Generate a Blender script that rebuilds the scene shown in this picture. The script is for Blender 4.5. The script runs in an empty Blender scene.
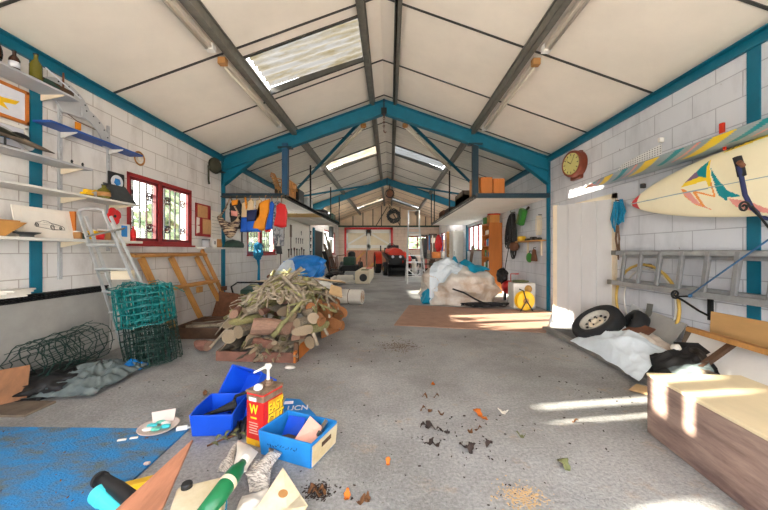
import bpy, bmesh, math, random
from mathutils import Vector, Matrix, Euler, noise
from mathutils.bvhtree import BVHTree
from math import pi, sin, cos, radians as R
C = bpy.context.scene.collection
rng = random.Random(7)
XL, XR, XA, YB, YG = -3.62, 3.44, -0.13, -1.2, 22.5
ZE, ZA = 3.38, 4.65
F, H = 320.0, 1.3
def fl(px, py):
    y = F*H/(py-251.0); return Vector(((px-390)/F*y, y, 0))
def at(px, py, Y): return Vector(((px-390)/F*Y, Y, H+(251-py)/F*Y))
def wl(px, py, off=0.0):
    X = XL+off; Y = X*F/(px-390.0); return Vector((X, Y, H+(251-py)/F*Y))
def wr(px, py, off=0.0):
    X = XR-off; Y = X*F/(px-390.0); return Vector((X, Y, H+(251-py)/F*Y))
def zc(x): return ZA-(ZA-ZE)*(XA-x)/(XA-XL) if x < XA else ZA-(ZA-ZE)*(x-XA)/(XR-XA)
# ---------------------------------------------------------------- materials
def lin(c): return tuple(((v/255)/12.92 if v/255 <= .04045 else ((v/255+.055)/1.055)**2.4) for v in c)+(1,)
MATS = {}
def M(name, col, rough=.6, metal=0., var=.25, vs=6., bump=0., bs=60., col2=None, lo=.35, hi=.7, rnd=0., detail=6., stretch=None, spec=.4):
    m = bpy.data.materials.new(name); m.use_nodes = True; MATS[name] = m
    nt = m.node_tree; N = nt.nodes; L = nt.links
    b = N['Principled BSDF']; b.inputs['Roughness'].default_value = rough; b.inputs['Metallic'].default_value = metal
    b.inputs['Specular IOR Level'].default_value = spec
    c1 = lin(col); c2 = lin(col2) if col2 else tuple(v*(1-var) for v in c1[:3])+(1,)
    tc = N.new('ShaderNodeTexCoord'); src = tc.outputs['Object']
    if stretch:
        mp = N.new('ShaderNodeMapping'); mp.inputs['Scale'].default_value = stretch
        L.new(src, mp.inputs['Vector']); src = mp.outputs['Vector']
    no = N.new('ShaderNodeTexNoise'); no.inputs['Scale'].default_value = vs; no.inputs['Detail'].default_value = detail
    no.inputs['Roughness'].default_value = .65
    L.new(src, no.inputs['Vector'])
    mr = N.new('ShaderNodeMapRange'); mr.inputs['From Min'].default_value = lo; mr.inputs['From Max'].default_value = hi
    L.new(no.outputs['Fac'], mr.inputs['Value'])
    mx = N.new('ShaderNodeMix'); mx.data_type = 'RGBA'
    mx.inputs[6].default_value = c1; mx.inputs[7].default_value = c2
    L.new(mr.outputs['Result'], mx.inputs[0]); out = mx.outputs[2]
    if rnd:
        oi = N.new('ShaderNodeObjectInfo'); hs = N.new('ShaderNodeHueSaturation')
        r2 = N.new('ShaderNodeMapRange'); r2.inputs['To Min'].default_value = 1-rnd; r2.inputs['To Max'].default_value = 1+rnd
        L.new(oi.outputs['Random'], r2.inputs['Value']); L.new(r2.outputs['Result'], hs.inputs['Value'])
        L.new(out, hs.inputs['Color']); out = hs.outputs['Color']
    L.new(out, b.inputs['Base Color'])
    if bump:
        nb = N.new('ShaderNodeTexNoise'); nb.inputs['Scale'].default_value = bs; nb.inputs['Detail'].default_value = 4
        L.new(src, nb.inputs['Vector'])
        bp = N.new('ShaderNodeBump'); bp.inputs['Strength'].default_value = bump; bp.inputs['Distance'].default_value = .01
        L.new(nb.outputs['Fac'], bp.inputs['Height']); L.new(bp.outputs['Normal'], b.inputs['Normal'])
    return m
def block_wall(name, base, mortar, dirt, axis, bw=.52, bh=.255):
    m = M(name, base, .8, 0, 0, 2.6, 0, col2=dirt, lo=.48, hi=.78, detail=10., stretch=(1, 1, .45))
    nt = m.node_tree; N = nt.nodes; L = nt.links; b = N['Principled BSDF']
    prev = b.inputs['Base Color'].links[0].from_socket
    tc = N.new('ShaderNodeTexCoord'); sp = N.new('ShaderNodeSeparateXYZ'); cb = N.new('ShaderNodeCombineXYZ')
    L.new(tc.outputs['Object'], sp.inputs[0]); L.new(sp.outputs[axis], cb.inputs[0]); L.new(sp.outputs[2], cb.inputs[1])
    br = N.new('ShaderNodeTexBrick'); br.inputs['Scale'].default_value = 1
    br.inputs['Brick Width'].default_value = bw; br.inputs['Row Height'].default_value = bh
    br.inputs['Mortar Size'].default_value = .006; br.inputs['Mortar Smooth'].default_value = .4
    br.inputs['Color1'].default_value = (1, 1, 1, 1); br.inputs['Color2'].default_value = (.93, .93, .94, 1); br.inputs['Mortar'].default_value = lin(mortar)
    L.new(cb.outputs[0], br.inputs['Vector'])
    mx = N.new('ShaderNodeMix'); mx.data_type = 'RGBA'; mx.blend_type = 'MULTIPLY'; mx.inputs[0].default_value = 1
    L.new(prev, mx.inputs[6]); L.new(br.outputs['Color'], mx.inputs[7])
    sk = N.new('ShaderNodeTexNoise'); sk.inputs['Scale'].default_value = 7; sk.inputs['Detail'].default_value = 8; sk.inputs['Roughness'].default_value = .75
    L.new(tc.outputs['Object'], sk.inputs['Vector'])
    r = N.new('ShaderNodeMapRange'); r.inputs['From Min'].default_value = .66; r.inputs['From Max'].default_value = .70
    L.new(sk.outputs['Fac'], r.inputs['Value'])
    m2 = N.new('ShaderNodeMix'); m2.data_type = 'RGBA'; m2.inputs[7].default_value = lin((120, 108, 98))
    L.new(r.outputs['Result'], m2.inputs[0]); L.new(mx.outputs[2], m2.inputs[6]); L.new(m2.outputs[2], b.inputs['Base Color'])
    nb = N.new('ShaderNodeTexNoise'); nb.inputs['Scale'].default_value = 35; L.new(tc.outputs['Object'], nb.inputs['Vector'])
    ad = N.new('ShaderNodeMath'); ad.operation = 'SUBTRACT'
    ml = N.new('ShaderNodeMath'); ml.operation = 'MULTIPLY'; ml.inputs[1].default_value = .35; L.new(nb.outputs['Fac'], ml.inputs[0])
    L.new(ml.outputs[0], ad.inputs[0]); L.new(br.outputs['Fac'], ad.inputs[1])
    bp = N.new('ShaderNodeBump'); bp.inputs['Strength'].default_value = .5; bp.inputs['Distance'].default_value = .012
    L.new(ad.outputs[0], bp.inputs['Height']); L.new(bp.outputs['Normal'], b.inputs['Normal'])
    return m
# ---------------------------------------------------------------- mesh builder
def rot_to(d, up=Vector((0, 0, 1))):
    z = Vector(d).normalized()
    if abs(z.dot(up)) > .99: up = Vector((0, 1, 0))
    x = up.cross(z).normalized(); y = z.cross(x)
    return Matrix((x, y, z)).transposed().to_4x4()
def wmat(o):
    m = Matrix.Identity(4); c = o
    while c is not None:
        m = (Matrix.Translation(c.location) @ c.rotation_euler.to_matrix().to_4x4() @ Matrix.Diagonal(Vector(c.scale).to_4d())) @ m; c = c.parent
    return m
class MB:
    def __init__(s): s.v = []; s.f = []; s.mi = []; s.cur = 0
    def add(s, vs, fs):
        n = len(s.v); s.v += [Vector(v) for v in vs]
        s.f += [tuple(i+n for i in f) for f in fs]; s.mi += [s.cur]*len(fs); return s
    def box(s, c, d, r=None):
        m = Matrix.Translation(Vector(c))
        if r is not None: m = m @ (r if isinstance(r, Matrix) else Euler(r).to_matrix().to_4x4())
        x, y, z = d[0]/2, d[1]/2, d[2]/2
        vs = [m @ Vector(p) for p in ((-x,-y,-z),(x,-y,-z),(x,y,-z),(-x,y,-z),(-x,-y,z),(x,-y,z),(x,y,z),(-x,y,z))]
        return s.add(vs, [(3,2,1,0),(4,5,6,7),(0,1,5,4),(1,2,6,5),(2,3,7,6),(3,0,4,7)])
    def bx(s, a, b):
        return s.box([(a[i]+b[i])/2 for i in range(3)], [abs(a[i]-b[i]) for i in range(3)])
    def bar(s, p, q, w, h=None, up=Vector((0, 0, 1))):
        p = Vector(p); q = Vector(q); d = q-p
        return s.box((p+q)/2, (w, h or w, d.length), rot_to(d, Vector(up)))
    def tube(s, pts, r, n=8, closed=False):
        pts = [Vector(p) for p in pts]; k = len(pts)
        rs = r if isinstance(r, (list, tuple)) else [r]*k
        vs = []; fs = []; pn = None
        for i in range(k):
            t = (pts[(i+1) % k]-pts[i-1]) if closed else (pts[min(i+1, k-1)]-pts[max(i-1, 0)])
            t.normalize() if t.length > 1e-9 else None
            if pn is None:
                pn = t.orthogonal().normalized()
            else:
                pn = (pn-t*pn.dot(t))
                pn = pn.normalized() if pn.length > 1e-6 else t.orthogonal().normalized()
            bn = t.cross(pn)
            for j in range(n):
                a = 2*pi*j/n; vs.append(pts[i]+(pn*cos(a)+bn*sin(a))*rs[i])
        for i in range(k if closed else k-1):
            for j in range(n):
                a = i*n+j; b = i*n+(j+1) % n; i2 = (i+1) % k
                fs.append((a, b, i2*n+(j+1) % n, i2*n+j))
        if not closed: fs += [tuple(range(n-1, -1, -1)), tuple((k-1)*n+j for j in range(n))]
        return s.add(vs, fs)
    def cyl(s, p, q, r, n=16, r2=None): return s.tube([p, q], [r, r if r2 is None else r2], n)
    def lathe(s, prof, c, r=None, n=24):
        m = Matrix.Translation(Vector(c))
        if r is not None: m = m @ (r if isinstance(r, Matrix) else Euler(r).to_matrix().to_4x4())
        vs = [m @ Vector((a*cos(2*pi*j/n), a*sin(2*pi*j/n), z)) for a, z in prof for j in range(n)]
        fs = [(i*n+j, i*n+(j+1) % n, (i+1)*n+(j+1) % n, (i+1)*n+j) for i in range(len(prof)-1) for j in range(n)]
        if prof[0][0] > 1e-4: fs.append(tuple(range(n-1, -1, -1)))
        if prof[-1][0] > 1e-4: fs.append(tuple((len(prof)-1)*n+j for j in range(n)))
        return s.add(vs, fs)
    def ring(s, prof, c, r=None, n=24):      # closed profile of revolution
        m = Matrix.Translation(Vector(c))
        if r is not None: m = m @ (r if isinstance(r, Matrix) else Euler(r).to_matrix().to_4x4())
        k = len(prof)
        vs = [m @ Vector((a*cos(2*pi*j/n), a*sin(2*pi*j/n), z)) for a, z in prof for j in range(n)]
        return s.add(vs, [(i*n+j, i*n+(j+1) % n, ((i+1) % k)*n+(j+1) % n, ((i+1) % k)*n+j) for i in range(k) for j in range(n)])
    def prism(s, poly, d, m=None):
        m = m or Matrix.Identity(4); n = len(poly)
        vs = [m @ Vector((a, b, 0)) for a, b in poly]+[m @ Vector((a, b, d)) for a, b in poly]
        return s.add(vs, [tuple(range(n-1, -1, -1)), tuple(range(n, 2*n))]+[(i, (i+1) % n, n+(i+1) % n, n+i) for i in range(n)])
    def slab(s, quad, t, n=None):            # quad/polygon of 3d points extruded by t along its normal
        q = [Vector(p) for p in quad]; k = len(q)
        nn = (q[1]-q[0]).cross(q[2]-q[0]).normalized() if n is None else Vector(n)
        return s.add(q+[p+nn*t for p in q], [tuple(range(k-1, -1, -1)), tuple(range(k, 2*k))]+[(i, (i+1) % k, k+(i+1) % k, k+i) for i in range(k)])
    def grid(s, fn, nu, nv, pick=None):
        vs = [fn(i/nu, j/nv) for i in range(nu+1) for j in range(nv+1)]; w = nv+1
        fs = []; n0 = len(s.f)
        s.add(vs, [(i*w+j, (i+1)*w+j, (i+1)*w+j+1, i*w+j+1) for i in range(nu) for j in range(nv)])
        if pick:
            k = n0
            for i in range(nu):
                for j in range(nv): s.mi[k] = pick((i+.5)/nu, (j+.5)/nv); k += 1
        return s
    def blob(s, c, d, amp=.12, fr=2.5, sub=4, seed=0, flat=None, ridge=False):
        b = bmesh.new(); bmesh.ops.create_icosphere(b, subdivisions=sub, radius=1)
        c = Vector(c); sd = Vector((seed*3.1, seed*1.7, seed*.9)); vs = []
        for v in b.verts:
            p = v.co.copy(); q = p*fr+sd
            n = noise.fractal(q, .9, 2.1, 4)
            if ridge:
                wp = Vector((noise.noise(q*.8+Vector((7, 0, 0))), noise.noise(q*.8+Vector((0, 7, 0))), noise.noise(q*.8+Vector((0, 0, 7)))))*.9; q2 = q+wp; q3 = Vector((q2.x*2.1+q2.z*.8, q2.y*2.1, q2.z*.55))
                n = .5*noise.noise(q)+1.0-3.0*abs(noise.noise(q3))**.8+.55*(.5-2.2*abs(noise.noise(q3*2.1+sd))**.8)+.3*(.5-2*abs(noise.noise(q2*4.6)))+.06*noise.noise(q*14)
            p = p*(1+amp*n); w = Vector((p.x*d[0], p.y*d[1], p.z*d[2]))+c
            if flat is not None and w.z < flat: w.z = flat+.0005*(w.z-flat)
            vs.append(w)
        b.verts.index_update(); fs = [tuple(v.index for v in f.verts) for f in b.faces]; b.free()
        return s.add(vs, fs)
    def crumple(s, c, d, amp=.2, fr=1.4, ico=3, cuts=3, seed=0, flat=None, jit=.35, fine=.012):
        """crumpled sheet: planar facets between sharp folds"""
        b = bmesh.new(); bmesh.ops.create_icosphere(b, subdivisions=ico, radius=1); rg = random.Random(seed)
        e = 1.1/(2**(ico-1)); sd = Vector((seed*3.1, seed*1.7, seed*.9)); c = Vector(c)
        for v in b.verts:
            p = v.co.copy(); n = noise.fractal(p*fr+sd, .9, 2.1, 3)
            v.co = (p+Vector((rg.uniform(-1, 1), rg.uniform(-1, 1), rg.uniform(-1, 1)*.6))*e*jit)*(1+amp*n+amp*rg.uniform(-.45, .45))
        bmesh.ops.subdivide_edges(b, edges=b.edges[:], cuts=cuts, use_grid_fill=True); vs = []
        for v in b.verts:
            p = v.co; q = p*7+sd; w = p*(1+fine*(noise.noise(q)+.8*(.5-2*abs(noise.noise(q*.6)))))
            w = Vector((w.x*d[0], w.y*d[1], w.z*d[2]))+c
            if flat is not None and w.z < flat: w.z = flat+.0005*(w.z-flat)
            vs.append(w)
        b.verts.index_update(); fs = [tuple(v.index for v in f.verts) for f in b.faces]; b.free(); return s.add(vs, fs)
    def build(s, name, mat, parent=None, bev=0, smooth=False, solid=0, sub=0, origin=True, seg=2):
        me = bpy.data.meshes.new(name); vs = s.v; o = bpy.data.objects.new(name, me)
        if parent is not None:
            o.parent = parent; inv = wmat(parent).inverted(); vs = [inv @ v for v in vs]
        elif origin and vs:
            lo = [min(v[i] for v in vs) for i in range(3)]; hi = [max(v[i] for v in vs) for i in range(3)]
            c = Vector(((lo[0]+hi[0])/2, (lo[1]+hi[1])/2, lo[2])); o.location = c; vs = [v-c for v in vs]
        me.from_pydata([tuple(v) for v in vs], [], s.f)
        for m in (mat if isinstance(mat, (list, tuple)) else [mat]): me.materials.append(MATS[m] if isinstance(m, str) else m)
        me.polygons.foreach_set('material_index', s.mi)
        if smooth: me.polygons.foreach_set('use_smooth', [True]*len(me.polygons))
        me.validate(); me.update()
        bm = bmesh.new(); bm.from_mesh(me); bmesh.ops.recalc_face_normals(bm, faces=bm.faces[:]) if not solid else None; bm.to_mesh(me); bm.free()
        C.objects.link(o)
        if solid:
            k = o.modifiers.new('s', 'SOLIDIFY'); k.thickness = solid; k.offset = 0
        if bev:
            k = o.modifiers.new('b', 'BEVEL'); k.width = bev; k.segments = seg; k.limit_method = 'ANGLE'; k.angle_limit = R(40); k.harden_normals = False
        if sub:
            k = o.modifiers.new('u', 'SUBSURF'); k.levels = sub; k.render_levels = sub
        if smooth and bev == 0 and not sub and smooth != 2:
            k = None
        return o
def T(name, label, cat, loc=(0, 0, 0), rz=0, group=None):
    o = bpy.data.objects.new(name, None); C.objects.link(o); o.empty_display_size = .1
    o.location = loc; o.rotation_euler = (0, 0, rz); return tag(o, label, cat, group)
def tag(o, label, cat, group=None, kind=None):
    o['label'] = label; o['category'] = cat
    if group: o['group'] = group
    if kind: o['kind'] = kind
    return o
def ST(o, label=None):
    o['kind'] = 'structure'
    if label: o['label'] = label
    return o
def kids(o): return [c for c in C.objects if c.parent is o]
def clone(root, loc, rot=None, label=None, scale=None):
    tree = {}
    r = root.copy(); C.objects.link(r); r.location = loc
    if rot is not None: r.rotation_euler = rot
    if scale is not None: r.scale = scale
    if label: r['label'] = label
    for ch in KIDS.get(root.name) or KIDS.setdefault(root.name, kids(root)):
        c = ch.copy(); C.objects.link(c); c.parent = r
        for g in KIDS.get(ch.name) or KIDS.setdefault(ch.name, kids(ch)):
            d = g.copy(); C.objects.link(d); d.parent = c
    return r
KIDS = {}
def cloth(a, b, c, d, nu=24, nv=24, amp=.04, fr=4., bulge=0., seed=0, edge=.3, floor=.004, wob=.03):
    """crumpled sheet over the four corner points a b c d (a-b along u, a-d along v)"""
    a, b, c, d = map(Vector, (a, b, c, d)); m = MB(); sd = Vector((seed*5.3, seed*2.9, seed*7.7))
    def fn(u, v):
        p = a*(1-u)*(1-v)+b*u*(1-v)+c*u*v+d*(1-u)*v
        e = min(1, edge+4*min(u, 1-u, v, 1-v)*(1-edge))
        q = p*fr+sd
        n = (.5-abs(noise.noise(q))*2)+.5*(.5-abs(noise.noise(q*2.2+sd))*2)
        p = p+Vector((noise.noise(q*.7+Vector((9, 0, 0))), noise.noise(q*.7+Vector((0, 9, 0))), 0))*wob
        p.z += amp*n*e+bulge*sin(pi*u)*sin(pi*v)
        p.z = max(p.z, floor+.002*u)
        return p
    return m.grid(fn, nu, nv)
def text(name, s, size, mat, mtx, parent, ext=.0008, sx=1.):
    cu = bpy.data.curves.new(name, 'FONT'); cu.body = s; cu.size = size; cu.extrude = ext; cu.offset = size*.02; cu.align_x = 'CENTER'; cu.align_y = 'CENTER'
    o = bpy.data.objects.new(name+'_curve', cu); C.objects.link(o)
    bpy.context.view_layer.update()
    me = bpy.data.meshes.new_from_object(o.evaluated_get(bpy.context.evaluated_depsgraph_get()))
    bpy.data.objects.remove(o)
    b = MB(); mm = mtx @ Matrix.Diagonal((sx, 1, 1, 1))
    b.add([mm @ v.co for v in me.vertices], [tuple(p.vertices) for p in me.polygons])
    return b.build(name, mat, parent)
def drape(bvh, quad, nu, nv, off, amp=.03, fr=6., seed=0):
    """sheet lying over a heap: corner x,y pairs, dropped from above onto the heap surface"""
    a, b, c, d = [Vector((q[0], q[1], 0)) for q in quad]; sd = Vector((seed*3.3, seed, 0)); m = MB()
    def fn(u, v):
        p = a*(1-u)*(1-v)+b*u*(1-v)+c*u*v+d*(1-u)*v
        w = Vector((noise.noise(p*3+sd), noise.noise(p*3-sd), 0))*.06; p = p+w
        h = bvh.ray_cast(Vector((p.x, p.y, 5)), Vector((0, 0, -1)))[0]; z = max(h.z if h else 0, .004)
        return Vector((p.x, p.y, z+off+amp*max(-.2, .5-2*abs(noise.noise(p*fr+sd)))))
    return m.grid(fn, nu, nv)
def inpoly(x, y, P):
    r = False; j = len(P)-1
    for i in range(len(P)):
        if (P[i][1] > y) != (P[j][1] > y) and x < (P[j][0]-P[i][0])*(y-P[i][1])/(P[j][1]-P[i][1])+P[i][0]: r = not r
        j = i
    return r
WORLD, SUN, EXPO = 3.0, 20.0, 1.75; DX0, DX1, DZ = -2.4, 2.3, 3.0
# ---------------------------------------------------------------- palette
M('ceil_white', (240, 231, 219), .7, 0, .10, 1.2)
M('ceil_foil', (232, 228, 218), .5, .1, .25, 3, .35, 6, stretch=(1, 6, 1))
M('ceil_tan', (226, 202, 172), .6, 0, .2, 2)
M('teal', (8, 104, 130), .45, 0, .2, 4)
M('teal_dark', (16, 46, 60), .5, 0, .25, 4)
M('steel_dark', (74, 73, 70), .5, .2, .3, 8)
M('galv', (128, 126, 118), .5, .45, .3, 10)
M('alu', (214, 216, 218), .35, .55, .2, 12)
M('white_paint', (232, 229, 224), .55, 0, .08, 5)
M('board_white', (240, 234, 226), .6, 0, .08, 2)
M('alu_dark', (168, 170, 172), .4, .5, .25, 10); M('tan_box', (206, 142, 72), .7, 0, .2, 6); M('wood_brown', (142, 96, 62), .65, 0, .4, 6, stretch=(4, 1, 1)); M('alu_dull', (142, 143, 145), .45, .4, .2, 12)
M('cream', (226, 212, 186), .6, 0, .1, 4)
M('red_paint', (158, 30, 34), .45, 0, .2, 6)
M('red_bright', (205, 32, 34), .4, 0, .15, 6)
M('maroon', (112, 22, 30), .5, 0, .2, 5)
M('black_iron', (28, 30, 32), .5, .3, .3, 10)
M('black', (24, 24, 26), .5, 0, .2, 8)
M('rubber', (34, 34, 36), .75, 0, .35, 12, .3, 50)
M('blue_bin', (18, 78, 205), .35, 0, .12, 6)
M('blue_light', (36, 130, 205), .4, 0, .2, 8)
M('blue_shelf', (36, 82, 160), .5, 0, .2, 5)
M('grey_shelf', (176, 178, 182), .5, 0, .12, 5)
M('shelf_white', (214, 212, 206), .5, 0, .12, 5)
M('pine', (196, 140, 78), .6, 0, .4, 9, .2, 40, stretch=(1, 1, .15))
M('pine_y', (196, 142, 76), .6, 0, .3, 5, .15, 30)
M('ply', (205, 160, 104), .55, 0, .25, 3, stretch=(1, .3, 1))
M('ply_red', (182, 124, 96), .5, 0, .3, 4, .1, 40, stretch=(7, 1, 1), lo=.4, hi=.62, detail=9.)
M('wood_dark', (92, 66, 48), .7, 0, .5, 6, .4, 30)
M('wood_grey', (120, 106, 92), .75, 0, .45, 6, .4, 30)
M('wood_red', (138, 96, 82), .7, 0, .4, 7, .4, 30)
M('orange_wood', (192, 112, 44), .5, 0, .22, 5, stretch=(1, 1, .2))
M('paper', (226, 220, 210), .8, 0, .12, 5)
M('news', (214, 206, 196), .85, 0, .35, 30, stretch=(1, 5, 3), col2=(142, 136, 130), lo=.45, hi=.58)
M('cardboard', (204, 172, 128), .8, 0, .2, 6)
M('plastic_white', (226, 224, 218), .4, 0, .12, 5)
M('tarp_beige', (204, 197, 188), .6, 0, .3, 1.6, .3, 18, col2=(172, 150, 130), lo=.42, hi=.62)
M('tarp_teal', (12, 138, 172), .4, 0, .25, 6)
M('tarp_sheet', (218, 228, 236), .45, 0, .14, 5, .2, 14)
M('tarp_blue', (30, 128, 214), .4, 0, .3, 6, .2, 20)
M('bag_grey', (118, 130, 132), .16, .2, .4, 6, .3, 20)
M('mesh_teal', (14, 118, 118), .5, 0, .3, 10)
M('mesh_green', (30, 62, 56), .5, .1, .4, 10)
M('yellow', (238, 190, 26), .4, 0, .15, 8)
M('orange', (226, 140, 18), .6, 0, .2, 6)
M('rope_blue', (16, 128, 168), .7, 0, .3, 30)
M('rope_dark', (44, 88, 128), .7, 0, .3, 30)
M('rope_rust', (110, 84, 64), .8, 0, .4, 30)
M('hose_yel', (206, 170, 84), .5, 0, .2, 10)
M('green', (52, 128, 44), .5, 0, .3, 6)
M('green_dark', (44, 74, 62), .6, 0, .3, 6)
M('bottle_brown', (58, 32, 22), .15, 0, .2, 6)
M('bottle_olive', (96, 92, 32), .15, 0, .2, 6)
M('label_white', (215, 218, 228), .6, 0, .1, 6)
M('surf_cream', (238, 228, 196), .3, 0, .06, 4)
M('g_yellow', (240, 205, 40), .4, 0, .08, 6); M('g_teal', (0, 140, 150), .4, 0, .1, 6); M('g_orange', (236, 150, 70), .4, 0, .1, 6)
M('g_pink', (226, 150, 140), .4, 0, .1, 6); M('g_purple', (130, 100, 130), .4, 0, .1, 6); M('g_grey', (150, 168, 176), .4, 0, .15, 6); M('g_red', (196, 40, 40), .4, 0, .1, 6); M('g_dark', (40, 40, 46), .4, 0, .1, 6)
M('rust', (120, 78, 56), .8, .1, .5, 8)
M('cyan_pale', (168, 226, 226), .4, 0, .1, 8); M('cyan', (70, 196, 206), .4, 0, .12, 6)
M('bottle_green', (20, 104, 62), .3, 0, .25, 5)
M('jerry', (226, 214, 190), .5, 0, .2, 4, col2=(190, 170, 120))
M('tin_red', (206, 40, 36), .35, .1, .3, 8, col2=(150, 40, 30), lo=.5)
M('tin_yellow', (224, 172, 30), .4, .1, .5, 8, col2=(150, 96, 40), lo=.45)
M('tin_rust', (150, 128, 108), .5, .3, .5, 14, col2=(96, 66, 48))
M('leaf_brown', (112, 74, 44), .8, 0, .4, 20); M('leaf_orange', (196, 104, 30), .8, 0, .3, 20); M('leaf_dark', (58, 46, 42), .85, 0, .4, 20); M('leaf_green', (112, 116, 76), .7, 0, .3, 20)
M('bark', (116, 110, 98), .9, 0, .5, 14, .7, 40, col2=(72, 60, 44), rnd=.25)
M('bark_green', (146, 146, 96), .85, 0, .4, 12, .5, 40, col2=(104, 88, 66), rnd=.25)
M('bark_pale', (178, 166, 146), .85, 0, .4, 12, .5, 40, col2=(110, 96, 80), rnd=.2)
M('log_end', (160, 142, 118), .85, 0, .35, 30, .2, 60, rnd=.15)
M('log_pink', (150, 118, 100), .85, 0, .35, 9, .4, 40, rnd=.12)
M('log_orange', (172, 116, 72), .8, 0, .35, 9, .4, 30, stretch=(1, .3, 1), rnd=.12)
M('camo', (150, 150, 152), .8, 0, .5, 16, col2=(80, 84, 92), lo=.45, hi=.55)
M('cloth_blue', (28, 92, 196), .8, 0, .25, 6); M('cloth_navy', (36, 44, 84), .85, 0, .25, 6); M('cloth_cream', (214, 186, 150), .85, 0, .15, 6)
M('cloth_stripe', (190, 168, 140), .85, 0, .5, 30, col2=(70, 52, 50), lo=.48, hi=.52, stretch=(.2, .2, 1.0))
M('denim', (64, 92, 140), .85, 0, .3, 10)
M('cap_green', (62, 62, 48), .85, 0, .3, 10)
M('cork', (206, 160, 110), .85, 0, .2, 20)
M('mat_brown', (168, 132, 112), .9, 0, .25, 5, .4, 90)
M('carpet_blue', (44, 130, 192), .95, 0, .35, 4.5, 1., 70, col2=(96, 108, 112), lo=.42, hi=.64, detail=14., stretch=(1, 1.8, 1))
M('door_grey', (196, 195, 195), .6, 0, .1, 4, stretch=(1, 1, .3)); M('post_blue', (30, 72, 104), .5, 0, .2, 5)
M('concrete_dark', (88, 88, 88), .9, 0, .3, 5, .4, 70)
M('concrete_lip', (128, 126, 122), .9, 0, .3, 5, .4, 50)
M('plinth', (158, 156, 152), .7, 0, .22, 3)
M('chest_side', (158, 134, 122), .5, 0, .5, 7, .35, 40, col2=(100, 78, 74), stretch=(1, .3, 2.0), lo=.36, hi=.66, detail=12.)
M('chest_top', (222, 204, 168), .5, 0, .15, 4, stretch=(1, .3, 1))
M('gold', (200, 150, 80), .4, .3, .2, 20)
M('tractor_red', (206, 52, 28), .4, 0, .15, 6)
M('dial', (196, 190, 122), .5, 0, .15, 10)
M('clock_wood', (120, 54, 30), .4, 0, .3, 8)
M('hedge', (128, 138, 108), .9, 0, .5, 3, col2=(66, 80, 52), lo=.45, hi=.6)
M('yard', (222, 214, 200), .9, 0, .2, 2)
M('tile_pink', (206, 190, 182), .6, 0, .12, 5)
M('tile_peach', (236, 176, 160), .6, 0, .2, 6)
M('gem', (110, 196, 176), .3, 0, .4, 14, col2=(56, 130, 120))
M('wire_grey', (70, 74, 76), .6, .2, .3, 10)
M('tan', (176, 128, 76), .7, 0, .25, 8)
block_wall('block_left', (220, 217, 214), (204, 199, 195), (184, 178, 174), 1)
block_wall('block_right', (208, 211, 218), (204, 205, 209), (182, 186, 194), 1)
block_wall('block_end', (226, 206, 190), (200, 180, 170), (206, 184, 172), 0)
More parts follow.
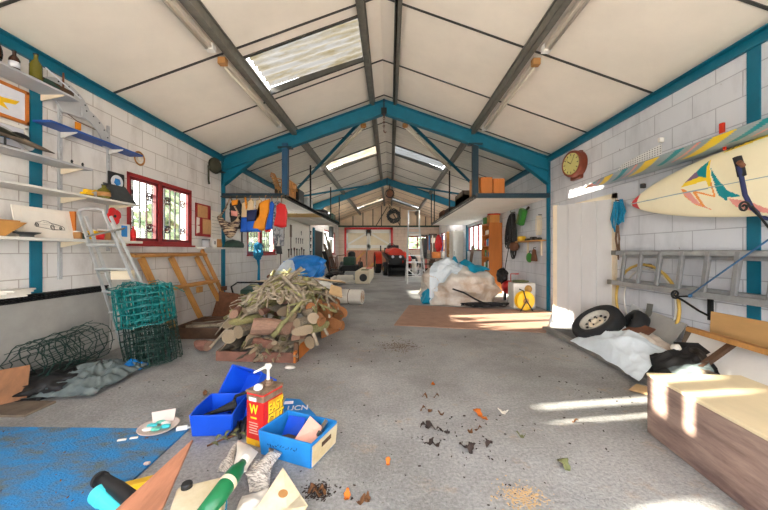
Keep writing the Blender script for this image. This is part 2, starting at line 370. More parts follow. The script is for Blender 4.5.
def floor_mat():
    m = M('concrete', (164, 164, 164), .6, 0, 0, .9, 0, col2=(136, 135, 134), lo=.4, hi=.62)
    nt = m.node_tree; N = nt.nodes; L = nt.links; b = N['Principled BSDF']
    prev = b.inputs['Base Color'].links[0].from_socket
    tc = N.new('ShaderNodeTexCoord')
    n2 = N.new('ShaderNodeTexNoise'); n2.inputs['Scale'].default_value = 3.2; n2.inputs['Detail'].default_value = 8; n2.inputs['Roughness'].default_value = .7; L.new(tc.outputs['Object'], n2.inputs['Vector'])
    r2 = N.new('ShaderNodeMapRange'); r2.inputs['From Min'].default_value = .58; r2.inputs['From Max'].default_value = .72; r2.inputs['To Max'].default_value = .75; L.new(n2.outputs['Fac'], r2.inputs['Value'])
    mx = N.new('ShaderNodeMix'); mx.data_type = 'RGBA'; mx.inputs[7].default_value = lin((172, 150, 126)); L.new(r2.outputs['Result'], mx.inputs[0]); L.new(prev, mx.inputs[6])
    n3 = N.new('ShaderNodeTexNoise'); n3.inputs['Scale'].default_value = 48; n3.inputs['Detail'].default_value = 5; n3.inputs['Roughness'].default_value = .7; L.new(tc.outputs['Object'], n3.inputs['Vector'])
    r3 = N.new('ShaderNodeMapRange'); r3.inputs['From Min'].default_value = .3; r3.inputs['From Max'].default_value = .7; r3.inputs['To Min'].default_value = .66; r3.inputs['To Max'].default_value = 1.3; L.new(n3.outputs['Fac'], r3.inputs['Value'])
    n4 = N.new('ShaderNodeTexNoise'); n4.inputs['Scale'].default_value = 19; n4.inputs['Detail'].default_value = 6; n4.inputs['Roughness'].default_value = .7; L.new(tc.outputs['Object'], n4.inputs['Vector'])
    r4 = N.new('ShaderNodeMapRange'); r4.inputs['From Min'].default_value = .66; r4.inputs['From Max'].default_value = .70; r4.inputs['To Max'].default_value = .8; L.new(n4.outputs['Fac'], r4.inputs['Value'])
    m5 = N.new('ShaderNodeMix'); m5.data_type = 'RGBA'; m5.inputs[7].default_value = lin((104, 92, 80)); L.new(r4.outputs['Result'], m5.inputs[0]); L.new(mx.outputs[2], m5.inputs[6]); mx = m5
    n6 = N.new('ShaderNodeTexNoise'); n6.inputs['Scale'].default_value = .55; n6.inputs['Detail'].default_value = 7; n6.inputs['Roughness'].default_value = .65; L.new(tc.outputs['Object'], n6.inputs['Vector'])
    r6 = N.new('ShaderNodeMapRange'); r6.inputs['From Min'].default_value = .35; r6.inputs['From Max'].default_value = .65; r6.inputs['To Min'].default_value = .84; r6.inputs['To Max'].default_value = 1.12; L.new(n6.outputs['Fac'], r6.inputs['Value'])
    m6 = N.new('ShaderNodeMix'); m6.data_type = 'RGBA'; m6.blend_type = 'MULTIPLY'; m6.inputs[0].default_value = 1; L.new(mx.outputs[2], m6.inputs[6]); L.new(r6.outputs['Result'], m6.inputs[7]); mx = m6
    m3 = N.new('ShaderNodeMix'); m3.data_type = 'RGBA'; m3.blend_type = 'MULTIPLY'; m3.inputs[0].default_value = 1; L.new(mx.outputs[2], m3.inputs[6]); L.new(r3.outputs['Result'], m3.inputs[7])
    L.new(m3.outputs[2], b.inputs['Base Color'])
    ad = N.new('ShaderNodeMath'); ad.operation = 'ADD'; L.new(n3.outputs['Fac'], ad.inputs[0]); L.new(n2.outputs['Fac'], ad.inputs[1])
    bp = N.new('ShaderNodeBump'); bp.inputs['Strength'].default_value = .6; bp.inputs['Distance'].default_value = .015; L.new(ad.outputs[0], bp.inputs['Height']); L.new(bp.outputs['Normal'], b.inputs['Normal'])
floor_mat()
def special(name, build):
    m = bpy.data.materials.new(name); m.use_nodes = True; MATS[name] = m; nt = m.node_tree
    nt.nodes.clear(); o = nt.nodes.new('ShaderNodeOutputMaterial'); nt.links.new(build(nt.nodes, nt.links), o.inputs['Surface'])
def mk_glass(N, L):
    t = N.new('ShaderNodeBsdfTransparent'); t.inputs[0].default_value = (.96, .98, .97, 1)
    g = N.new('ShaderNodeBsdfGlossy'); g.inputs['Roughness'].default_value = .03
    x = N.new('ShaderNodeMixShader'); x.inputs[0].default_value = .05; L.new(t.outputs[0], x.inputs[1]); L.new(g.outputs[0], x.inputs[2]); return x.outputs[0]
special('glass', mk_glass)
def mk_perf(N, L):
    tc = N.new('ShaderNodeTexCoord'); mp = N.new('ShaderNodeMapping'); mp.inputs['Scale'].default_value = (1, 24, 34); L.new(tc.outputs['Object'], mp.inputs[0])
    fr = N.new('ShaderNodeVectorMath'); fr.operation = 'FRACTION'; L.new(mp.outputs[0], fr.inputs[0]); sp = N.new('ShaderNodeSeparateXYZ'); L.new(fr.outputs[0], sp.inputs[0])
    o = []
    for k in (1, 2):
        g = N.new('ShaderNodeMath'); g.operation = 'LESS_THAN'; g.inputs[1].default_value = .42; L.new(sp.outputs[k], g.inputs[0]); o.append(g.outputs[0])
    p = N.new('ShaderNodeMath'); p.operation = 'MULTIPLY'; L.new(o[0], p.inputs[0]); L.new(o[1], p.inputs[1])
    mx = N.new('ShaderNodeMix'); mx.data_type = 'RGBA'; mx.inputs[6].default_value = lin((226, 226, 226)); mx.inputs[7].default_value = lin((120, 122, 124)); L.new(p.outputs[0], mx.inputs[0])
    b = N.new('ShaderNodeBsdfPrincipled'); L.new(mx.outputs[2], b.inputs['Base Color']); return b.outputs[0]
special('perforated', mk_perf)
def mk_sky(stain, g=.055):
    def f(N, L):
        tc = N.new('ShaderNodeTexCoord'); mp = N.new('ShaderNodeMapping'); mp.inputs['Scale'].default_value = (1.2, 7, 1)
        L.new(tc.outputs['Object'], mp.inputs[0]); n = N.new('ShaderNodeTexNoise'); n.inputs['Scale'].default_value = 1.6; n.inputs['Detail'].default_value = 8; n.inputs['Roughness'].default_value = .7
        L.new(mp.outputs[0], n.inputs['Vector'])
        cr = N.new('ShaderNodeValToRGB'); e = cr.color_ramp.elements
        e[0].position = .42; e[0].color = (g, g*.97, g*.92, 1); e[1].position = .74; e[1].color = tuple(g*.8*v for v in lin(stain)[:3])+(1,)
        k = cr.color_ramp.elements.new(.56); k.color = tuple(g*.5*(a+b) for a, b in zip((1, .97, .9), lin(stain)[:3]))+(1,)
        L.new(n.outputs['Fac'], cr.inputs[0])
        t = N.new('ShaderNodeBsdfTranslucent'); L.new(cr.outputs[0], t.inputs[0])
        d = N.new('ShaderNodeBsdfDiffuse'); L.new(cr.outputs[0], d.inputs[0])
        p = N.new('ShaderNodeBsdfTransparent'); L.new(cr.outputs[0], p.inputs[0])
        x = N.new('ShaderNodeMixShader'); x.inputs[0].default_value = .12; L.new(t.outputs[0], x.inputs[1]); L.new(d.outputs[0], x.inputs[2])
        y = N.new('ShaderNodeMixShader'); y.inputs[0].default_value = .12; L.new(x.outputs[0], y.inputs[1]); L.new(p.outputs[0], y.inputs[2]); return y.outputs[0]
    return f
special('rooflight_white', mk_sky((206, 178, 96)))
special('rooflight_yellow', mk_sky((255, 206, 70), .12))
special('rooflight_grey', mk_sky((215, 208, 190), .10))
def mk_tube(N, L):
    e = N.new('ShaderNodeEmission'); e.inputs[0].default_value = (1, .96, .9, 1); e.inputs[1].default_value = TUBE; return e.outputs[0]
TUBE = 34.0
special('fill_tube_glow', mk_tube)  # glow carried only by the added fill lamps
# ---------------------------------------------------------------- setting
ST(MB().bx((XL-.2, YB, -.2), (XR+.2, YG+.2, 0)).build('floor', 'concrete', origin=False))
ST(MB().bx((-60, -60, -.3), (60, 80, -.2)).build('ground', 'yard', origin=False))
def wall_x(name, x0, x1, holes, mat, ztop=3.36, y0=YB, y1=YG):
    m = MB(); ys = sorted({y0, y1} | {h[0] for h in holes} | {h[1] for h in holes})
    for a, b in zip(ys, ys[1:]):
        z = 0
        for h in sorted((h for h in holes if h[0] <= a+1e-6 and h[1] >= b-1e-6), key=lambda h: h[2]):
            if h[2] > z+1e-6: m.bx((x0, a, z), (x1, b, h[2]))
            z = h[3]
        m.bx((x0, a, z), (x1, b, ztop))
    return ST(m.build(name, mat, origin=False))
WL = [(.1, 1.03, 1.40, 1.70), (1.06, 1.56, 1.78, 2.32), (1.62, 2.12, 1.40, 2.32), (4.40, 5.84, 1.40, 2.40), (8.1, 10.1, 1.2, 2.40), (17.6, 21.0, 1.1, 2.5)]  # first three are unseen, shaped for the sun patches; last is added daylight
WRT = [(4.92, 5.84, 0, 2.1), (12.0, 14.3, 1.3, 2.36), (16.6, 18.4, 1.2, 2.4), (19.9, 21.9, 1.2, 2.5), (10.3, 14.1, 2.62, 3.2)]  # last two openings added to brighten the bays; the loft one is hidden
wall_x('wall_left', XL-.2, XL, WL, 'block_left')
wall_x('wall_right', XR, XR+.2, WRT, 'block_right')
# end wall with window hole, tan cladding above the eaves
m = MB()
WX0, WX1, WZ0, WZ1 = 1.23, 2.66, 1.38, 2.36
m.bx((XL-.2, YG, 0), (WX0, YG+.2, 3.0)).bx((WX1, YG, 0), (XR+.2, YG+.2, 3.0)).bx((WX0, YG, 0), (WX1, YG+.2, WZ0)).bx((WX0, YG, WZ1), (WX1, YG+.2, 3.0))
ST(m.build('wall_back', 'block_end', origin=False))
m = MB().prism([(XL-.2, 3.0), (XR+.2, 3.0), (XR+.2, ZE), (XA, ZA+.05), (XL-.2, ZE)], -.1, Matrix.Translation((0, YG, 0)) @ Euler((pi/2, 0, 0)).to_matrix().to_4x4())
ST(m.build('wall_gable', 'ceil_tan', origin=False))
for i, x in enumerate((-2.6, -1.9, -1.2, -.6, .7, 1.3, 1.9, 2.5)):
    ST(MB().bx((x-.03, YG-.05, 3.06), (x+.03, YG, zc(x))).build('trim_%d' % (60+i), 'steel_dark', origin=False))
ST(MB().bx((XL, YG-.16, 2.98), (XR, YG, 3.08)).build('trim_70', 'green_dark', origin=False))
m = MB()
for s in (-1, 1):
    m.bar((XA+s*.05, YG-.1, 4.4), (XA+s*.85, YG-.1, 3.06), .07, .05)
ST(m.build('trim_71', 'steel_dark', origin=False))
# end wall behind the camera with an added doorway sized for the daylight let in
m = MB().bx((XL-.2, YB-.2, 0), (DX0, YB, 3.38)).bx((DX1, YB-.2, 0), (XR+.2, YB, 3.38)).bx((DX0, YB-.2, DZ), (DX1, YB, 3.38))
m.prism([(XL-.2, 3.38), (XR+.2, 3.38), (XA, ZA+.05)], -.2, Matrix.Translation((0, YB-.2, 0)) @ Euler((pi/2, 0, 0)).to_matrix().to_4x4())
ST(m.build('wall_front', 'block_end', origin=False))
# ceiling: panels around the rooflights
SKY = {-1: [(4.40, 5.42), (9.8, 10.75), (19.5, 20.5)], 1: [(9.8, 10.75), (19.5, 20.5)]}
RP, MP = .22, 1.90                # ridge and mid purlin offsets from the apex
def roofpt(s, u, y, dz=0):
    x = XA+s*u; e = (XL if s < 0 else XR)
    return Vector((x, y, zc(x)+dz))
def bays(y0, y1, mat, name):
    for s in (-1, 1):
        m = MB(); E = abs((XL if s < 0 else XR)-XA)+.2
        cuts = sorted({y0, y1} | {v for h in SKY[s] for v in h if y0 < v < y1})
        for a, b in zip(cuts, cuts[1:]):
            hole = any(h[0] <= a and h[1] >= b for h in SKY[s])
            for u0, u1 in ((0, RP), (RP, MP), (MP, E)):
                if hole and u0 == RP: continue
                m.slab([roofpt(s, u0, a), roofpt(s, u1, a), roofpt(s, u1, b), roofpt(s, u0, b)], .05, (0, 0, 1))
        ST(m.build(name, mat, origin=False))
bays(YB, 6.98, 'ceil_white', 'ceiling'); bays(6.98, 14.3, 'ceil_foil', 'ceiling'); bays(14.3, YG+.2, 'ceil_tan', 'ceiling')
k = 0
for s in (-1, 1):
    for h in SKY[s]:
        mat = 'rooflight_white' if h[0] < 5 else ('rooflight_yellow' if s < 0 else 'rooflight_grey')
        m = MB().grid(lambda u, v, s=s, h=h: roofpt(s, RP+(MP-RP)*u, h[0]+(h[1]-h[0])*v, .06+.07*u+.024*sin(2*pi*7*v)), 8, 84)  # sheet lifted toward the eave so the slot throws a sun patch
        k += 1; o = ST(m.build('window_%d' % (10+k), mat, smooth=True, origin=False)); o['label'] = 'corrugated translucent rooflight sheet'
    E = abs((XL if s < 0 else XR)-XA)
    for j, y in enumerate([0, 1.4, 2.8, 4.2, 5.6, 6.86]+[8.3, 9.75, 10.8, 12.2, 13.4]+[15.5, 17, 18.5, 19.45, 20.55, 21.6]):
        m = MB(); w = .014 if y < 7 else .011
        m.slab([roofpt(s, 0, y-w, -.012), roofpt(s, E, y-w, -.012), roofpt(s, E, y+w, -.012), roofpt(s, 0, y+w, -.012)], .014, (0, 0, 1))
        ST(m.build('trim_%d' % (1+j if s < 0 else 20+j), 'steel_dark', origin=False))
    for h in SKY[s]:
        for y in h:
            m = MB().slab([roofpt(s, RP, y-.02, -.02), roofpt(s, MP, y-.02, -.02), roofpt(s, MP, y+.02, -.02), roofpt(s, RP, y+.02, -.02)], .11, (0, 0, 1))
            k += 1; ST(m.build('trim_%d' % (80+k), 'steel_dark', origin=False))
    for u in (RP, MP):
        x = XA+s*u; z = zc(x); m = MB(); d = .15 if u == MP else .12
        m.bx((x-.012, YB, z-d), (x+.012, YG, z)).bx((x-.012, YB, z-d), (x-.012+s*.075, YG, z-d+.014)).bx((x-.03, YB, z-.03), (x+.03, YG, z-.012))
        m.bx((x+s*.063-.004, YB, z-d), (x+s*.063+.004, YG, z-d+.035))
        ST(m.build('purlin', 'galv', origin=False))
    e = XL if s < 0 else XR
    m = MB().bx((e, YB, 3.215), (e-s*.035, YG, 3.32)).bx((e, YB, 3.31), (e-s*.09, YG, 3.322))
    ST(m.build('wall_plate', 'teal', origin=False))
# portal frames
def portal(Y, name):
    d = .07
    root = bpy.data.objects.new(name, None); C.objects.link(root); root.location = (XA, Y, 0); root['kind'] = 'structure'
    for s in (-1, 1):
        e = XL if s < 0 else XR
        A = Vector((XA, Y, 4.56)); B = Vector((e, Y, 3.32)); D = .285; m = MB()
        def strip(z0, z1, w, A=A, B=B):
            m.slab([A+Vector((0, -w, z0)), B+Vector((0, -w, z0)), B+Vector((0, -w, z1)), A+Vector((0, -w, z1))], 2*w, (0, 1, 0))
        strip(0, -.016, d); strip(-.016, -D, .008); strip(-D, -D-.018, d)
        m.build('rafter', 'teal', root)
        m = MB(); f = .20                        # haunch
        K = A.lerp(B, 1-f)-Vector((0, 0, D)); G = Vector((e, Y, 2.72)); J = B-Vector((0, 0, D))
        m.slab([K-Vector((0, .008, 0)), J-Vector((0, .008, 0)), G-Vector((0, .008, 0))], .016, (0, 1, 0))
        n = (G-K).normalized().cross(Vector((0, 1, 0)))*.018
        m.slab([K-Vector((0, d, 0)), G-Vector((0, d, 0)), G-Vector((0, d, 0))+n, K-Vector((0, d, 0))+n], 2*d, (0, 1, 0))
        m.build('haunch', 'teal', root)
        m = MB(); x = e-s*.05
        m.bx((e+s*.05, Y-d, 0), (e+s*.05-s*.012, Y+d, 3.31)).bx((e-s*.016, Y-d, 0), (e, Y+d, 3.31)).bx((e-.05, Y-.01, 0), (e+.05, Y+.01, 3.31))
        m.build('column', 'teal', root)
    MB().bx((XA-.015, Y-d-.01, 4.22), (XA+.015, Y+d+.01, 4.56)).build('ridge_plate', 'teal_dark', root)
    return root
portal(6.93, 'portal_frame'); portal(14.3, 'portal_frame')
for i, (x, y) in enumerate(((XL, 3.265), (XR, 3.02))):
    s = -1 if x < 0 else 1
    ST(MB().bx((x, y-.055, 0.0 if s > 0 else .86), (x-s*.014, y+.055, 3.3)).build('wall_post', 'teal', origin=False))
# wind braces in the roof plane (frame apex to eave mid-bay)
for s in (-1, 1):
    e = (XL if s < 0 else XR)
    for Y, lab in ((7.0, 'near'), (14.2, 'far')):
        a = Vector((XA+s*.35, Y, zc(XA+s*.35)-.2)); b = Vector((e, 11.4, 3.2))
        m = MB().bar(a, b, .075, .012).bar(a+Vector((0, 0, -.03)), b+Vector((0, 0, -.03)), .012, .07)
        ST(m.build('roof_brace', 'teal', origin=False))
# windows
def win_left(n, y0, y1, z0, z1, bars=True):
    root = bpy.data.objects.new('window_%d' % n, None); C.objects.link(root); root.location = (XL, (y0+y1)/2, z0); root['kind'] = 'structure'
    x0, x1 = XL-.065, XL+.004; ym = y0+(y1-y0)*.445
    m = MB(); w = .05
    m.bx((x0, y0, z0), (x1, y1, z0+w)).bx((x0, y0, z1-w), (x1, y1, z1)).bx((x0, y0, z0), (x1, y0+w, z1)).bx((x0, y1-w, z0), (x1, y1, z1)).bx((x0, ym-.04, z0), (x1, ym+.04, z1))
    m.build('window_frame', 'red_paint', root, bev=.004)
    for a, b in ((y0+w, ym-.04), (ym+.04, y1-w)):
        m = MB(); q = .04
        m.bx((x0+.01, a, z0+w), (x1-.01, b, z0+w+q)).bx((x0+.01, a, z1-w-q), (x1-.01, b, z1-w)).bx((x0+.01, a, z0+w), (x1-.01, a+q, z1-w)).bx((x0+.01, b-q, z0+w), (x1-.01, b, z1-w))
        f = m.build('sash', 'maroon', root, bev=.003)
        MB().bx((x0+.025, a+q, z0+w+q), (x0+.031, b-q, z1-w-q)).build('pane', 'glass', f)
    MB().bx((XL-.10, y0-.02, z0-.03), (XL+.06, y1+.02, z0)).build('window_sill', 'red_paint', root, bev=.004)
    if bars:
        m = MB(); xb = XL-.13; c = 11
        for k in range(1, c):
            y = y0+(y1-y0)*k/c; m.bx((xb-.010, y-.010, z0), (xb+.010, y+.010, z1))
            if k % 3 == 1 or k % 3 == 2 and k < 10:
                sg = 1 if k % 3 == 1 else -1
                for zc_, up in ((z1-.27, 1), (z0+.27, -1)):
                    pts = []
                    for t in range(15):
                        a = t/14*1.6*2*pi; r = .014+.066*(1-t/14.)
                        pts.append((xb, y+sg*(.08-r*cos(a)), zc_+up*r*sin(a)))
                    m.tube(pts, .012, 5)
        m.build('window_bar', 'black_iron', root)
win_left(1, *WL[3]); win_left(2, *WL[4])
for i in (0, 1, 2, 5): win_left(30+i, *WL[i], bars=False)  # unseen sun openings near the camera, and the added far one
def win_right(n, y0, y1, z0, z1, k=3):
    root = bpy.data.objects.new('window_%d' % n, None); C.objects.link(root); root.location = (XR, (y0+y1)/2, z0); root['kind'] = 'structure'
    m = MB(); w = .05; x0, x1 = XR+.06, XR+.13
    m.bx((x0, y0, z0), (x1, y1, z0+w)).bx((x0, y0, z1-w), (x1, y1, z1))
    for i in range(k+1):
        y = y0+(y1-y0-w)*i/k; m.bx((x0, y, z0), (x1, y+w, z1))
    m.build('window_frame', 'maroon', root)
    MB().bx((x0+.03, y0+w, z0+w), (x0+.036, y1-w, z1-w)).build('pane', 'glass', root)
win_right(4, *WRT[1]); win_right(5, *WRT[2]); win_right(7, *WRT[3]); win_right(8, *WRT[4], k=5)  # last two are added windows, the high one out of view
root = bpy.data.objects.new('window_6', None); C.objects.link(root); root.location = (1.9, YG, WZ0); root['kind'] = 'structure'
m = MB(); w = .09; y0, y1 = YG-.02, YG+.06
m.bx((WX0, y0, WZ0), (WX1, y1, WZ0+w)).bx((WX0, y0, WZ1-w), (WX1, y1, WZ1)).bx((WX0, y0, WZ0), (WX0+w, y1, WZ1)).bx((WX1-w, y0, WZ0), (WX1, y1, WZ1)).bx((1.93-.05, y0, WZ0), (1.93+.05, y1, WZ1))
m.build('window_frame', 'red_paint', root)
MB().bx((WX0+w, YG+.02, WZ0+w), (WX1-w, YG+.026, WZ1-w)).build('pane', 'glass', root)
# side door, ajar
root = bpy.data.objects.new('door_1', None); C.objects.link(root); root.location = (3.42, 4.93, 0); root['kind'] = 'structure'
a = Vector((3.42, 4.93, .05)); b = Vector((2.93, 5.67, .05)); u = (b-a).normalized(); n = Vector((-u.y, u.x, 0))
if n.y > 0: n = -n
W = (b-a).length
for i in range(4):
    p = a+u*(W*i/4+.003); q = a+u*(W*(i+1)/4-.003)
    MB().slab([p, q, q+Vector((0, 0, 2.05)), p+Vector((0, 0, 2.05))], .03, -n).build('plank', 'door_grey', root, bev=.004)
m = MB(); 
for z in (.25, 1.05, 1.85):
    m.slab([a-n*.031+Vector((0, 0, z-.07)), b-n*.031+Vector((0, 0, z-.07)), b-n*.031+Vector((0, 0, z+.07)), a-n*.031+Vector((0, 0, z+.07))], .02, -n)
m.build('ledge', 'white_paint', root)
m = MB().slab([b-u*.03+n*.004, b+u*.04+n*.004, b+u*.04+n*.004+Vector((0, 0, 2.06)), b-u*.03+n*.004+Vector((0, 0, 2.06))], .05, -n)
m.build('edge_stile', 'cream', root)
m = MB().bx((XR-.03, 4.84, 0), (XR+.2, 4.92, 2.18)).bx((XR-.03, 5.84, 0), (XR+.2, 5.92, 2.18)).bx((XR-.03, 4.84, 2.1), (XR+.2, 5.92, 2.18))
ST(m.build('trim_75', 'cream', origin=False))
# far barn doors
root = bpy.data.objects.new('door_2', None); C.objects.link(root); root.location = (-1.5, YG, 0); root['kind'] = 'structure'
d0, d1, dz = -3.2, .2, 2.95
m = MB().bx((d0, YG-.1, 0), (d0+.14, YG, dz)).bx((d1-.14, YG-.1, 0), (d1, YG, dz)).bx((d0, YG-.1, dz-.14), (d1, YG, dz))
m.build('door_frame', 'red_bright', root)
dm = (d0+d1)/2
for s, (x0, x1) in ((-1, (d0+.14, dm-.01)), (1, (dm+.01, d1-.14))):
    f = MB().bx((x0, YG-.05, .02), (x1, YG-.01, dz-.16)).build('door_leaf', 'cream', root)
    m = MB().bx((x0, YG-.08, dz-.4), (x1, YG-.05, dz-.16)).bx((x0, YG-.08, 1.5), (x1, YG-.05, 1.72)).bx((x0, YG-.08, .1), (x0+.12, YG-.05, dz-.16)).bx((x1-.12, YG-.08, .1), (x1, YG-.05, dz-.16))
    p, q = ((x0, YG-.065, 1.7), (x1, YG-.065, dz-.35)) if s < 0 else ((x1, YG-.065, 1.7), (x0, YG-.065, dz-.35))
    m.bar(p, q, .12, .03, (0, 1, 0))
    m.build('brace', 'white_paint', f)
    MB().bx((dm+s*.14-.03, YG-.1, 2.35), (dm+s*.14+.03, YG-.08, 2.85)).build('hinge', 'black_iron', f)
# side doorway past the tool wall, its dark opening painted as a black leaf
root = bpy.data.objects.new('door_3', None); C.objects.link(root); root.location = (XL, 15.6, 0); root['kind'] = 'structure'
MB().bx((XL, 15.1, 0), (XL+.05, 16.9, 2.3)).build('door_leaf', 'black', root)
MB().bx((XL, 14.95, 0), (XL+.09, 15.1, 2.4)).build('door_frame', 'teal', root)
# low rendered plinth against the near wall, drain grating lying along it, raised slab
ST(MB().bx((XL, YB, 0), (XL+.06, 4.06, .8)).build('trim_76', 'plinth', origin=False))
ST(MB().slab([(2.56, 2.5, 0), (3.43, 2.5, 0), (3.43, 4.85, 0), (2.62, 5.2, 0)], .05, (0, 0, 1)).build('trim_77', 'concrete_dark', origin=False))
ST(MB().slab([(2.46, 2.5, 0), (2.56, 2.5, 0), (2.62, 5.28, 0), (2.52, 5.3, 0)], .06, (0, 0, 1)).build('trim_78', 'concrete_lip', origin=False, bev=.01))
# ledge past the first window
ST(MB().bx((XL, 6.0, 1.34), (XL+.16, 7.75, 1.375)).build('trim_79', 'shelf_white', origin=False))
M('casing_cream', (206, 196, 182), .5, 0, .08, 5)
# ---------------------------------------------------------------- strip lights
def batten(a, b, label, lit=False):
    a = Vector(a); b = Vector(b); d = (b-a); r = rot_to(d); L = d.length
    t = T('strip_light', label, 'ceiling light', (a+b)/2, group=None)
    m = MB().box((a+b)/2, (.085, .06, L-.08), r); m.build('casing', 'casing_cream', t, bev=.006)
    for p in (a, b): MB().box(p+(b-p).normalized()*.04, (.1, .085, .08), r).build('end_cap', 'tan' if p is a else 'white_paint', t, bev=.004)
    dn = -Vector((0, 0, 1)); MB().tube([a+dn*.055+d.normalized()*.08, b+dn*.055-d.normalized()*.08], .016, 8).build('tube', 'fill_tube_glow' if lit else 'casing_cream', t, smooth=True)
    return t
def pl(s, u, y, dz): return roofpt(s, u, y, dz)
batten(pl(-1, 2.06, 4.15, -.12), pl(-1, 2.06, 6.3, -.12), 'long white strip light under the purlin beside the big bright rooflight')
batten(pl(-1, 2.06, 1.5, -.12), pl(-1, 2.06, 3.9, -.12), 'white strip light nearest the camera along the purlin over the shelves')
batten(pl(1, 2.06, 4.2, -.12), pl(1, 2.06, 6.5, -.12), 'long white strip light under the purlin over the surfboard side, next to the teal frame')
batten(pl(1, 2.06, 1.6, -.12), pl(1, 2.06, 3.95, -.12), 'white strip light nearest the camera along the purlin over the surfboards')
for s, w in ((-1, 'beside the yellowed rooflight, under the teal brace over the clothes'), (1, 'under the teal brace over the loft that carries the brown boxes')):
    e = XL if s < 0 else XR
    a = Vector((XA+s*.35, 7.0, zc(XA+s*.35)-.37)); b = Vector((e, 11.4, 3.0))
    batten(a.lerp(b, .03), a.lerp(b, .46), 'slanting grey-white strip light '+w, lit=False)
for s, w in ((-1, 'planks past the dark doorway'), (1, 'far workbench')):
    batten(pl(s, 3.1, 15.2, -.2), pl(s, 3.1, 18.4, -.2), 'added fill strip light close under the eaves above the '+w, lit=True)  # added lamps, mostly hidden, that lift the dark far bay
for s, w in ((-1, 'clothes'), (1, 'brown box')):
    e = (XL if s < 0 else XR)-s*.1; batten((e, 11.3, 3.08), (e, 14.1, 3.08), 'added fill light on the wall above the far part of the '+w+' loft', lit=True)  # added lamps out of view, lighting the middle bay ceiling
# ---------------------------------------------------------------- lofts
def loft(s, xi, label):
    e = XL if s < 0 else XR; y0, y1, zb = 6.86, 14.35, 2.455
    t = T('loft_platform', label, 'loft', ((e+xi)/2, (y0+y1)/2, zb))
    MB().bx((e, y0, zb-.01), (xi, y0+.08, zb+.085)).build('front_beam', 'teal_dark', t)
    MB().bx((xi-.04*s*-1, y0, zb-.01), (xi, y1, zb+.085)).build('edge_beam', 'steel_dark', t)
    MB().bx((e, y0+.08, zb+.04), (xi, y1, zb+.075)).build('deck', 'wood_grey', t)
    ys = [y0+.08, 8.6, 9.9, 11.2, 12.6, y1] if s > 0 else [y0+.08, 8.8, 9.9, 11.0, 12.5, y1]
    for i, (a, b) in enumerate(zip(ys, ys[1:])):
        xm = (e*.45+xi*.55) if i % 2 else None
        spans = [(e, xi-s*-.0)] if xm is None else [(e, xm-.016), (xm+.016, xi)]
        for p, q in spans:
            MB().bx((p, a+.03, zb), (q, b-.03, zb+.03)).build('underside_panel', 'yellow_board' if (s < 0 and i == 2) else 'board_white', t)
    MB().bx((e, y0+.1, zb+.031), (xi, y1, zb+.04)).build('underside_joint', 'black', t)
    u = abs(xi-XA)
    MB().bx((xi-.06, 6.86, zb+.05), (xi+.06, 6.98, 3.62)).build('post', 'post_blue' if s < 0 else 'teal_dark', t)
    MB().bx((xi-.15, 6.85, zc(xi)-.36), (xi+.15, 6.99, zc(xi)-.33)).build('post_plate', 'teal_dark', t)
    for y in ((9.1, 12.2, 14.25) if s < 0 else (9.9, 13.3, 14.25)):
        MB().bx((xi-.02, y-.02, zb+.05), (xi+.02, y+.02, zc(xi)-.14)).build('hanger_rod', 'black_iron', t)
    return t
M('yellow_board', (214, 178, 110), .6, 0, .12, 4)
loft(-1, -2.26, 'white lined timber loft with dark edge beam over the hanging clothes')
loft(1, 1.84, 'white lined timber loft with dark edge beam over the cable and bookcase wall')
# things on the lofts
t = T('cane_chair', 'brown bentwood cane chair lying on the loft above the clothes', 'chair', (-2.5, 7.15, 2.533))
c = at(281, 190, 7.2); c.z = 2.533
MB().ring([(.19, 0), (.21, .015), (.19, .03), (.16, .015)], c+Vector((.12, .02, .13))).build('seat', 'tan', t)
for k in range(4):
    a = pi/4+k*pi/2; MB().tube([c+Vector((.12+.19*cos(a), .02+.19*sin(a), .14)), c+Vector((.12+.2*cos(a), .02+.2*sin(a), 0))], .013, 6).build('leg', 'tan', t)
m = MB()
for k in range(-3, 4): m.tube([c+Vector((-.03-.01*abs(k), .02+k*.055, .14)), c+Vector((-.17, .02+k*.06, .52-.02*k*k*.3))], .010, 5)
m.tube([c+Vector((-.16, -.19, .4)), c+Vector((-.18, -.1, .5)), c+Vector((-.18, .1, .52)), c+Vector((-.16, .22, .4))], .014, 6)
m.build('backrest', 'tan', t)
for sg in (-1, 1): MB().tube([c+Vector((-.14, .02+sg*.2, .36)), c+Vector((.05, .02+sg*.24, .34)), c+Vector((.28, .02+sg*.2, .3)), c+Vector((.3, .02+sg*.18, .14))], .013, 6).build('arm', 'tan', t)
def carton(lab, a, b, mat, cat='box', tape=True, name='cardboard_box'):
    c = [(a[i]+b[i])/2 for i in range(3)]; t = T(name, lab, cat, (c[0], c[1], min(a[2], b[2])))
    MB().bx(a, b).build('body', 'tan_box' if mat == 'orange' else mat, t, bev=.006)
    z = max(a[2], b[2]); MB().bx((a[0]+.01, c[1]-.01, z), (b[0]-.01, c[1]+.01, z+.003)).build('flap_tape', 'cream', t)
    return t
carton('orange brown box on the loft edge beside the blue post over the clothes', (-2.44, 7.15, 2.533), (-2.25, 7.65, 2.90), 'orange')
tag(MB().bx((-2.8, 7.75, 2.533), (-2.45, 8.2, 2.86)).build('storage_crate', 'wood_dark', bev=.01), 'dark crate behind the orange brown box on the clothes loft', 'crate')
tag(MB().bx((-2.75, 8.3, 2.545), (-2.36, 8.8, 2.92)).build('black_case', 'black', bev=.02), 'black case beside the grey case on the clothes loft', 'case')
tag(MB().bx((-2.75, 9.2, 2.545), (-2.36, 9.8, 2.85)).build('grey_case', 'grey_shelf', bev=.03), 'grey case on the clothes loft between black case and first hanger', 'case')
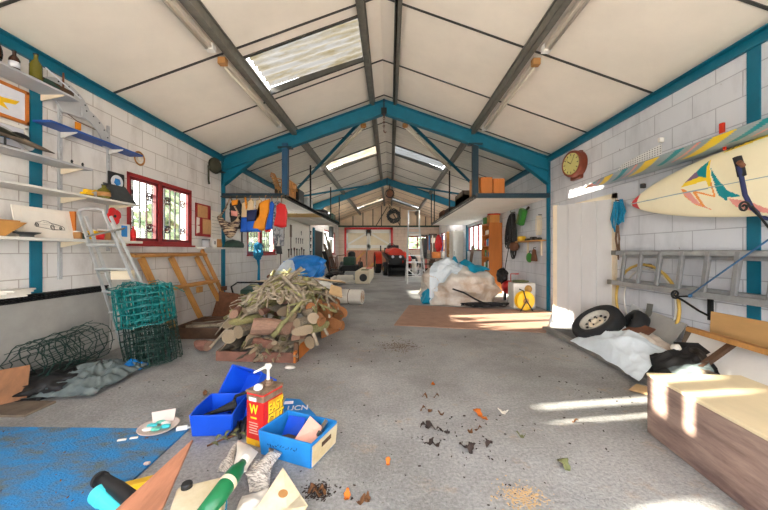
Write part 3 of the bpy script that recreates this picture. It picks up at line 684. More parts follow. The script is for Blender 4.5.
tag(MB().blob((-2.6, 12.0, 2.68), (.3, .7, .16), .3, 2, 3, 3, 2.533).build('dust_sheet', 'black', smooth=True), 'dark bundle under the far end of the clothes loft hangers', 'bundle')
tag(MB().bx((-2.75, 13.2, 2.545), (-2.36, 13.9, 2.85)).build('storage_box', 'green_dark', bev=.02), 'dull green box at the far end of the clothes loft', 'box')
for i, (x0, x1, y0, y1, z1, mat, lab) in enumerate((
    (1.86, 1.97, 7.05, 7.5, 2.94, 'orange', 'narrow orange box at the very edge of the brown box loft'),
    (2.0, 2.26, 7.05, 7.55, 2.93, 'orange_wood', 'brown cardboard box just beside the front post on its loft'),
    (2.28, 2.53, 7.05, 7.5, 2.90, 'orange_wood', 'brown cardboard box nearer the wall of the two on the loft'))):
        carton(lab, (x0, y0, 2.533), (x1, y1, z1), mat)
for i, (y, h, mat, nm, lab) in enumerate(((8.5, .38, 'wood_grey', 'tea_chest', 'grey wooden chest behind the brown boxes on the loft'), (10.3, .2, 'wood_dark', 'wooden_trough', 'long low brown wooden trough on the loft edge between two hanger rods'), (11.6, .26, 'rust', 'wooden_offcut', 'reddish timber offcut at the far end of the brown box loft'))):
    m = MB().bx((1.93, y, 2.533), (2.3, y+1.0, 2.533+h*.7)).bx((1.93, y, 2.533), (1.97, y+1.0, 2.533+h)).bx((1.93, y, 2.533), (2.3, y+.04, 2.533+h)).bx((2.26, y, 2.533), (2.3, y+1.0, 2.533+h))
    tag(m.build(nm, mat, bev=.006), lab, 'box')
# chain hoist and hanging wire bundle
t = T('chain_hoist', 'short rusty chain and hook hanging from the first frame apex', 'hoist', (XA, 6.9, 4.0))
m = MB()
for k in range(9): m.ring([(.02, -.005), (.026, 0), (.02, .005), (.014, 0)], (XA, 6.86, 4.26-.04*k), (pi/2, 0, 0) if k % 2 else (0, pi/2, 0), 10)
m.build('chain', 'rust', t); MB().bx((XA-.06, 6.82, 4.24), (XA+.06, 6.9, 4.36)).build('clamp', 'black_iron', t)
MB().tube([(XA, 6.86, 3.9), (XA, 6.86, 3.86), (XA+.03, 6.86, 3.83), (XA+.05, 6.86, 3.86)], .01, 6).build('hook', 'rust', t)
t = T('pulley_block', 'round black pulley hanging from the second frame apex', 'pulley', (XA+.1, 14.2, 3.7))
MB().ring([(.16, -.05), (.2, -.05), (.2, .05), (.16, .05)], (XA+.12, 14.1, 3.83), (pi/2, 0, 0), 20).build('wheel', 'black_iron', t)
MB().lathe([(0, -.04), (.15, -.04), (.15, .04), (0, .04)], (XA+.12, 14.1, 3.83), (pi/2, 0, 0), 20).build('hub', 'rust', t)
MB().bx((XA+.1, 14.08, 3.9), (XA+.14, 14.12, 4.25)).build('strap', 'black_iron', t)
t = T('wire_bundle', 'big round bundle of grey wire hanging at the far gable', 'wire', (.1, 21.5, 2.9)); m = MB()
for k in range(16):
    r = .55-.02*k; m.tube([(.25+rng.uniform(-.06, .06)+r*cos(a*pi/12)*(.8+.02*k), 21.5+rng.uniform(-.1, .1), 3.65+rng.uniform(-.05, .05)+r*.85*sin(a*pi/12)) for a in range(24)], .018, 5, True)
m.build('coil', 'wire_grey', t); MB().tube([(.25, 21.5, 4.0), (XA, 21.5, 4.45)], .02, 5).build('hanging_rope', 'rust', t)
# ---------------------------------------------------------------- shelves on the near wall
t = T('shelf_upright', 'slotted metal shelf upright with bare blue end, beside the teal wall post', 'shelf upright', (XL, 3.5, .95))
def upright(y, z0, z1, lab, t=None):
    t = t or T('shelf_upright', lab, 'shelf upright', (XL, y, z0))
    m = MB().bx((XL, y-.018, z0), (XL+.02, y-.006, z1)).bx((XL, y+.006, z0), (XL+.02, y+.018, z1)).bx((XL, y-.018, z0), (XL+.004, y+.018, z1))
    k = z0+.03
    while k < z1: m.bx((XL+.012, y-.008, k), (XL+.018, y+.008, k+.022)); k += .05
    m.build('rail', 'grey_shelf', t); return t
upright(3.5, .99, 2.95, '', t)
upright(4.1, 1.30, 2.9, 'slotted metal shelf upright nearer the red window')
upright(2.5, 1.30, 2.95, 'slotted metal shelf upright nearest the camera behind the car drawing shelf')
def shelf(y0, y1, z, dp, mat, lab, ups, th=.022, br='cream'):
    t = T('wall_shelf', lab, 'shelf', (XL, (y0+y1)/2, z))
    MB().bx((XL+.022, y0, z), (XL+dp, y1, z+th)).build('board', mat, t, bev=.003)
    for y in ups:
        m = MB().prism([(0, 0), (dp*.85, 0), (dp*.8, -.012), (.02, -.06), (0, -.06)], .012, Matrix.Translation((XL+.022, y+.006, z)) @ Euler((pi/2, 0, 0)).to_matrix().to_4x4())
        m.build('bracket', br, t)
    return t
shelf(2.35, 3.45, 2.91, .28, 'grey_shelf', 'grey topmost shelf with brown bottles on it', (2.5, 3.3))
shelf(3.22, 4.42, 2.60, .21, 'blue_shelf', 'bright blue empty shelf high above the white shelves', (3.5, 4.1), br='shelf_white')
shelf(2.35, 3.6, 2.20, .28, 'grey_shelf', 'grey shelf carrying the model jet', (2.5, 3.5))
shelf(2.35, 4.22, 1.885, .34, 'shelf_white', 'white shelf with bottle, digger and framed picture', (2.5, 3.5, 4.1))
shelf(2.35, 4.30, 1.40, .30, 'shelf_white', 'lowest white shelf carrying the car drawing and poppy', (2.5, 3.5, 4.1), .03)
# bottles
def bottle(x, y, z, r, h, mat, lab, labmat=None, neck=.35):
    t = T('bottle', lab, 'bottle', (x, y, z))
    MB().lathe([(r*.9, 0), (r, .01), (r, h*(.62-neck*.1)), (r*.75, h*.7), (r*.36, h*.8), (r*.34, h*.97), (r*.4, h*.975), (r*.4, h)], (x, y, z), n=20).build('glass_body', mat, t, smooth=True)
    if labmat: MB().lathe([(r*1.02, h*.2), (r*1.02, h*.48)], (x, y, z), n=20).build('paper_label', labmat, t, smooth=True)
    MB().lathe([(r*.42, h*.96), (r*.42, h*1.01), (0, h*1.01)], (x, y, z), n=14).build('cap', 'black', t)
    return t
p = at(15, 70, 3.05); bottle(-3.44, 2.93, 2.932, .038, .20, 'bottle_brown', 'small dark brown bottle with pale label on the topmost shelf', 'label_white')
bottle(-3.43, 3.1, 2.932, .047, .275, 'bottle_olive', 'olive green wine bottle on the topmost shelf beside the small brown one')
t = T('round_carving', 'round dark brown object at the frame edge on the topmost shelf', 'carving', (-3.48, 2.72, 2.932))
MB().lathe([(0, 0), (.10, .0), (.13, .02), (.13, .05), (.10, .06), (.04, .045), (0, .05)], (-3.5, 2.74, 3.06), (0, pi/2, .2), 24).build('disc', 'bottle_brown', t)
MB().bx((-3.52, 2.68, 2.932), (-3.44, 2.82, 2.95)).build('stand', 'wood_dark', t)
# model boat at the shelf end
t = T('model_boat', 'model boat with long pale spar at the end of the topmost shelf', 'model boat', (-3.42, 3.3, 2.932))
MB().grid(lambda u, v: Vector((-3.42+.05*sin(pi*u)*(v*2-1), 3.12+.34*u, 2.94+.05*abs(v*2-1)+.03*(2*u-1)**2)), 16, 8).build('hull', 'wood_dark', t, solid=.006)
MB().tube([(-3.38, 3.14, 3.10), (-3.36, 3.48, 2.955)], .006, 6).build('spar', 'label_white', t)
MB().tube([(-3.43, 3.36, 2.95), (-3.43, 3.36, 3.17)], .008, 6).build('mast', 'rust', t)
MB().bx((-3.46, 3.15, 2.96), (-3.38, 3.28, 3.0)).build('cabin', 'green_dark', t)
# drilled grey arc panels hung on the wall
def arc(y, z, ro, ri, a0, a1, lab, x=XL+.05):
    n = 20; P = [(y+ro*cos(a0+(a1-a0)*k/n), z+ro*sin(a0+(a1-a0)*k/n)) for k in range(n+1)]+[(y+ri*cos(a1+(a0-a1)*k/n), z+ri*sin(a1+(a0-a1)*k/n)) for k in range(n+1)]
    mt = Matrix(((0, 0, 1, x), (1, 0, 0, 0), (0, 1, 0, 0), (0, 0, 0, 1)))
    t = T('curved_metal_panel', lab, 'metal panel', (x, y, z)); MB().prism(P, .02, mt).build('plate', 'grey_shelf', t, bev=.003)
    for k in range(6):
        a = a0+(a1-a0)*(k+.5)/6; r = ro-.03
        MB().cyl((x+.019, y+r*cos(a), z+r*sin(a)), (x+.024, y+r*cos(a), z+r*sin(a)), .008, 8).build('bolt_hole', 'black_iron', t)
arc(3.5, 2.82, .34, .0, .1, 2.3, 'upper grey rounded metal panel behind the end of the topmost shelf', XL+.03)
arc(3.66, 2.55, .42, .30, .1, 1.5, 'lower grey curved metal arm with drilled holes above the blue shelf', XL+.06)
t = T('hanging_wire', 'rusty wire with brown tag hanging above the blue shelf', 'wire', (XL+.02, 3.7, 2.8))
MB().tube([(XL+.02, 3.5, 2.86), (XL+.025, 3.68, 2.79), (XL+.02, 3.95, 2.78)], .004, 5).build('wire', 'rust', t); MB().bx((XL+.015, 3.66, 2.70), (XL+.03, 3.72, 2.78)).build('wire_tag', 'orange', t)
# framed pictures on the near wall
def picture(y0, y1, z0, z1, fm, pm, lab, art, x=XL+.015, fw=.03, name='framed_picture', tilt=0):
    t = T(name, lab, 'picture', (x, (y0+y1)/2, z0)); m = MB()
    for a, b in (((y0, z0), (y1, z0+fw)), ((y0, z1-fw), (y1, z1)), ((y0, z0), (y0+fw, z1)), ((y1-fw, z0), (y1, z1))): m.bx((x-.012, a[0], a[1]), (x+.012, b[0], b[1]))
    m.build('frame', fm, t, bev=.003); MB().bx((x-.01, y0+fw, z0+fw), (x+.0, y1-fw, z1-fw)).build('print', pm, t)
    mt = Matrix(((0, 0, 1, x+.0002), (1, 0, 0, 0), (0, 1, 0, 0), (0, 0, 0, 1)))
    for P, mm in art: MB().prism([(y0+(y1-y0)*a, z0+(z1-z0)*b) for a, b in P], .001, mt).build('artwork', mm, t)
    return t
jet = [(.25, .45), (.5, .6), (.7, .55), (.9, .62), (.85, .48), (.72, .42), (.78, .25), (.6, .36), (.4, .36)]
picture(2.45, 3.19, 2.55, 2.88, 'orange_wood', 'label_white', 'orange framed picture of a yellow plane under the topmost shelf', [(jet, 'yellow'), ([(.05, .12), (.5, .15), (.5, .2), (.05, .18)], 'orange')])
picture(2.45, 3.18, 2.23, 2.52, 'plastic_white', 'label_white', 'white framed print with blue lettering above the model jet', [([(.1, .5), (.8, .44), (.8, .52), (.1, .6)], 'blue_light'), ([(.2, .75), (.5, .72), (.45, .82), (.22, .85)], 'steel_dark'), ([(.1, .25), (.9, .22), (.9, .25), (.1, .28)], 'grey_shelf')])
# model jet on the second shelf
t = T('model_jet', 'grey brown model fighter jet on the second shelf', 'model plane', (-3.45, 3.05, 2.222))
c = Vector((-3.44, 2.86, 2.33))
MB().tube([c+Vector((0, y, z)) for y, z in ((-.55, .02), (-.3, .03), (-.05, .03), (.15, .0), (.32, -.02), (.42, -.03))], [.018, .03, .032, .028, .018, .004], 10).build('fuselage', 'wood_grey', t, smooth=True)
MB().slab([c+Vector(p) for p in ((0, -.25, .02), (.17, -.35, .02), (.17, -.25, .02), (.03, .12, .01))], .012).slab([c+Vector(p) for p in ((0, -.25, .02), (-.12, -.35, .02), (-.12, -.25, .02), (-.03, .12, .01))], .012).build('wing', 'cap_green', t)
MB().slab([c+Vector(p) for p in ((0, -.55, .05), (0, -.48, .19), (0, -.42, .19), (0, -.3, .06))], .008, (1, 0, 0)).build('tail_fin', 'wood_dark', t)
MB().blob(c+Vector((0, .12, .04)), (.025, .08, .03), 0, 1, 2).build('cockpit', 'black', t, smooth=True)
MB().tube([c+Vector((0, 0, 0)), c+Vector((0, 0, -.105))], .008, 6).bx(c+Vector((-.05, -.08, -.108)), c+Vector((.05, .08, -.1))).build('stand', 'black', t)
t = T('model_plane', 'small second model plane with canopy arch behind the model jet', 'model plane', (-3.5, 2.75, 2.222))
MB().tube([(-3.52, 2.5+.08*k, 2.30+.12*sin(pi*k/8)) for k in range(9)], .03, 8).build('fuselage', 'grey_shelf', t); MB().bx((-3.56, 2.6, 2.222), (-3.46, 3.0, 2.26)).build('base', 'wood_dark', t)
for y, lab in ((3.42, 'tiny black figure on the second shelf near its end'), (3.54, 'tiny black figure at the very end of the second shelf')):
    t = T('figurine', lab, 'figurine', (-3.4, y, 2.222)); MB().lathe([(.018, 0), (.02, .01), (.008, .02), (.012, .04), (.004, .055), (0, .056)], (-3.4, y, 2.222), n=10).build('body', 'black', t)
# third shelf: toy digger, pear bottle, picture, round plaque
t = T('toy_digger', 'yellow toy digger on the white shelf beside the bottle', 'toy', (-3.4, 3.6, 1.907)); c = Vector((-3.4, 3.62, 1.907))
MB().bx(c+Vector((-.03, -.08, .02)), c+Vector((.03, .02, .05))).bx(c+Vector((-.025, -.05, .05)), c+Vector((.025, 0, .085))).build('body', 'yellow', t)
MB().bx(c+Vector((-.04, -.09, 0)), c+Vector((.04, .03, .022))).build('track', 'rust', t)
MB().tube([c+Vector((0, 0, .06)), c+Vector((0, .07, .09)), c+Vector((0, .13, .085)), c+Vector((0, .15, .04))], .01, 6).build('arm', 'yellow', t)
bottle(-3.36, 3.76, 1.907, .062, .17, 'bottle_olive', 'squat green bottle with tan label on the white shelf', 'tan')
t = T('photo_panel', 'small dark landscape panel leaning on the white shelf under the round plaque', 'picture', (-3.4, 4.0, 1.907))
MB().slab([(-3.32, 3.82, 1.909), (-3.32, 4.18, 1.909), (-3.45, 4.16, 2.12), (-3.45, 3.84, 2.12)], .012).build('panel', 'wire_grey', t)
MB().slab([(-3.331, 3.86, 1.94), (-3.331, 4.14, 1.94), (-3.40, 4.12, 2.05), (-3.40, 3.88, 2.05)], .003, (.85, 0, .5)).build('photo', 'g_purple', t)
t = T('round_plaque', 'black square plaque with a pale roundel above the white shelf', 'plaque', (XL, 4.2, 2.1))
MB().bx((XL+.01, 4.08, 2.08), (XL+.03, 4.33, 2.33)).build('backing', 'black', t, bev=.01)
MB().lathe([(.09, 0), (.09, .008), (0, .008)], (XL+.03, 4.205, 2.205), (0, pi/2, 0), 24).build('roundel', 'label_white', t); MB().lathe([(.055, 0), (.05, .006), (0, .012)], (XL+.038, 4.205, 2.205), (0, pi/2, 0), 5).build('emblem', 'blue_light', t)
# lowest shelf: car drawing, etc.
t = T('car_drawing', 'white board with a pencil drawing of an open sports car on the lowest shelf', 'picture', (-3.45, 3.2, 1.43))
X = -3.42; y0, y1, z0, z1 = 2.94, 3.47, 1.432, 1.73
MB().slab([(X, y0, z0), (X, y1, z0), (X-.06, y1, z1), (X-.06, y0, z1+.0)], .012, (-1, 0, -.2)).build('board', 'paper', t)
MB().bx((X-.06, y1, z0), (X+.0, y1+.018, z1)).build('wooden_edge', 'orange_wood', t)
def dp(a, b, o=.0015): return Vector((X-.06*b+o, y0+(y1-y0)*a, z0+(z1-z0)*b+.0003))
def dline(P, r=.0022): return [dp(a, b) for a, b in P]
m = MB()
body = [(.30, .40), (.33, .50), (.40, .52), (.46, .58), (.54, .56), (.60, .50), (.70, .47), (.80, .42), (.84, .36), (.82, .30), (.66, .28), (.56, .30), (.40, .34), (.32, .36)]
m.tube(dline(body), .0022, 4, True); m.tube(dline([(.46, .52), (.62, .48), (.80, .40)]), .0014, 4); m.tube(dline([(.36, .45), (.55, .44), (.7, .38)]), .0012, 4)
for cx, cy, r in ((.61, .36, .055), (.345, .42, .04), (.76, .34, .035)):
    m.tube([dp(cx+r*cos(k*pi/6)*.6, cy+r*1.6*sin(k*pi/6)) for k in range(12)], .003, 4, True); m.tube([dp(cx+r*.5*cos(k*pi/6)*.6, cy+r*.8*sin(k*pi/6)) for k in range(12)], .002, 4, True)
m.slab([dp(.62, .27), dp(.84, .29), dp(.84, .305), dp(.62, .30)], .001); m.build('drawing', 'steel_dark', t)
MB().tube(dline([(.12, .12), (.12, .88), (.9, .85), (.9, .15)]), .0009, 4, True).build('mount_line', 'cream', t)
t = T('wooden_box', 'ochre angled box at the frame edge on the lowest shelf', 'box', (-3.4, 2.75, 1.43)); MB().slab([(-3.34, 2.55, 1.432), (-3.34, 2.78, 1.432), (-3.34, 2.95, 1.56), (-3.34, 2.55, 1.56)], .2, (-1, 0, 0)).build('body', 'pine_y', t); MB().bx((-3.35, 2.55, 1.56), (-3.53, 2.9, 1.575)).build('lid', 'tan', t)
t = T('oval_tray', 'grey oval tray in front of the car drawing', 'tray', (-3.36, 3.0, 1.43)); MB().lathe([(.03, 0), (.03, .02), (.055, .035), (.06, .045), (0, .04)], (-3.36, 2.98, 1.43), n=24).build('body', 'wire_grey', t); [setattr(c_, 'scale', (1, 1.9, 1)) for c_ in kids(t)]
for i, (y, mt, lab, r, h) in enumerate(((3.5, 'tan', 'small tan jar beside the car drawing', .04, .09), (3.58, 'green_dark', 'small dark green tin behind the stepladder top', .04, .08), (3.68, 'yellow', 'small yellow pot on the lowest shelf behind the stepladder', .05, .12), (3.82, 'tan', 'brown cloth-topped jar beside the poppy on the lowest shelf', .07, .13))):
    t = T('jar', lab, 'jar', (-3.42, y, 1.43)); MB().lathe([(r*.9, 0), (r, .01), (r, h*.75), (r*.8, h*.85)], (-3.42, y, 1.43), n=18).build('body', mt, t, smooth=True); MB().lathe([(r*.82, h*.85), (r*.82, h), (0, h)], (-3.42, y, 1.43), n=18).build('lid', 'shelf_white', t)
t = T('paper_poppy', 'big red paper poppy standing on the lowest shelf', 'poppy', (-3.33, 3.93, 1.43)); c = Vector((-3.33, 3.86, 1.72))
for k in range(4):
    a = k*pi/2+.4; MB().blob(c+Vector((0, .045*cos(a), .045*sin(a))), (.012, .062, .062), .1, 2, 3, k).build('petal', 'red_bright', t, smooth=True)
MB().blob(c+Vector((.014, 0, 0)), (.012, .02, .02), 0, 1, 2).build('flower_centre', 'black', t, smooth=True); MB().tube([c, (-3.35, 3.9, 1.55), (-3.36, 3.9, 1.43)], .005, 5).build('stem', 'green_dark', t)
t = T('white_carton', 'white and blue carton beside the red bottle on the lowest shelf', 'carton', (-3.42, 4.05, 1.43)); MB().bx((-3.5, 3.95, 1.43), (-3.36, 4.14, 1.64)).build('body', 'plastic_white', t, bev=.004); MB().bx((-3.359, 4.0, 1.48), (-3.357, 4.09, 1.62)).build('printed_panel', 'blue_light', t)
bottle(-3.37, 4.2, 1.43, .03, .2, 'g_red', 'slim red bottle with white cap at the end of the lowest shelf', 'red_bright')
t = T('red_cup', 'red tipped pink cup on the lowest shelf behind the stepladder', 'cup', (-3.35, 3.72, 1.43)); MB().lathe([(.035, 0), (.045, .07), (.04, .07), (.03, .01), (0, .01)], (-3.35, 3.70, 1.43), n=18).build('body', 'red_bright', t, smooth=True)
# drain grating along the plinth, papers on it
t = T('drain_grating', 'long black slotted drain grating lying along the plinth by the shelves', 'grating', (XL+.03, 2.9, .8)); m = MB()
for k in range(0, 72): m.bx((XL+.003, 1.3+k*.0382, .803), (XL+.068, 1.3+k*.0382+.014, .868))
m.bx((XL+.003, 1.3, .855), (XL+.068, 4.04, .87)).bx((XL+.003, 1.3, .8), (XL+.068, 4.04, .812)).bx((XL+.003, 1.3, .83), (XL+.068, 4.04, .838)).bx((XL+.003, 1.3, .802), (XL+.01, 4.04, .868)); m.build('body', 'black', t)
t = T('paper_pile', 'small pile of white papers on the drain grating', 'papers', (XL+.1, 2.95, .87))
for k in range(4): MB().box((XL+.085+.01*k, 2.93+.02*k, .879+.018*k), (.16, .24, .016), (0, 0, .15*k-.2)).build('sheet', 'paper', t)
# wall items round the first window
t = T('notice_board', 'red notice board with pinned brown cards beside the red window', 'notice board', (XL, 6.1, 1.6))
MB().bx((XL+.005, 5.93, 1.58), (XL+.025, 6.42, 2.2)).build('board', 'red_paint', t, bev=.004)
for (a, b, c_, d) in ((5.98, 6.30, 1.94, 2.17), (6.14, 6.42, 1.63, 1.92)): MB().bx((XL+.025, a, c_), (XL+.03, b, d)).build('card', 'cork', t)
for a, z in ((5.97, 1.83), (5.97, 1.68)): MB().slab([(XL+.026, a-.03, z-.05), (XL+.03, a+.06, z-.03), (XL+.05, a+.03, z+.09), (XL+.03, a-.03, z+.1)], .003).build('note', 'paper', t)
t = T('wall_poster', 'plain white lined sheet on the wall beside the notice board', 'poster', (XL, 6.6, 1.6)); MB().bx((XL+.003, 6.45, 1.55), (XL+.012, 6.85, 2.12)).build('sheet', 'paper', t)
for k in range(6): MB().bx((XL+.012, 6.48, 1.65+.07*k), (XL+.0125, 6.82, 1.655+.07*k)).build('printed_line', 'wire_grey', t)
t = T('peaked_cap', 'black green peaked cap with hanging strap high on the wall', 'cap', (XL, 6.5, 2.9))
MB().blob((XL+.09, 6.45, 3.02), (.1, .17, .16), .05, 2, 3, 3).build('crown', 'cap_green', t, smooth=True); MB().tube([(XL+.06, 6.28, 2.98), (XL+.05, 6.3, 2.7), (XL+.05, 6.32, 2.62)], .018, 6).build('strap', 'cap_green', t); MB().slab([(XL+.02, 6.5, 2.95), (XL+.2, 6.5, 2.92), (XL+.2, 6.66, 2.92), (XL+.02, 6.66, 2.93)], .012).build('peak', 'black', t)
t = T('straw_hat', 'small oval straw wreath above the red window', 'wreath', (XL, 4.62, 2.6)); MB().ring([(.075, 0), (.09, .012), (.105, 0), (.09, -.01)], (XL+.02, 4.6, 2.63), (0, pi/2, 0), 24).build('ring', 'tan', t); MB().ring([(.03, 0), (.038, .01), (.046, 0), (.038, -.01)], (XL+.02, 4.6, 2.63), (0, pi/2, 0), 16).build('inner_ring', 'cream', t)
# ledge things
t = T('green_hat', 'dark green felt hat lying on the ledge past the notice board', 'hat', (XL+.1, 7.3, 1.375)); MB().blob((XL+.1, 7.25, 1.42), (.1, .42, .13), .15, 2, 3, 5, 1.377).build('felt', 'green_dark', t, smooth=True)
t = T('tan_jug', 'tan jug with small handle on the ledge', 'jug', (XL+.08, 6.2, 1.375)); MB().lathe([(.05, 0), (.065, .06), (.05, .14), (.055, .17), (.045, .17), (0, .02)], (XL+.08, 6.62, 1.375), n=18).build('body', 'tan', t, smooth=True); MB().tube([(XL+.08, 6.55, 1.5), (XL+.08, 6.5, 1.46), (XL+.08, 6.55, 1.41)], .01, 6).build('handle', 'tan', t)
t = T('white_mug', 'white box-like mug with black mark on the ledge', 'mug', (XL+.08, 6.3, 1.375)); MB().bx((XL+.03, 6.3, 1.375), (XL+.13, 6.46, 1.55)).build('body', 'plastic_white', t, bev=.01); MB().bx((XL+.131, 6.36, 1.43), (XL+.132, 6.4, 1.5)).build('mark', 'black', t)
t = T('grey_tin', 'grey tin at the window end of the ledge', 'tin', (XL+.08, 6.1, 1.375)); MB().lathe([(.07, 0), (.07, .14), (0, .14)], (XL+.09, 6.14, 1.375), n=18).build('body', 'grey_shelf', t, smooth=True); MB().lathe([(.072, .13), (.072, .15), (0, .15)], (XL+.09, 6.14, 1.375), n=18).build('lid', 'wire_grey', t)
# blue rope coil
t = T('rope_coil', 'bright blue rope coil hanging on the wall with its tail down', 'rope', (XL+.08, 8.6, 1.2)); m = MB(); c = Vector((XL+.1, 8.55, 1.29))
for k in range(14): m.tube([c+Vector((rng.uniform(-.05, .06), (.06+.014*k)*cos(a*pi/9)+rng.uniform(-.02, .02), (.12+.009*k)*sin(a*pi/9)+rng.uniform(-.02, .02))) for a in range(18)], .013, 5, True)
m.build('coil', 'rope_blue', t); m = MB()
for k in range(4): m.tube([c+Vector((.02*k-.03, -.06+.02*k, -.1)), c+Vector((.02, -.05+.03*k, -.4)), c+Vector((.03, -.12+.05*k, -.85-.04*k))], .011, 5)
m.build('tail', 'rope_blue', t)
# ---------------------------------------------------------------- clothes rail
t = T('clothes_rail', 'thin rail under the loft front that the clothes hang from', 'rail', (-2.9, 6.8, 2.46)); MB().tube([(-3.6, 6.8, 2.46), (-2.12, 6.8, 2.46)], .012, 8).build('bar', 'steel_dark', t)
for x in (-3.5, -2.2): MB().tube([(x, 6.8, 2.46), (x, 6.87, 2.47)], .008, 5).build('hook', 'steel_dark', t)
def px2(px, py): q = at(px, py, 6.8); return q.x, q.z
def garment(name, lab, cat, base, parts, y=6.8):
    xs = [px2(p[0], p[1])[0] for p in base]; cx = sum(xs)/len(xs); t = T(name, lab, cat, (cx, y, 2.44))
    def slabm(P, th, dy, mat, nm, sd=1):
        Q = [px2(*p) for p in P]
        x0, x1 = min(q[0] for q in Q), max(q[0] for q in Q); z0, z1 = min(q[1] for q in Q), max(q[1] for q in Q)
        b = bmesh.new(); vs = [b.verts.new((q[0], 0, q[1])) for q in Q]; f = b.faces.new(vs)
        bmesh.ops.triangulate(b, faces=b.faces[:])
        for _ in range(4): bmesh.ops.subdivide_edges(b, edges=[e for e in b.edges if e.calc_length() > .035], cuts=1, use_grid_fill=False); bmesh.ops.triangulate(b, faces=b.faces[:])
        b.verts.index_update(); bd = {v.index for e in b.edges if e.is_boundary for v in e.verts}
        fs = [tuple(v.index for v in q.verts) for q in b.faces]; n = len(b.verts); V = []
        for sg in (-1, 1):
            for v in b.verts:
                k = .25 if v.index in bd else 1
                fold = .5*noise.noise(Vector((v.co.x*26, sd*4., v.co.z*4)))+.4*noise.noise(Vector((v.co.x*9, sd, v.co.z*9)))
                V.append((v.co.x, y+dy+sg*th*k*(.75+.5*fold)+.03*fold, v.co.z))
        ed = [(e.verts[0].index, e.verts[1].index) for e in b.edges if e.is_boundary]; b.free()
        m = MB().add(V, fs+[tuple(i+n for i in reversed(q)) for q in fs]+[(a, c_, c_+n, a+n) for a, c_ in ed])
        m.build(nm, mat, t, smooth=True)
    for i, (P, th, dy, mat, nm) in enumerate(parts): slabm(P, th, dy, mat, nm, i+cx*7)
    hx = sum(px2(p[0], p[1])[0] for p in base)/len(base); hz = px2(0, min(p[1] for p in base)+2)[1]
    MB().tube([(hx-.09, y, hz-.05), (hx, y, hz+.005), (hx, y, 2.45), (hx+.012, y, 2.475), (hx+.025, y, 2.46)], .007, 5).build('hanger', 'tan', t)
    return t
garment('harness_jacket', 'black life jacket with pink and yellow patches, first on the clothes rail', 'life jacket', [(233, 200), (241, 200)],
  [([(231, 203), (235, 200), (240, 200), (242, 205), (241, 229), (233, 229), (230, 214)], .05, 0, 'black', 'body'), ([(233, 211), (240, 212), (239, 217), (233, 216)], .03, -.06, 'g_pink', 'front_patch'), ([(233, 201), (240, 200), (239, 205), (234, 206)], .03, -.05, 'orange', 'collar')], 6.78)
garment('work_dungarees', 'blue dungarees with cream bib and straps next to the black life jacket', 'dungarees', [(241, 205), (248, 205)],
  [([(240, 217), (248, 217), (249, 232), (240, 232)], .05, 0, 'cloth_blue', 'legs'), ([(240, 205), (243, 202), (247, 203), (248, 218), (240, 218)], .04, .01, 'cloth_cream', 'bib'), ([(244, 198), (246, 197), (248, 207), (246, 210)], .02, -.02, 'orange', 'strap')], 6.82)
garment('sailing_salopettes', 'navy and blue sailing salopettes with cream chest hung in the rail middle', 'salopettes', [(249, 201), (253, 201)],
  [([(248, 212), (261, 211), (261, 232), (247, 232)], .055, 0, 'cloth_blue', 'legs'), ([(248, 201), (252, 199), (254, 201), (254, 213), (248, 213)], .035, .02, 'cloth_cream', 'bib'), ([(249, 211), (259, 210), (258, 221), (249, 222)], .03, -.06, 'cloth_navy', 'belt_panel')], 6.76)
garment('cream_waistcoat', 'cream and navy waistcoat behind the orange jacket', 'waistcoat', [(256, 201), (261, 201)],
  [([(255, 200), (260, 199), (262, 202), (260, 214), (255, 213)], .04, 0, 'cloth_cream', 'front'), ([(255, 213), (261, 212), (261, 225), (256, 226)], .04, .01, 'cloth_navy', 'hem')], 6.85)
garment('orange_jacket', 'orange buoyancy jacket hanging among blue clothes', 'jacket', [(262, 202), (270, 200)],
  [([(261, 203), (265, 201), (270, 199), (270, 211), (267, 221), (265, 231), (254, 230), (256, 224), (261, 217), (262, 210)], .06, 0, 'orange', 'body')], 6.76)
garment('blue_jacket', 'bright blue jacket with red hem between orange jacket and grey overalls', 'jacket', [(270, 202), (273, 202)],
  [([(269, 203), (272, 201), (274, 204), (272, 229), (265, 230), (266, 220), (269, 214)], .05, 0, 'cloth_blue', 'body'), ([(265, 230), (271, 229), (270, 232), (265, 232)], .03, 0, 'red_bright', 'hem')], 6.82)
garment('camouflage_overalls', 'long grey camouflage overalls beside the red jacket', 'overalls', [(274, 203), (280, 203)],
  [([(273, 203), (277, 200), (281, 203), (284, 226), (283, 246), (279, 246), (278, 234), (276, 246), (273, 245), (271, 225)], .05, 0, 'camo', 'body'), ([(274, 246), (280, 246), (281, 254), (275, 254)], .03, .03, 'black', 'boot_cover')], 6.85)
garment('red_jacket', 'red jacket at the open end of the clothes rail', 'jacket', [(279, 203), (285, 203)],
  [([(277, 206), (281, 203), (286, 205), (288, 212), (287, 227), (282, 228), (275, 226), (277, 216)], .06, 0, 'red_bright', 'body')], 6.76)
t = T('striped_bag', 'striped woven sling bag hanging at the wall end of the clothes', 'bag', (-3.3, 6.7, 1.7))
def bagf(u, v):
    x, z = px2(222+20*u, 224-9*(2*u-1)**2*-1-17*(2*u-1)**2); 
    return Vector((x, 6.72-.10*sin(pi*v), z+.02-(.32)*v*(1-.6*(2*u-1)**2)))
MB().grid(bagf, 24, 16).build('pouch', 'cloth_stripe', t, smooth=True, solid=.02)
MB().tube([Vector((px2(222, 222)[0], 6.72, px2(0, 217)[1])), Vector((px2(228, 208)[0], 6.72, px2(0, 208)[1])), Vector((px2(231, 199)[0], 6.76, 2.44)), Vector((px2(241, 216)[0], 6.72, px2(0, 216)[1]))], .018, 6).build('strap', 'cloth_stripe', t, smooth=True)
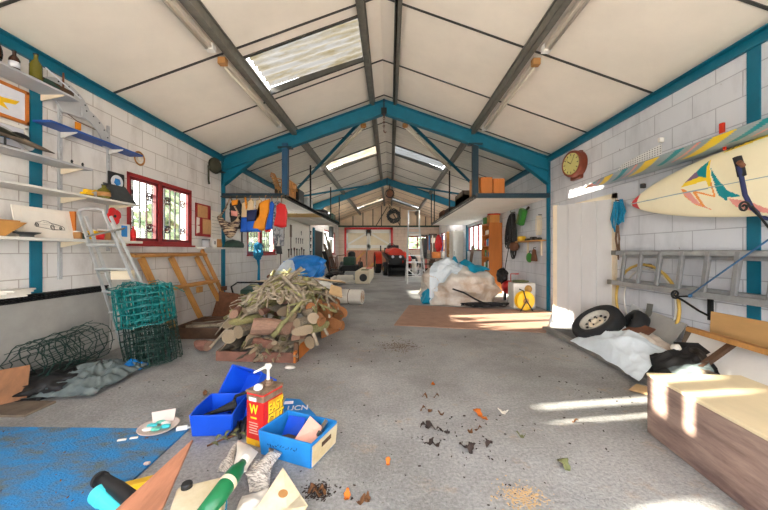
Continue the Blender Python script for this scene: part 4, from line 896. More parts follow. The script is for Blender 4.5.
# white panel with black edge standing on the ledge
t = T('whiteboard', 'tall white panel with black edge on the ledge behind the striped bag', 'panel', (XL+.06, 7.4, 1.376)); MB().bx((XL+.01, 7.02, 1.378), (XL+.03, 7.72, 2.44)).build('board', 'plastic_white', t); MB().bx((XL+.01, 7.72, 1.378), (XL+.05, 7.76, 2.44)).build('black_edge', 'black', t)
# tool wall
t = T('tool_board', 'big white tool board on the wall beneath the far half of the loft', 'tool board', (XL, 12.4, .9)); MB().bx((XL+.004, 10.2, .9), (XL+.03, 14.7, 2.44)).build('board', 'plastic_white', t)
def tool(kind, y, z, lab, L=.4, mat='wire_grey'):
    X = XL+.045
    if kind == 'saw':
        t = T('hand_saw', lab, 'saw', (X, y, z)); MB().slab([(X, y-.06, z), (X, y+.06, z), (X, y+.02, z-L), (X, y-.02, z-L)], .004, (1, 0, 0)).build('blade', mat, t); MB().bx((X-.012, y-.07, z), (X+.012, y+.07, z+.11)).build('handle', 'wood_dark', t, bev=.01)
    elif kind == 'hammer':
        t = T('hammer', lab, 'hammer', (X, y, z)); MB().bx((X-.015, y-.012, z-L), (X+.015, y+.012, z)).build('handle', 'wood_dark', t); MB().bx((X-.02, y-.07, z), (X+.02, y+.07, z+.05)).build('head', 'black_iron', t, bev=.006)
    elif kind == 'spanner':
        t = T('spanner', lab, 'spanner', (X, y, z)); MB().bx((X-.005, y-.014, z-L), (X+.005, y+.014, z)).build('shaft', mat, t); MB().ring([(.02, -.006), (.04, -.006), (.04, .006), (.02, .006)], (X, y, z+.02), (0, pi/2, 0), 12).build('ring_end', mat, t)
    else:
        t = T('paddle', lab, 'paddle', (X, y, z)); MB().bx((X-.012, y-.016, z-L), (X+.012, y+.016, z-.4)).build('shaft', 'wood_dark', t); MB().bx((X-.012, y-.1, z-.45), (X+.012, y+.1, z)).build('blade', mat, t, bev=.02)
tool('paddle', 11.55, 2.25, 'brown wooden paddle upright on the white tool board', 1.1, 'wood_grey')
tool('saw', 9.95, 1.75, 'dark hand saw under the grey overalls', .5, 'black_iron'); tool('saw', 10.45, 1.35, 'rusty hand saw low on the tool board beneath the paddle side', .55, 'wood_dark')
for i in range(7): tool(('hammer', 'spanner', 'saw')[i % 3], 11.3+.33*i, 1.32+.02*(i % 2), ('dark hammer hanging in the low row of the tool board', 'grey spanner hanging in the low row of the tool board', 'small saw hanging in the low row of the tool board')[i % 3]+(', first of its kind', ', second of its kind', ', last of its kind')[i//3], .25, 'wire_grey')
for i in range(4): tool('spanner', 12.2+.3*i, 1.75, ('first', 'second', 'third', 'last')[i]+' grey spanner of the short upper row on the tool board', .16, 'black_iron')
for i in range(4): tool('hammer', 14.45, 1.25+.3*i, ('bottom', 'second lowest', 'second highest', 'top')[i]+' black hammer of the column beside the dark doorway', .12, 'black_iron')
tool('spanner', 12.9, 2.05, 'outlined clamp high and alone on the tool board', .12)
t = T('wall_calendar', 'white sheet with red edge stuck beside the blue rope', 'calendar', (XL+.03, 8.3, 1.4)); MB().bx((XL+.02, 9.88, 1.35), (XL+.03, 10.15, 2.0)).build('sheet', 'paper', t); MB().bx((XL+.02, 9.88, 1.3), (XL+.032, 10.15, 1.35)).build('edge_strip', 'red_bright', t)
# leaning timbers past the dark doorway
for i, (y, x, h, w, mt, lab) in enumerate(((17.2, -2.95, 2.25, .1, 'wood_grey', 'longest grey plank leaning slanted past the dark doorway'), (17.5, -3.2, 1.7, .14, 'wood_grey', 'wide grey plank leaning upright behind the longest one'), (17.9, -3.15, 1.5, .1, 'galv', 'pale metal length leaning in the far corner timbers'), (18.3, -3.1, 1.9, .1, 'wood_dark', 'dark plank leaning deepest in the far corner'), (18.7, -3.05, 1.2, .12, 'wood_grey', 'short grey plank leaning in the far corner'), (16.9, -3.1, 1.3, .2, 'black', 'black board leaning against the dark doorway'))):
    top = Vector((XL+.06+(.25 if i == 0 else .02*i), y-(.9 if i == 0 else .2), h)); tag(MB().bar((x, y, .02), top, w, .04, (0, 1, 0)).build('plank', mt), lab, 'plank')
tag(MB().bx((XL+.01, 19.0, 1.2), (XL+.05, 19.8, 2.0)).build('white_notice', 'paper'), 'white notice sheet on the far side wall', 'notice')
tag(MB().bx((XL+.01, 18.9, 2.1), (XL+.2, 19.4, 2.75)).build('wall_heater', 'wire_grey', bev=.02), 'dark grey wall box above the white notice', 'wall box')
# ---------------------------------------------------------------- stepladder by the shelves
t = T('step_ladder', 'folded aluminium stepladder leaning in front of the lowest shelf', 'stepladder', (-3.2, 4.0, 0))
fa, fb = Vector((-3.45, 4.14, .01)), Vector((-2.90, 4.10, .01)); ta, tb = at(79, 213, 3.36), at(104, 213, 3.36)
off = Vector((.085, .06, 0))
for nm, o, k in (('front_rail', Vector(), 0), ('rear_rail', off, .03)):
    for f, p in ((fa, ta), (fb, tb)):
        f2 = f+o*1.0; p2 = p+o*.5-Vector((0, 0, k)); MB().bar(f2, p2, .016, .032, (0, 1, 0)).build(nm, 'alu', t, bev=.003)
for i, q in enumerate((.16, .32, .48, .64, .80)):
    a = fa.lerp(ta, q); b = fb.lerp(tb, q); MB().bar(a, b, .075, .022, (0, .25, 1)).build('step', 'alu', t, bev=.002)
MB().tube([ta, ta+Vector((.01, 0, .03)), ta.lerp(tb, .2)+Vector((0, 0, .045)), ta.lerp(tb, .8)+Vector((0, 0, .045)), tb+Vector((-.01, 0, .03)), tb], .014, 8).build('top_hoop', 'alu', t, smooth=True)
MB().box(ta.lerp(tb, .5)+Vector((.12, .04, -.20)), (.34, .07, .015), (.3, -.25, .2)).build('folded_platform', 'galv', t, bev=.004)
q = fa.lerp(ta, .70); MB().box(fa.lerp(ta, .60).lerp(fb.lerp(tb, .60), .5)+Vector((.04, .06, 0)), (.26, .02, .11)).build('label_plate', 'cream', t)
# ---------------------------------------------------------------- wire mesh rolls
def mesh_roll(t, base, axis, L, radii, nring, nvert, mat, r=.004, jit=.012, nm='wire'):
    base = Vector(base); ax = Vector(axis).normalized(); M3 = rot_to(ax); m = MB()
    for ri, rad in enumerate(radii):
        for k in range(nring):
            z = L*(k+.0)/(nring-1); n = 22
            m.tube([base+M3 @ Vector(((rad+rng.uniform(-jit, jit))*cos(2*pi*j/n), (rad+rng.uniform(-jit, jit))*sin(2*pi*j/n), z+rng.uniform(-jit, jit))) for j in range(n)], r, 4, True)
        for j in range(nvert):
            a = 2*pi*(j+.37*ri)/nvert; m.tube([base+M3 @ Vector(((rad+rng.uniform(-jit, jit))*cos(a+rng.uniform(-.05, .05)), (rad+rng.uniform(-jit, jit))*sin(a), L*q)) for q in (-.02, .3, .6, 1.02)], r*.8, 4)
    return m.build(nm, mat, t)
t = T('fence_mesh_roll', 'tall teal wire mesh fencing roll standing at the stepladder feet', 'wire mesh roll', (-2.78, 3.72, 0))
mesh_roll(t, (-2.74, 3.72, .02), (-.16, .02, 1), .46, (.10, .16, .22, .27), 7, 20, 'mesh_green', .005, .016, 'lower_wire')
mesh_roll(t, (-2.82, 3.73, .46), (-.16, .02, 1), .42, (.10, .15, .20, .24, .28), 7, 22, 'mesh_teal', .0062, .016, 'upper_wire')
m = MB()
for k in range(60):
    a = rng.uniform(0, 2*pi); r_ = rng.uniform(.02, .27); p = Vector((-2.89+r_*cos(a), 3.74+r_*sin(a), .88+rng.uniform(-.04, .05))); a2 = rng.uniform(0, 2*pi)
    m.tube([p, p+Vector((.10*cos(a2), .10*sin(a2), rng.uniform(-.02, .04))), p+Vector((.2*cos(a2+.5), .2*sin(a2+.5), rng.uniform(-.05, .02)))], .005, 4)
m.build('loose_wire_end', 'mesh_teal', t)
t = T('dark_mesh_roll', 'dark green wire mesh roll lying against the plinth on the plastic bag', 'wire mesh roll', (-3.3, 3.2, .06))
mesh_roll(t, (-3.30, 2.92, .26), (-.05, .65, .03), .70, (.20, .15), 6, 12, 'mesh_green', .0045, .022)
# plastic bag, boards beside
t = tag(cloth((-3.3, 2.72, .03), (-2.62, 2.80, .03), (-2.66, 3.52, .06), (-3.2, 3.65, .05), 60, 60, .05, 7, .12, 11, .35).build('plastic_bag', 'bag_grey', smooth=True), 'crumpled clear plastic sheet lying below the dark mesh roll', 'plastic sheet')
tag(MB().blob((-3.2, 3.08, .06), (.3, .34, .10), .3, 2.5, 4, 8, .003, True).build('black_bag', 'black', smooth=True), 'dark bundle under the dark mesh roll', 'bundle')
tag(cloth((-2.80, 3.34, .10), (-2.66, 3.38, .04), (-2.68, 3.56, .05), (-2.84, 3.52, .12), 12, 12, .03, 9, .02, 5).build('blue_wrapper', 'tarp_blue', smooth=True), 'small bright blue wrapper on the clear plastic sheet end', 'wrapper')
tag(MB().slab([(-3.42, 2.36, .02), (-3.16, 2.78, .02), (-3.22, 2.86, .28), (-3.5, 2.45, .30)], .02).build('wooden_board', 'wood_brown'), 'brown wooden board on edge at the frame edge beside the mesh roll', 'board')
tag(MB().bx((-3.5, 2.5, .0), (-2.86, 2.74, .018)).build('pale_board', 'wood_grey'), 'pale flat board on the floor below the brown edge board', 'board')
tag(MB().box((-3.08, 2.92, .10), (.2, .1, .01), (.1, .15, .3)).build('red_card', 'red_paint'), 'red card wedged below the dark mesh roll', 'card')
# ---------------------------------------------------------------- orange timber frame leaning on the wall
t = T('timber_trellis', 'orange pine timber frame leaning under the red window', 'timber frame', (-3.4, 5.2, 0))
def lean(y, z, zb=0): return Vector((XL+.06+.30*(1.25-z)/1.25, y, z))
for nm, z, ya, yb, h in (('top_rail', 1.24, 4.36, 6.1, .10), ('middle_rail', .72, 4.85, 6.3, .10)): MB().bar(lean(ya, z)+Vector((.03, 0, 0)), lean(yb, z)+Vector((.03, 0, 0)), .04, h, (1, 0, -.25)).build(nm, 'pine_y', t, bev=.004)
for ya, yb in ((4.56, 4.9), (5.18, 5.62), (5.86, 6.4)): MB().bar(lean(ya, 1.2), lean(yb, .0), .10, .045, (1, 0, .2)).build('upright', 'pine_y', t, bev=.004)
MB().box(lean(5.66, .62)+Vector((.04, 0, 0)), (.05, .12, .1)).build('block', 'pine_y', t)
t = T('loose_plank', 'narrow pine plank with cross block leaning beyond the timber frame', 'plank', (-3.3, 6.7, 0))
MB().bar((-3.54, 6.02, 1.32), (-3.25, 6.6, .01), .09, .035, (1, 0, .3)).build('plank', 'pine', t, bev=.003); MB().box((-3.34, 6.42, .55), (.06, .16, .08)).build('cross_block', 'rust', t)
# dark open crate with offcuts near the log heap
t = T('wooden_crate', 'dark low wooden crate of offcuts between timber frame and log heap', 'crate', (-2.95, 5.15, 0))
m = MB().bx((-3.25, 4.72, 0), (-2.5, 4.76, .16)).bx((-3.25, 5.55, 0), (-2.5, 5.59, .16)).bx((-3.25, 4.72, 0), (-3.21, 5.59, .16)).bx((-2.54, 4.72, 0), (-2.5, 5.59, .16)).bx((-3.25, 4.72, 0), (-2.5, 5.59, .02)); m.build('body', 'wood_dark', t, bev=.004)
for i in range(7):
    y = 4.85+.1*i; tag(MB().bar((-3.15+rng.uniform(-.03, .05), y, .1+.03*(i % 2)), (-2.55+rng.uniform(-.05, .1), y+rng.uniform(-.04, .04), .13+.03*(i % 3)), .07, .05).build('timber_offcut', ('wood_grey', 'bark_pale', 'wood_dark')[i % 3], bev=.008), ('grey timber offcut lying in the dark low crate', 'pale timber offcut lying in the dark low crate', 'dark timber offcut lying in the dark low crate')[i % 3], 'offcut', 'offcuts in the dark low crate, '+('grey', 'pale', 'dark')[i % 3])
tag(MB().slab([(-3.4, 6.1, .01), (-2.7, 6.1, .01), (-2.75, 6.3, .42), (-3.35, 6.3, .5)], .03).build('brown_board', 'rust'), 'reddish brown board propped behind the dark low crate', 'board')
# ---------------------------------------------------------------- firewood heap
t = T('plank_tray', 'low reddish plank tray around the front of the log heap', 'tray', (-1.55, 3.8, 0))
MB().slab([(-2.06, 3.78, .0), (-1.09, 3.70, .0), (-1.09, 3.70, .115), (-2.06, 3.78, .115)], .035, (.08, .99, 0)).build('front_board', 'wood_red', t, bev=.006)
MB().slab([(-1.09, 3.70, 0), (-1.05, 4.4, 0), (-1.05, 4.4, .2), (-1.09, 3.70, .13)], .03, (-1, 0, 0)).build('side_board', 'orange_wood', t, bev=.006)
MB().slab([(-2.06, 3.8, 0), (-2.12, 4.5, 0), (-2.12, 4.5, .15), (-2.06, 3.8, .12)], .03, (1, 0, 0)).build('side_board', 'wood_grey', t, bev=.006)
MB().bx((-1.13, 3.75, .0), (-1.08, 3.8, .22)).build('corner_post', 'wood_dark', t)
def HH(x, y):
    u = (x+1.52)/.72; v = (y-4.86)/1.2
    d = max(0, 1-abs(u)**2.4)*max(0, 1-(abs(v) if v < 0 else abs(v)*1.0)**2.0)
    return .80*d**.60
def logmesh(n, r, L, bark, end, seed, bend=.02):
    random.seed(seed); m = MB(); pts = []; k = 5
    for i in range(k): pts.append((random.uniform(-bend, bend), L*(i/(k-1)-.5), random.uniform(-bend, bend)))
    rr = [r*random.uniform(.9, 1.08) for _ in range(k)]
    m.tube(pts, rr, n); m.mi[-1] = 1; m.mi[-2] = 1
    b = m.build('log', [bark, end]); return b
protos = {}
def P_(kind):
    if kind not in protos:
        protos[kind] = [logmesh(11, 1, 1, *mt, seed=i, bend=.0) for i, mt in enumerate({'grey': [('bark', 'log_end'), ('bark_green', 'log_end')], 'pink': [('log_pink', 'log_pink'), ('wood_red', 'log_pink')], 'orange': [('log_orange', 'log_orange'), ('log_pink', 'log_orange')]}[kind])]
        for o in protos[kind]: o.location = (0, 0, 0)
    return rng.choice(protos[kind])
used = set()
def put(pr, loc, rot, sc, name, lab, cat, group):
    if pr.name in used: o = pr.copy(); C.objects.link(o)
    else: o = pr; used.add(pr.name)
    o.name = name; o.location = loc; o.rotation_euler = rot; o.scale = sc
    tag(o, lab, cat, group); return o
def unit(bark, end, seed):        # a unit log centred on the origin, mesh data reused
    random.seed(seed); k = 6; m = MB(); m.tube([(random.uniform(-.05, .05), i/(k-1)-.5, random.uniform(-.05, .05)) for i in range(k)], [random.uniform(.88, 1.08) for _ in range(k)], 11); m.mi[-1] = 1; m.mi[-2] = 1
    b = m.build('log', [bark, end], origin=False, bev=0); return b
U = {'grey': [unit('bark', 'log_end', 1), unit('bark_green', 'log_end', 2), unit('bark_pale', 'log_end', 3)], 'pink': [unit('log_pink', 'log_pink', 4), unit('wood_red', 'log_pink', 5)], 'orange': [unit('log_orange', 'log_orange', 6), unit('log_pink', 'log_orange', 7)]}
LAB = {'grey': ('grey barked cut log packed in the firewood heap', 'barked logs in the firewood heap'), 'pink': ('bare pinkish log packed in the firewood heap', 'bare pink logs in the firewood heap'), 'orange': ('bright orange split log on the mat-facing side of the heap', 'orange split logs in the firewood heap')}
for px, py, rp, kd, yw in ((227.6, 335.5, 6.5, 'grey', .1), (240, 332, 6.3, 'grey', -.1), (252, 337, 5.6, 'grey', .15), (246, 322, 4.2, 'grey', -.5), (237, 321, 4.6, 'grey', -.4), (229, 322, 4.6, 'grey', .1), (231, 313, 4, 'pink', .2), (260, 313, 3.6, 'pink', .1), (251, 312, 4, 'grey', -.4), (233, 346, 4.2, 'grey', .2),
        (226, 347, 4.5, 'grey', -.2), (243, 345, 4.4, 'grey', .3), (301, 324, 5, 'grey', -.3), (291, 331, 5.4, 'pink', .4), (311, 331, 5.2, 'grey', -.5), (299, 338, 5, 'pink', -.2), (307, 318, 5.4, 'grey', .5), (289, 318, 4.4, 'grey', .3), (281, 338, 4.2, 'grey', .2), (271, 340, 4, 'grey', -.3), (305, 343, 4.6, 'grey', .3), (317, 322, 5, 'orange', .3)):
    Y0 = 3.93; c = at(px, py, Y0); r = rp/F*Y0
    put(rng.choice(U[kd]), (c.x, Y0+.17, max(c.z, r+.02)), (rng.uniform(-.08, .08), rng.uniform(0, 6), yw), (r, .36, r), 'log', LAB[kd][0], 'log', LAB[kd][1])
for row, y in enumerate((4.40, 4.40, 4.84, 5.28, 5.72)):
    if row == 0: continue
    z = .0; lay = 0
    while z < .95:
        x = -2.12+(.07 if lay % 2 else 0)
        while x < -.95:
            r = rng.choice((.035, .045, .055, .07, .085)) if row < 2 else rng.choice((.06, .075, .09))
            x += r; h = HH(x, y); zz = z+r+.02
            if h > .1 and zz < h and (h-zz < .24 or row == 0 or abs(x+1.5) > .55):
                kd = 'orange' if x > -1.12 and row > 0 else rng.choice(('grey', 'grey', 'grey', 'grey', 'grey', 'pink'))
                L = rng.uniform(.36, .46); yaw = rng.uniform(-.25, .25) if kd != 'orange' else rng.uniform(.1, .7)
                put(rng.choice(U[kd]), (x, y+rng.uniform(-.05, .05), zz), (rng.uniform(-.12, .12), rng.uniform(0, 6), yaw), (r, L, r), 'log', LAB[kd][0], 'log', LAB[kd][1])
            x += r
        z += .145; lay += 1
put(U['pink'][0], (-1.47, 3.92, .375), (0, .3, 1.5), (.105, .46, .10), 'log', 'thick pale pink log lying sideways across the heap front', 'log', None)
put(U['pink'][1], (-1.55, 3.86, .19), (0, 0, 1.1), (.055, .36, .055), 'log', 'peeled orange pink log lying in the tray front below the thick sideways log', 'log', None)
put(U['orange'][0], (-1.0, 5.5, .34), (.1, 0, .2), (.14, .34, .14), 'log', 'biggest orange log end at the heap side facing the white roll', 'log', None)
put(U['orange'][1], (-1.04, 4.95, .40), (0, 0, .35), (.13, .36, .13), 'log', 'big reddish log end at the heap side nearer the tray', 'log', None)
put(U['pink'][1], (-2.42, 4.15, .075), (0, 0, 1.3), (.07, .17, .07), 'log', 'short stubby log lying loose on the floor beside the heap corner', 'log', None)
for i in range(34):                  # small round wood in the tray
    r = rng.uniform(.016, .03); put(rng.choice(U['grey']), (rng.uniform(-1.72, -1.13), rng.uniform(3.82, 3.92), .06+rng.uniform(0, .17)), (rng.uniform(-.3, .3), 0, rng.uniform(-.6, .6)), (r, rng.uniform(.2, .32), r), 'log', 'finger-thick round stick end packed in the tray front', 'stick', 'stick ends in the tray')
def sheet(q, mat, name, lab, cat, th=.02, bev=0): return tag(MB().slab(q, th).build(name, mat, bev=bev), lab, cat)
sheet([(-1.02, 4.75, .0), (-.80, 5.3, .0), (-.88, 5.3, .24), (-1.04, 4.75, .18)], 'log_orange', 'split_plank', 'flat orange split plank leaning at the foot of the heap side', 'plank')
sheet([(-1.3, 5.5, .82), (-.86, 5.6, .76), (-.82, 5.9, .70), (-1.25, 5.85, .76)], 'cardboard', 'cardboard_piece', 'flat cardboard piece lying on the heap top toward the white roll', 'cardboard')
sheet([(-1.0, 5.2, .60), (-.8, 5.3, .52), (-.84, 5.5, .66), (-1.0, 5.4, .72)], 'cardboard', 'bark_slab', 'tan bark slab wedged at the heap shoulder', 'bark slab')
def stick(p, q, r, bark, lab, grp, bend=.04):
    n = 7; p = Vector(p); q = Vector(q); d = (q-p); b = Vector((rng.uniform(-1, 1), rng.uniform(-1, 1), rng.uniform(-.2, .8)))*bend
    pts = [p+d*(i/(n-1))+b*sin(pi*i/(n-1))+Vector((rng.uniform(-1, 1), rng.uniform(-1, 1), rng.uniform(-1, 1)))*.008 for i in range(n)]
    m = MB(); m.tube(pts, [r*(1.1-.35*i/(n-1)) for i in range(n)], 7)
    if rng.random() < .35:
        a = pts[3]; m.tube([a, a+d*.16+Vector((rng.uniform(-.1, .1), rng.uniform(-.1, .1), .08)), a+d*.3+Vector((rng.uniform(-.16, .16), rng.uniform(-.1, .1), .1))], [r*.6, r*.5, r*.3], 6)
    return tag(m.build('branch', [bark], smooth=True), lab, 'branch', grp)
g1 = ('pale grey branch tangled across the top of the firewood heap', 'pale branches on the firewood heap'); g2 = ('mossy green branch tangled across the top of the firewood heap', 'mossy branches on the firewood heap')
for i in range(190):
    top = i < 110
    if top:          # long branches fanned from the crest down the front and side
        x0 = rng.gauss(-1.48, .32); y0 = rng.uniform(4.4, 5.4); a = rng.choice((rng.gauss(3.6, .35), rng.gauss(3.6, .35), rng.gauss(4.5, .4), rng.gauss(.0, .6), rng.gauss(2.6, .5))); L = rng.uniform(.45, 1.05)
    else: x0 = rng.uniform(-2.15, -.95); y0 = rng.uniform(4.0, 5.7); a = rng.uniform(0, 2*pi); L = rng.uniform(.35, .8)
    x1 = x0+L*cos(a); y1 = y0+L*sin(a)*.8
    if not (-2.32 < x1 < -.78 and 3.85 < y1 < 6): continue
    k = rng.uniform(.0, .09); z0, z1 = HH(x0, y0)+k, HH(x1, y1)+rng.uniform(-.02, .06)
    zm = max(0, max(HH(x0+(x1-x0)*q, y0+(y1-y0)*q)+.015-(z0+(z1-z0)*q) for q in (.25, .5, .75)))
    z0 += zm*.75; z1 += zm*.6
    gb = rng.random() < .4; r = rng.choice((.012, .015, .018, .022, .027))
    stick((x0, y0, z0+.02), (x1, y1, z1+.02), r, 'bark_green' if gb else 'bark_pale', *(g2 if gb else g1), bend=.06)
for P in (((224, 318), (289, 283), 4.7, 4.9), ((230, 312), (266, 296), 4.5, 4.9), ((318, 345), (296, 288), 3.95, 4.5), ((252, 312), (285, 286), 4.4, 4.9), ((268, 306), (300, 280), 4.3, 5.1), ((300, 288), (325, 310), 4.9, 4.5), ((286, 290), (336, 312), 4.8, 4.6)):
    (a, b, Ya, Yb) = P; stick(at(*a, Ya), at(*b, Yb), .022, 'bark_green' if P[2] > 4.45 else 'bark_pale', *(g2 if P[2] > 4.45 else g1), bend=.03)
stick(at(272, 337, 3.78), at(302, 302, 3.9), .032, 'bark_green', 'thick mossy branch standing slanted over the thick sideways log', None, .01)
stick(at(268, 276, 5.4), at(280, 288, 5.3), .035, 'rust', 'short thick stub sticking up at the top back of the heap', None, .0)
tag(MB().blob((-1.1, 3.52, .02), (.06, .035, .02), .2, 3, 3, 4, .001).build('floor_chip', 'paper', smooth=True), 'white chip on the floor before the tray corner', 'chip')
# ---------------------------------------------------------------- behind the heap
t = T('wheelbarrow', 'dark green wheelbarrow with loop handle behind the log heap', 'wheelbarrow', (-2.9, 6.9, 0)); m = MB()
MB().slab([(-3.1, 6.6, .3), (-2.5, 6.6, .3), (-2.4, 7.3, .35), (-3.2, 7.3, .35)], .2, (0, 0, 1)).build('tray', 'green_dark', t, bev=.03)
MB().tube([(-3.15, 6.5, .3), (-3.2, 6.45, .58), (-3.1, 6.5, .66), (-2.5, 6.5, .66), (-2.4, 6.55, .55)], .018, 8).build('handle', 'black_iron', t, smooth=True)
MB().ring([(.12, -.04), (.18, -.04), (.18, .04), (.12, .04)], (-2.8, 7.42, .18), (0, pi/2, 0), 18).build('wheel', 'rubber', t); MB().tube([(-3.05, 6.7, .3), (-3.05, 6.65, 0)], .018, 6).tube([(-2.55, 6.7, .3), (-2.55, 6.65, 0)], .018, 6).build('leg', 'black_iron', t)
tag(MB().blob((-2.55, 6.85, .60), (.25, .2, .09), .3, 3, 3, 2).build('navy_cushion', 'cloth_navy', smooth=True), 'dark blue cushion on the green wheelbarrow', 'cushion')
t = T('storage_tub', 'grey white plastic tub behind the heap under the blue tarpaulin bag', 'tub', (-2.2, 8.0, 0)); MB().slab([(-2.75, 7.7, 0), (-1.75, 7.7, 0), (-1.75, 8.4, 0), (-2.75, 8.4, 0)], .62, (0, 0, 1)).build('body', 'plastic_white', t, bev=.03); MB().slab([(-2.78, 7.67, .6), (-1.72, 7.67, .6), (-1.72, 8.43, .6), (-2.78, 8.43, .6)], .05, (0, 0, 1)).build('lid', 'plastic_white', t, bev=.01)
MB().bx((-2.3, 7.66, .42), (-1.95, 7.7, .5)).build('blue_clip', 'tarp_blue', t)
tag(MB().crumple((-2.12, 8.0, .87), (.50, .36, .33), .2, 1.6, 3, 3, 21, .652).build('blue_tarpaulin', 'tarp_blue', smooth=True), 'crumpled bright blue tarpaulin bag on the white tub', 'tarpaulin')
tag(MB().crumple((-2.47, 7.82, .86), (.25, .2, .22), .2, 1.8, 2, 4, 4, .652).build('white_bag', 'tarp_sheet', smooth=True), 'pale bag slumped against the blue tarpaulin on the tub', 'bag')
tag(MB().crumple((-1.52, 7.3, .36), (.25, .2, .3), .2, 1.8, 2, 4, 9, .003).build('white_sack', 'plastic_white', smooth=True), 'white sack behind the heap beside the tub', 'sack')
t = T('carpet_roll', 'cream carpet roll tied twice lying beside the log heap', 'carpet roll', (-1.0, 7.9, 0)); a, b = Vector((-1.50, 7.98, .18)), Vector((-.67, 7.80, .18))
MB().cyl(a, b, .178, 28).build('roll', 'paper', t, smooth=False)
for q in (.3, .62): MB().cyl(a.lerp(b, q-.008), a.lerp(b, q+.008), .182, 28).build('tie_band', 'rust', t)
m = MB()
for k in range(4): m.tube([b+(b-a).normalized()*.003+rot_to(b-a) @ Vector(((.03+.035*k)*cos(j*pi/8), (.03+.035*k)*sin(j*pi/8), 0)) for j in range(16)], .004, 4, True)
m.build('rolled_end', 'tan', t)
for i, (px, py, w, mt, lab) in enumerate(((346, 284, .62, 'paper', 'nearest white paper bundle between carpet roll and long white box'), (352, 279, .6, 'grey_shelf', 'grey white paper bundle in the middle of the paper row'), (350, 273, .6, 'paper', 'farthest white paper bundle in the row behind the carpet roll'))):
    c = fl(px, py); t = T('paper_bundle', lab, 'papers', c)
    for k in range(7): MB().box(c+Vector((rng.uniform(-.06, .06), rng.uniform(-.04, .04), .03+.048*k)), (w, .5, .042), (0, 0, rng.uniform(-.15, .15))).build('paper_stack', mt, t, bev=.004)
tag(cloth(tuple(fl(331, 286)+Vector((0, 0, .1))), tuple(fl(343, 285)+Vector((0, 0, .1))), tuple(fl(340, 280)+Vector((0, 0, .15))), tuple(fl(330, 279)+Vector((0, 0, .1))), 14, 14, .08, 3, .1, 3).build('white_paper', 'paper', smooth=True, solid=.004), 'crumpled white paper sheet on the floor before the dark machine', 'paper')
c = fl(362, 284); t = T('long_white_box', 'long white box with red tip and printed side lying toward the tractor', 'box', c+Vector((0, 1.2, 0)))
MB().bx((c.x-.28, c.y, 0), (c.x+.3, c.y+3.2, .5)).build('body', 'cream', t, bev=.03); MB().bx((c.x+.0, c.y+2.0, .5), (c.x+.28, c.y+2.6, .53)).build('red_panel', 'red_bright', t); MB().bx((c.x-.1, c.y+.6, .5), (c.x+.2, c.y+1.3, .515)).build('green_print', 'leaf_green', t)
MB().lathe([(.15, 0), (.15, .03), (0, .03)], (c.x+.05, c.y-.0, .25), (pi/2, 0, 0), 20).build('round_hole', 'black', t)
# far machines
def wheel(t, c, r, w, rim='alu', ax=(0, pi/2, 0), nm='wheel'):
    o = MB().ring([(r*.62, -w/2), (r*.95, -w/2), (r, -w*.3), (r, w*.3), (r*.95, w/2), (r*.62, w/2)], c, ax, 28).build(nm, 'rubber', t)
    MB().lathe([(0, -w*.3), (r*.2, -w*.35), (r*.3, -w*.15), (r*.62, -w*.3), (r*.62, w*.3), (r*.3, w*.15), (r*.2, w*.35), (0, w*.3)], c, ax, 24).build('rim', rim, o); return o
t = T('compact_tractor', 'red compact tractor with black front loader bucket before the barn doors', 'tractor', (.15, 17.6, 0)); x0 = .2
for s in (-1, 1): wheel(t, (x0+s*.72, 18.9, .58), .58, .34, 'yellow', nm='rear_wheel'); wheel(t, (x0+s*.55, 17.0, .36), .36, .24, 'yellow', nm='front_wheel')
MB().slab([(x0-.33, 16.75, .62), (x0+.33, 16.75, .62), (x0+.36, 18.2, .62), (x0-.36, 18.2, .62)], .5, (0, 0, 1)).build('engine_cover', 'black', t, bev=.05)
MB().grid(lambda u, v: Vector((x0+(.36+.03*u)*cos(pi*v)*(1 if True else 0), 16.72+1.5*u, 1.1+.32*sin(pi*v)**.6+.1*u)), 12, 14).build('bonnet', 'tractor_red', t, smooth=True, solid=.02)
MB().slab([(x0-.32, 16.71, .62), (x0+.32, 16.71, .62), (x0+.32, 16.71, 1.08), (x0-.32, 16.71, 1.08)], .04, (0, 1, 0)).build('grille', 'black', t)
MB().slab([(x0+.37*cos(pi*k/12), 16.70, 1.08+.36*sin(pi*k/12)**.6) for k in range(13)], .05, (0, 1, 0)).build('bonnet_nose', 'tractor_red', t, bev=.01)
for s in (-1, 1):
    MB().lathe([(.07, 0), (.07, .03), (0, .03)], (x0+s*.2, 16.69, 1.0), (pi/2, 0, 0), 16).build('headlamp', 'label_white', t)
    MB().grid(lambda u, v, s=s: Vector((x0+s*(.55+.36*v), 18.9-.68*cos(pi*u), .58+.68*sin(pi*u))), 14, 4).build('fender', 'tractor_red', t, solid=.03)
    MB().bar((x0+s*.5, 18.2, 1.15), (x0+s*.42, 16.4, .75), .1, .16).bar((x0+s*.42, 16.4, .75), (x0+s*.4, 16.15, .3), .1, .14).build('loader_arm', 'black', t)
    MB().bar((x0+s*.5, 19.2, .9), (x0+s*.5, 19.3, 1.62), .07).build('roll_bar', 'black', t)
MB().ring([(.16, -.015), (.19, 0), (.16, .015)], (x0, 18.3, 1.6), (.9, 0, 0), 18).build('steering_wheel', 'black', t); MB().bx((x0-.28, 18.8, 1.0), (x0+.28, 19.3, 1.1)).bx((x0-.28, 19.25, 1.1), (x0+.28, 19.35, 1.5)).build('seat', 'black', t, bev=.03)
MB().bx((x0-.3, 17.6, 1.35), (x0+.3, 18.2, 1.62)).build('dashboard', 'black', t, bev=.05)
m = MB(); BX0, BX1 = x0-.56, x0+.62
m.grid(lambda u, v: Vector((BX0+(BX1-BX0)*v, 15.9+.35*sin(pi*u*.9)-.15*0, .04+.6*u)), 10, 4); m.build('bucket', 'black', t, solid=.03)
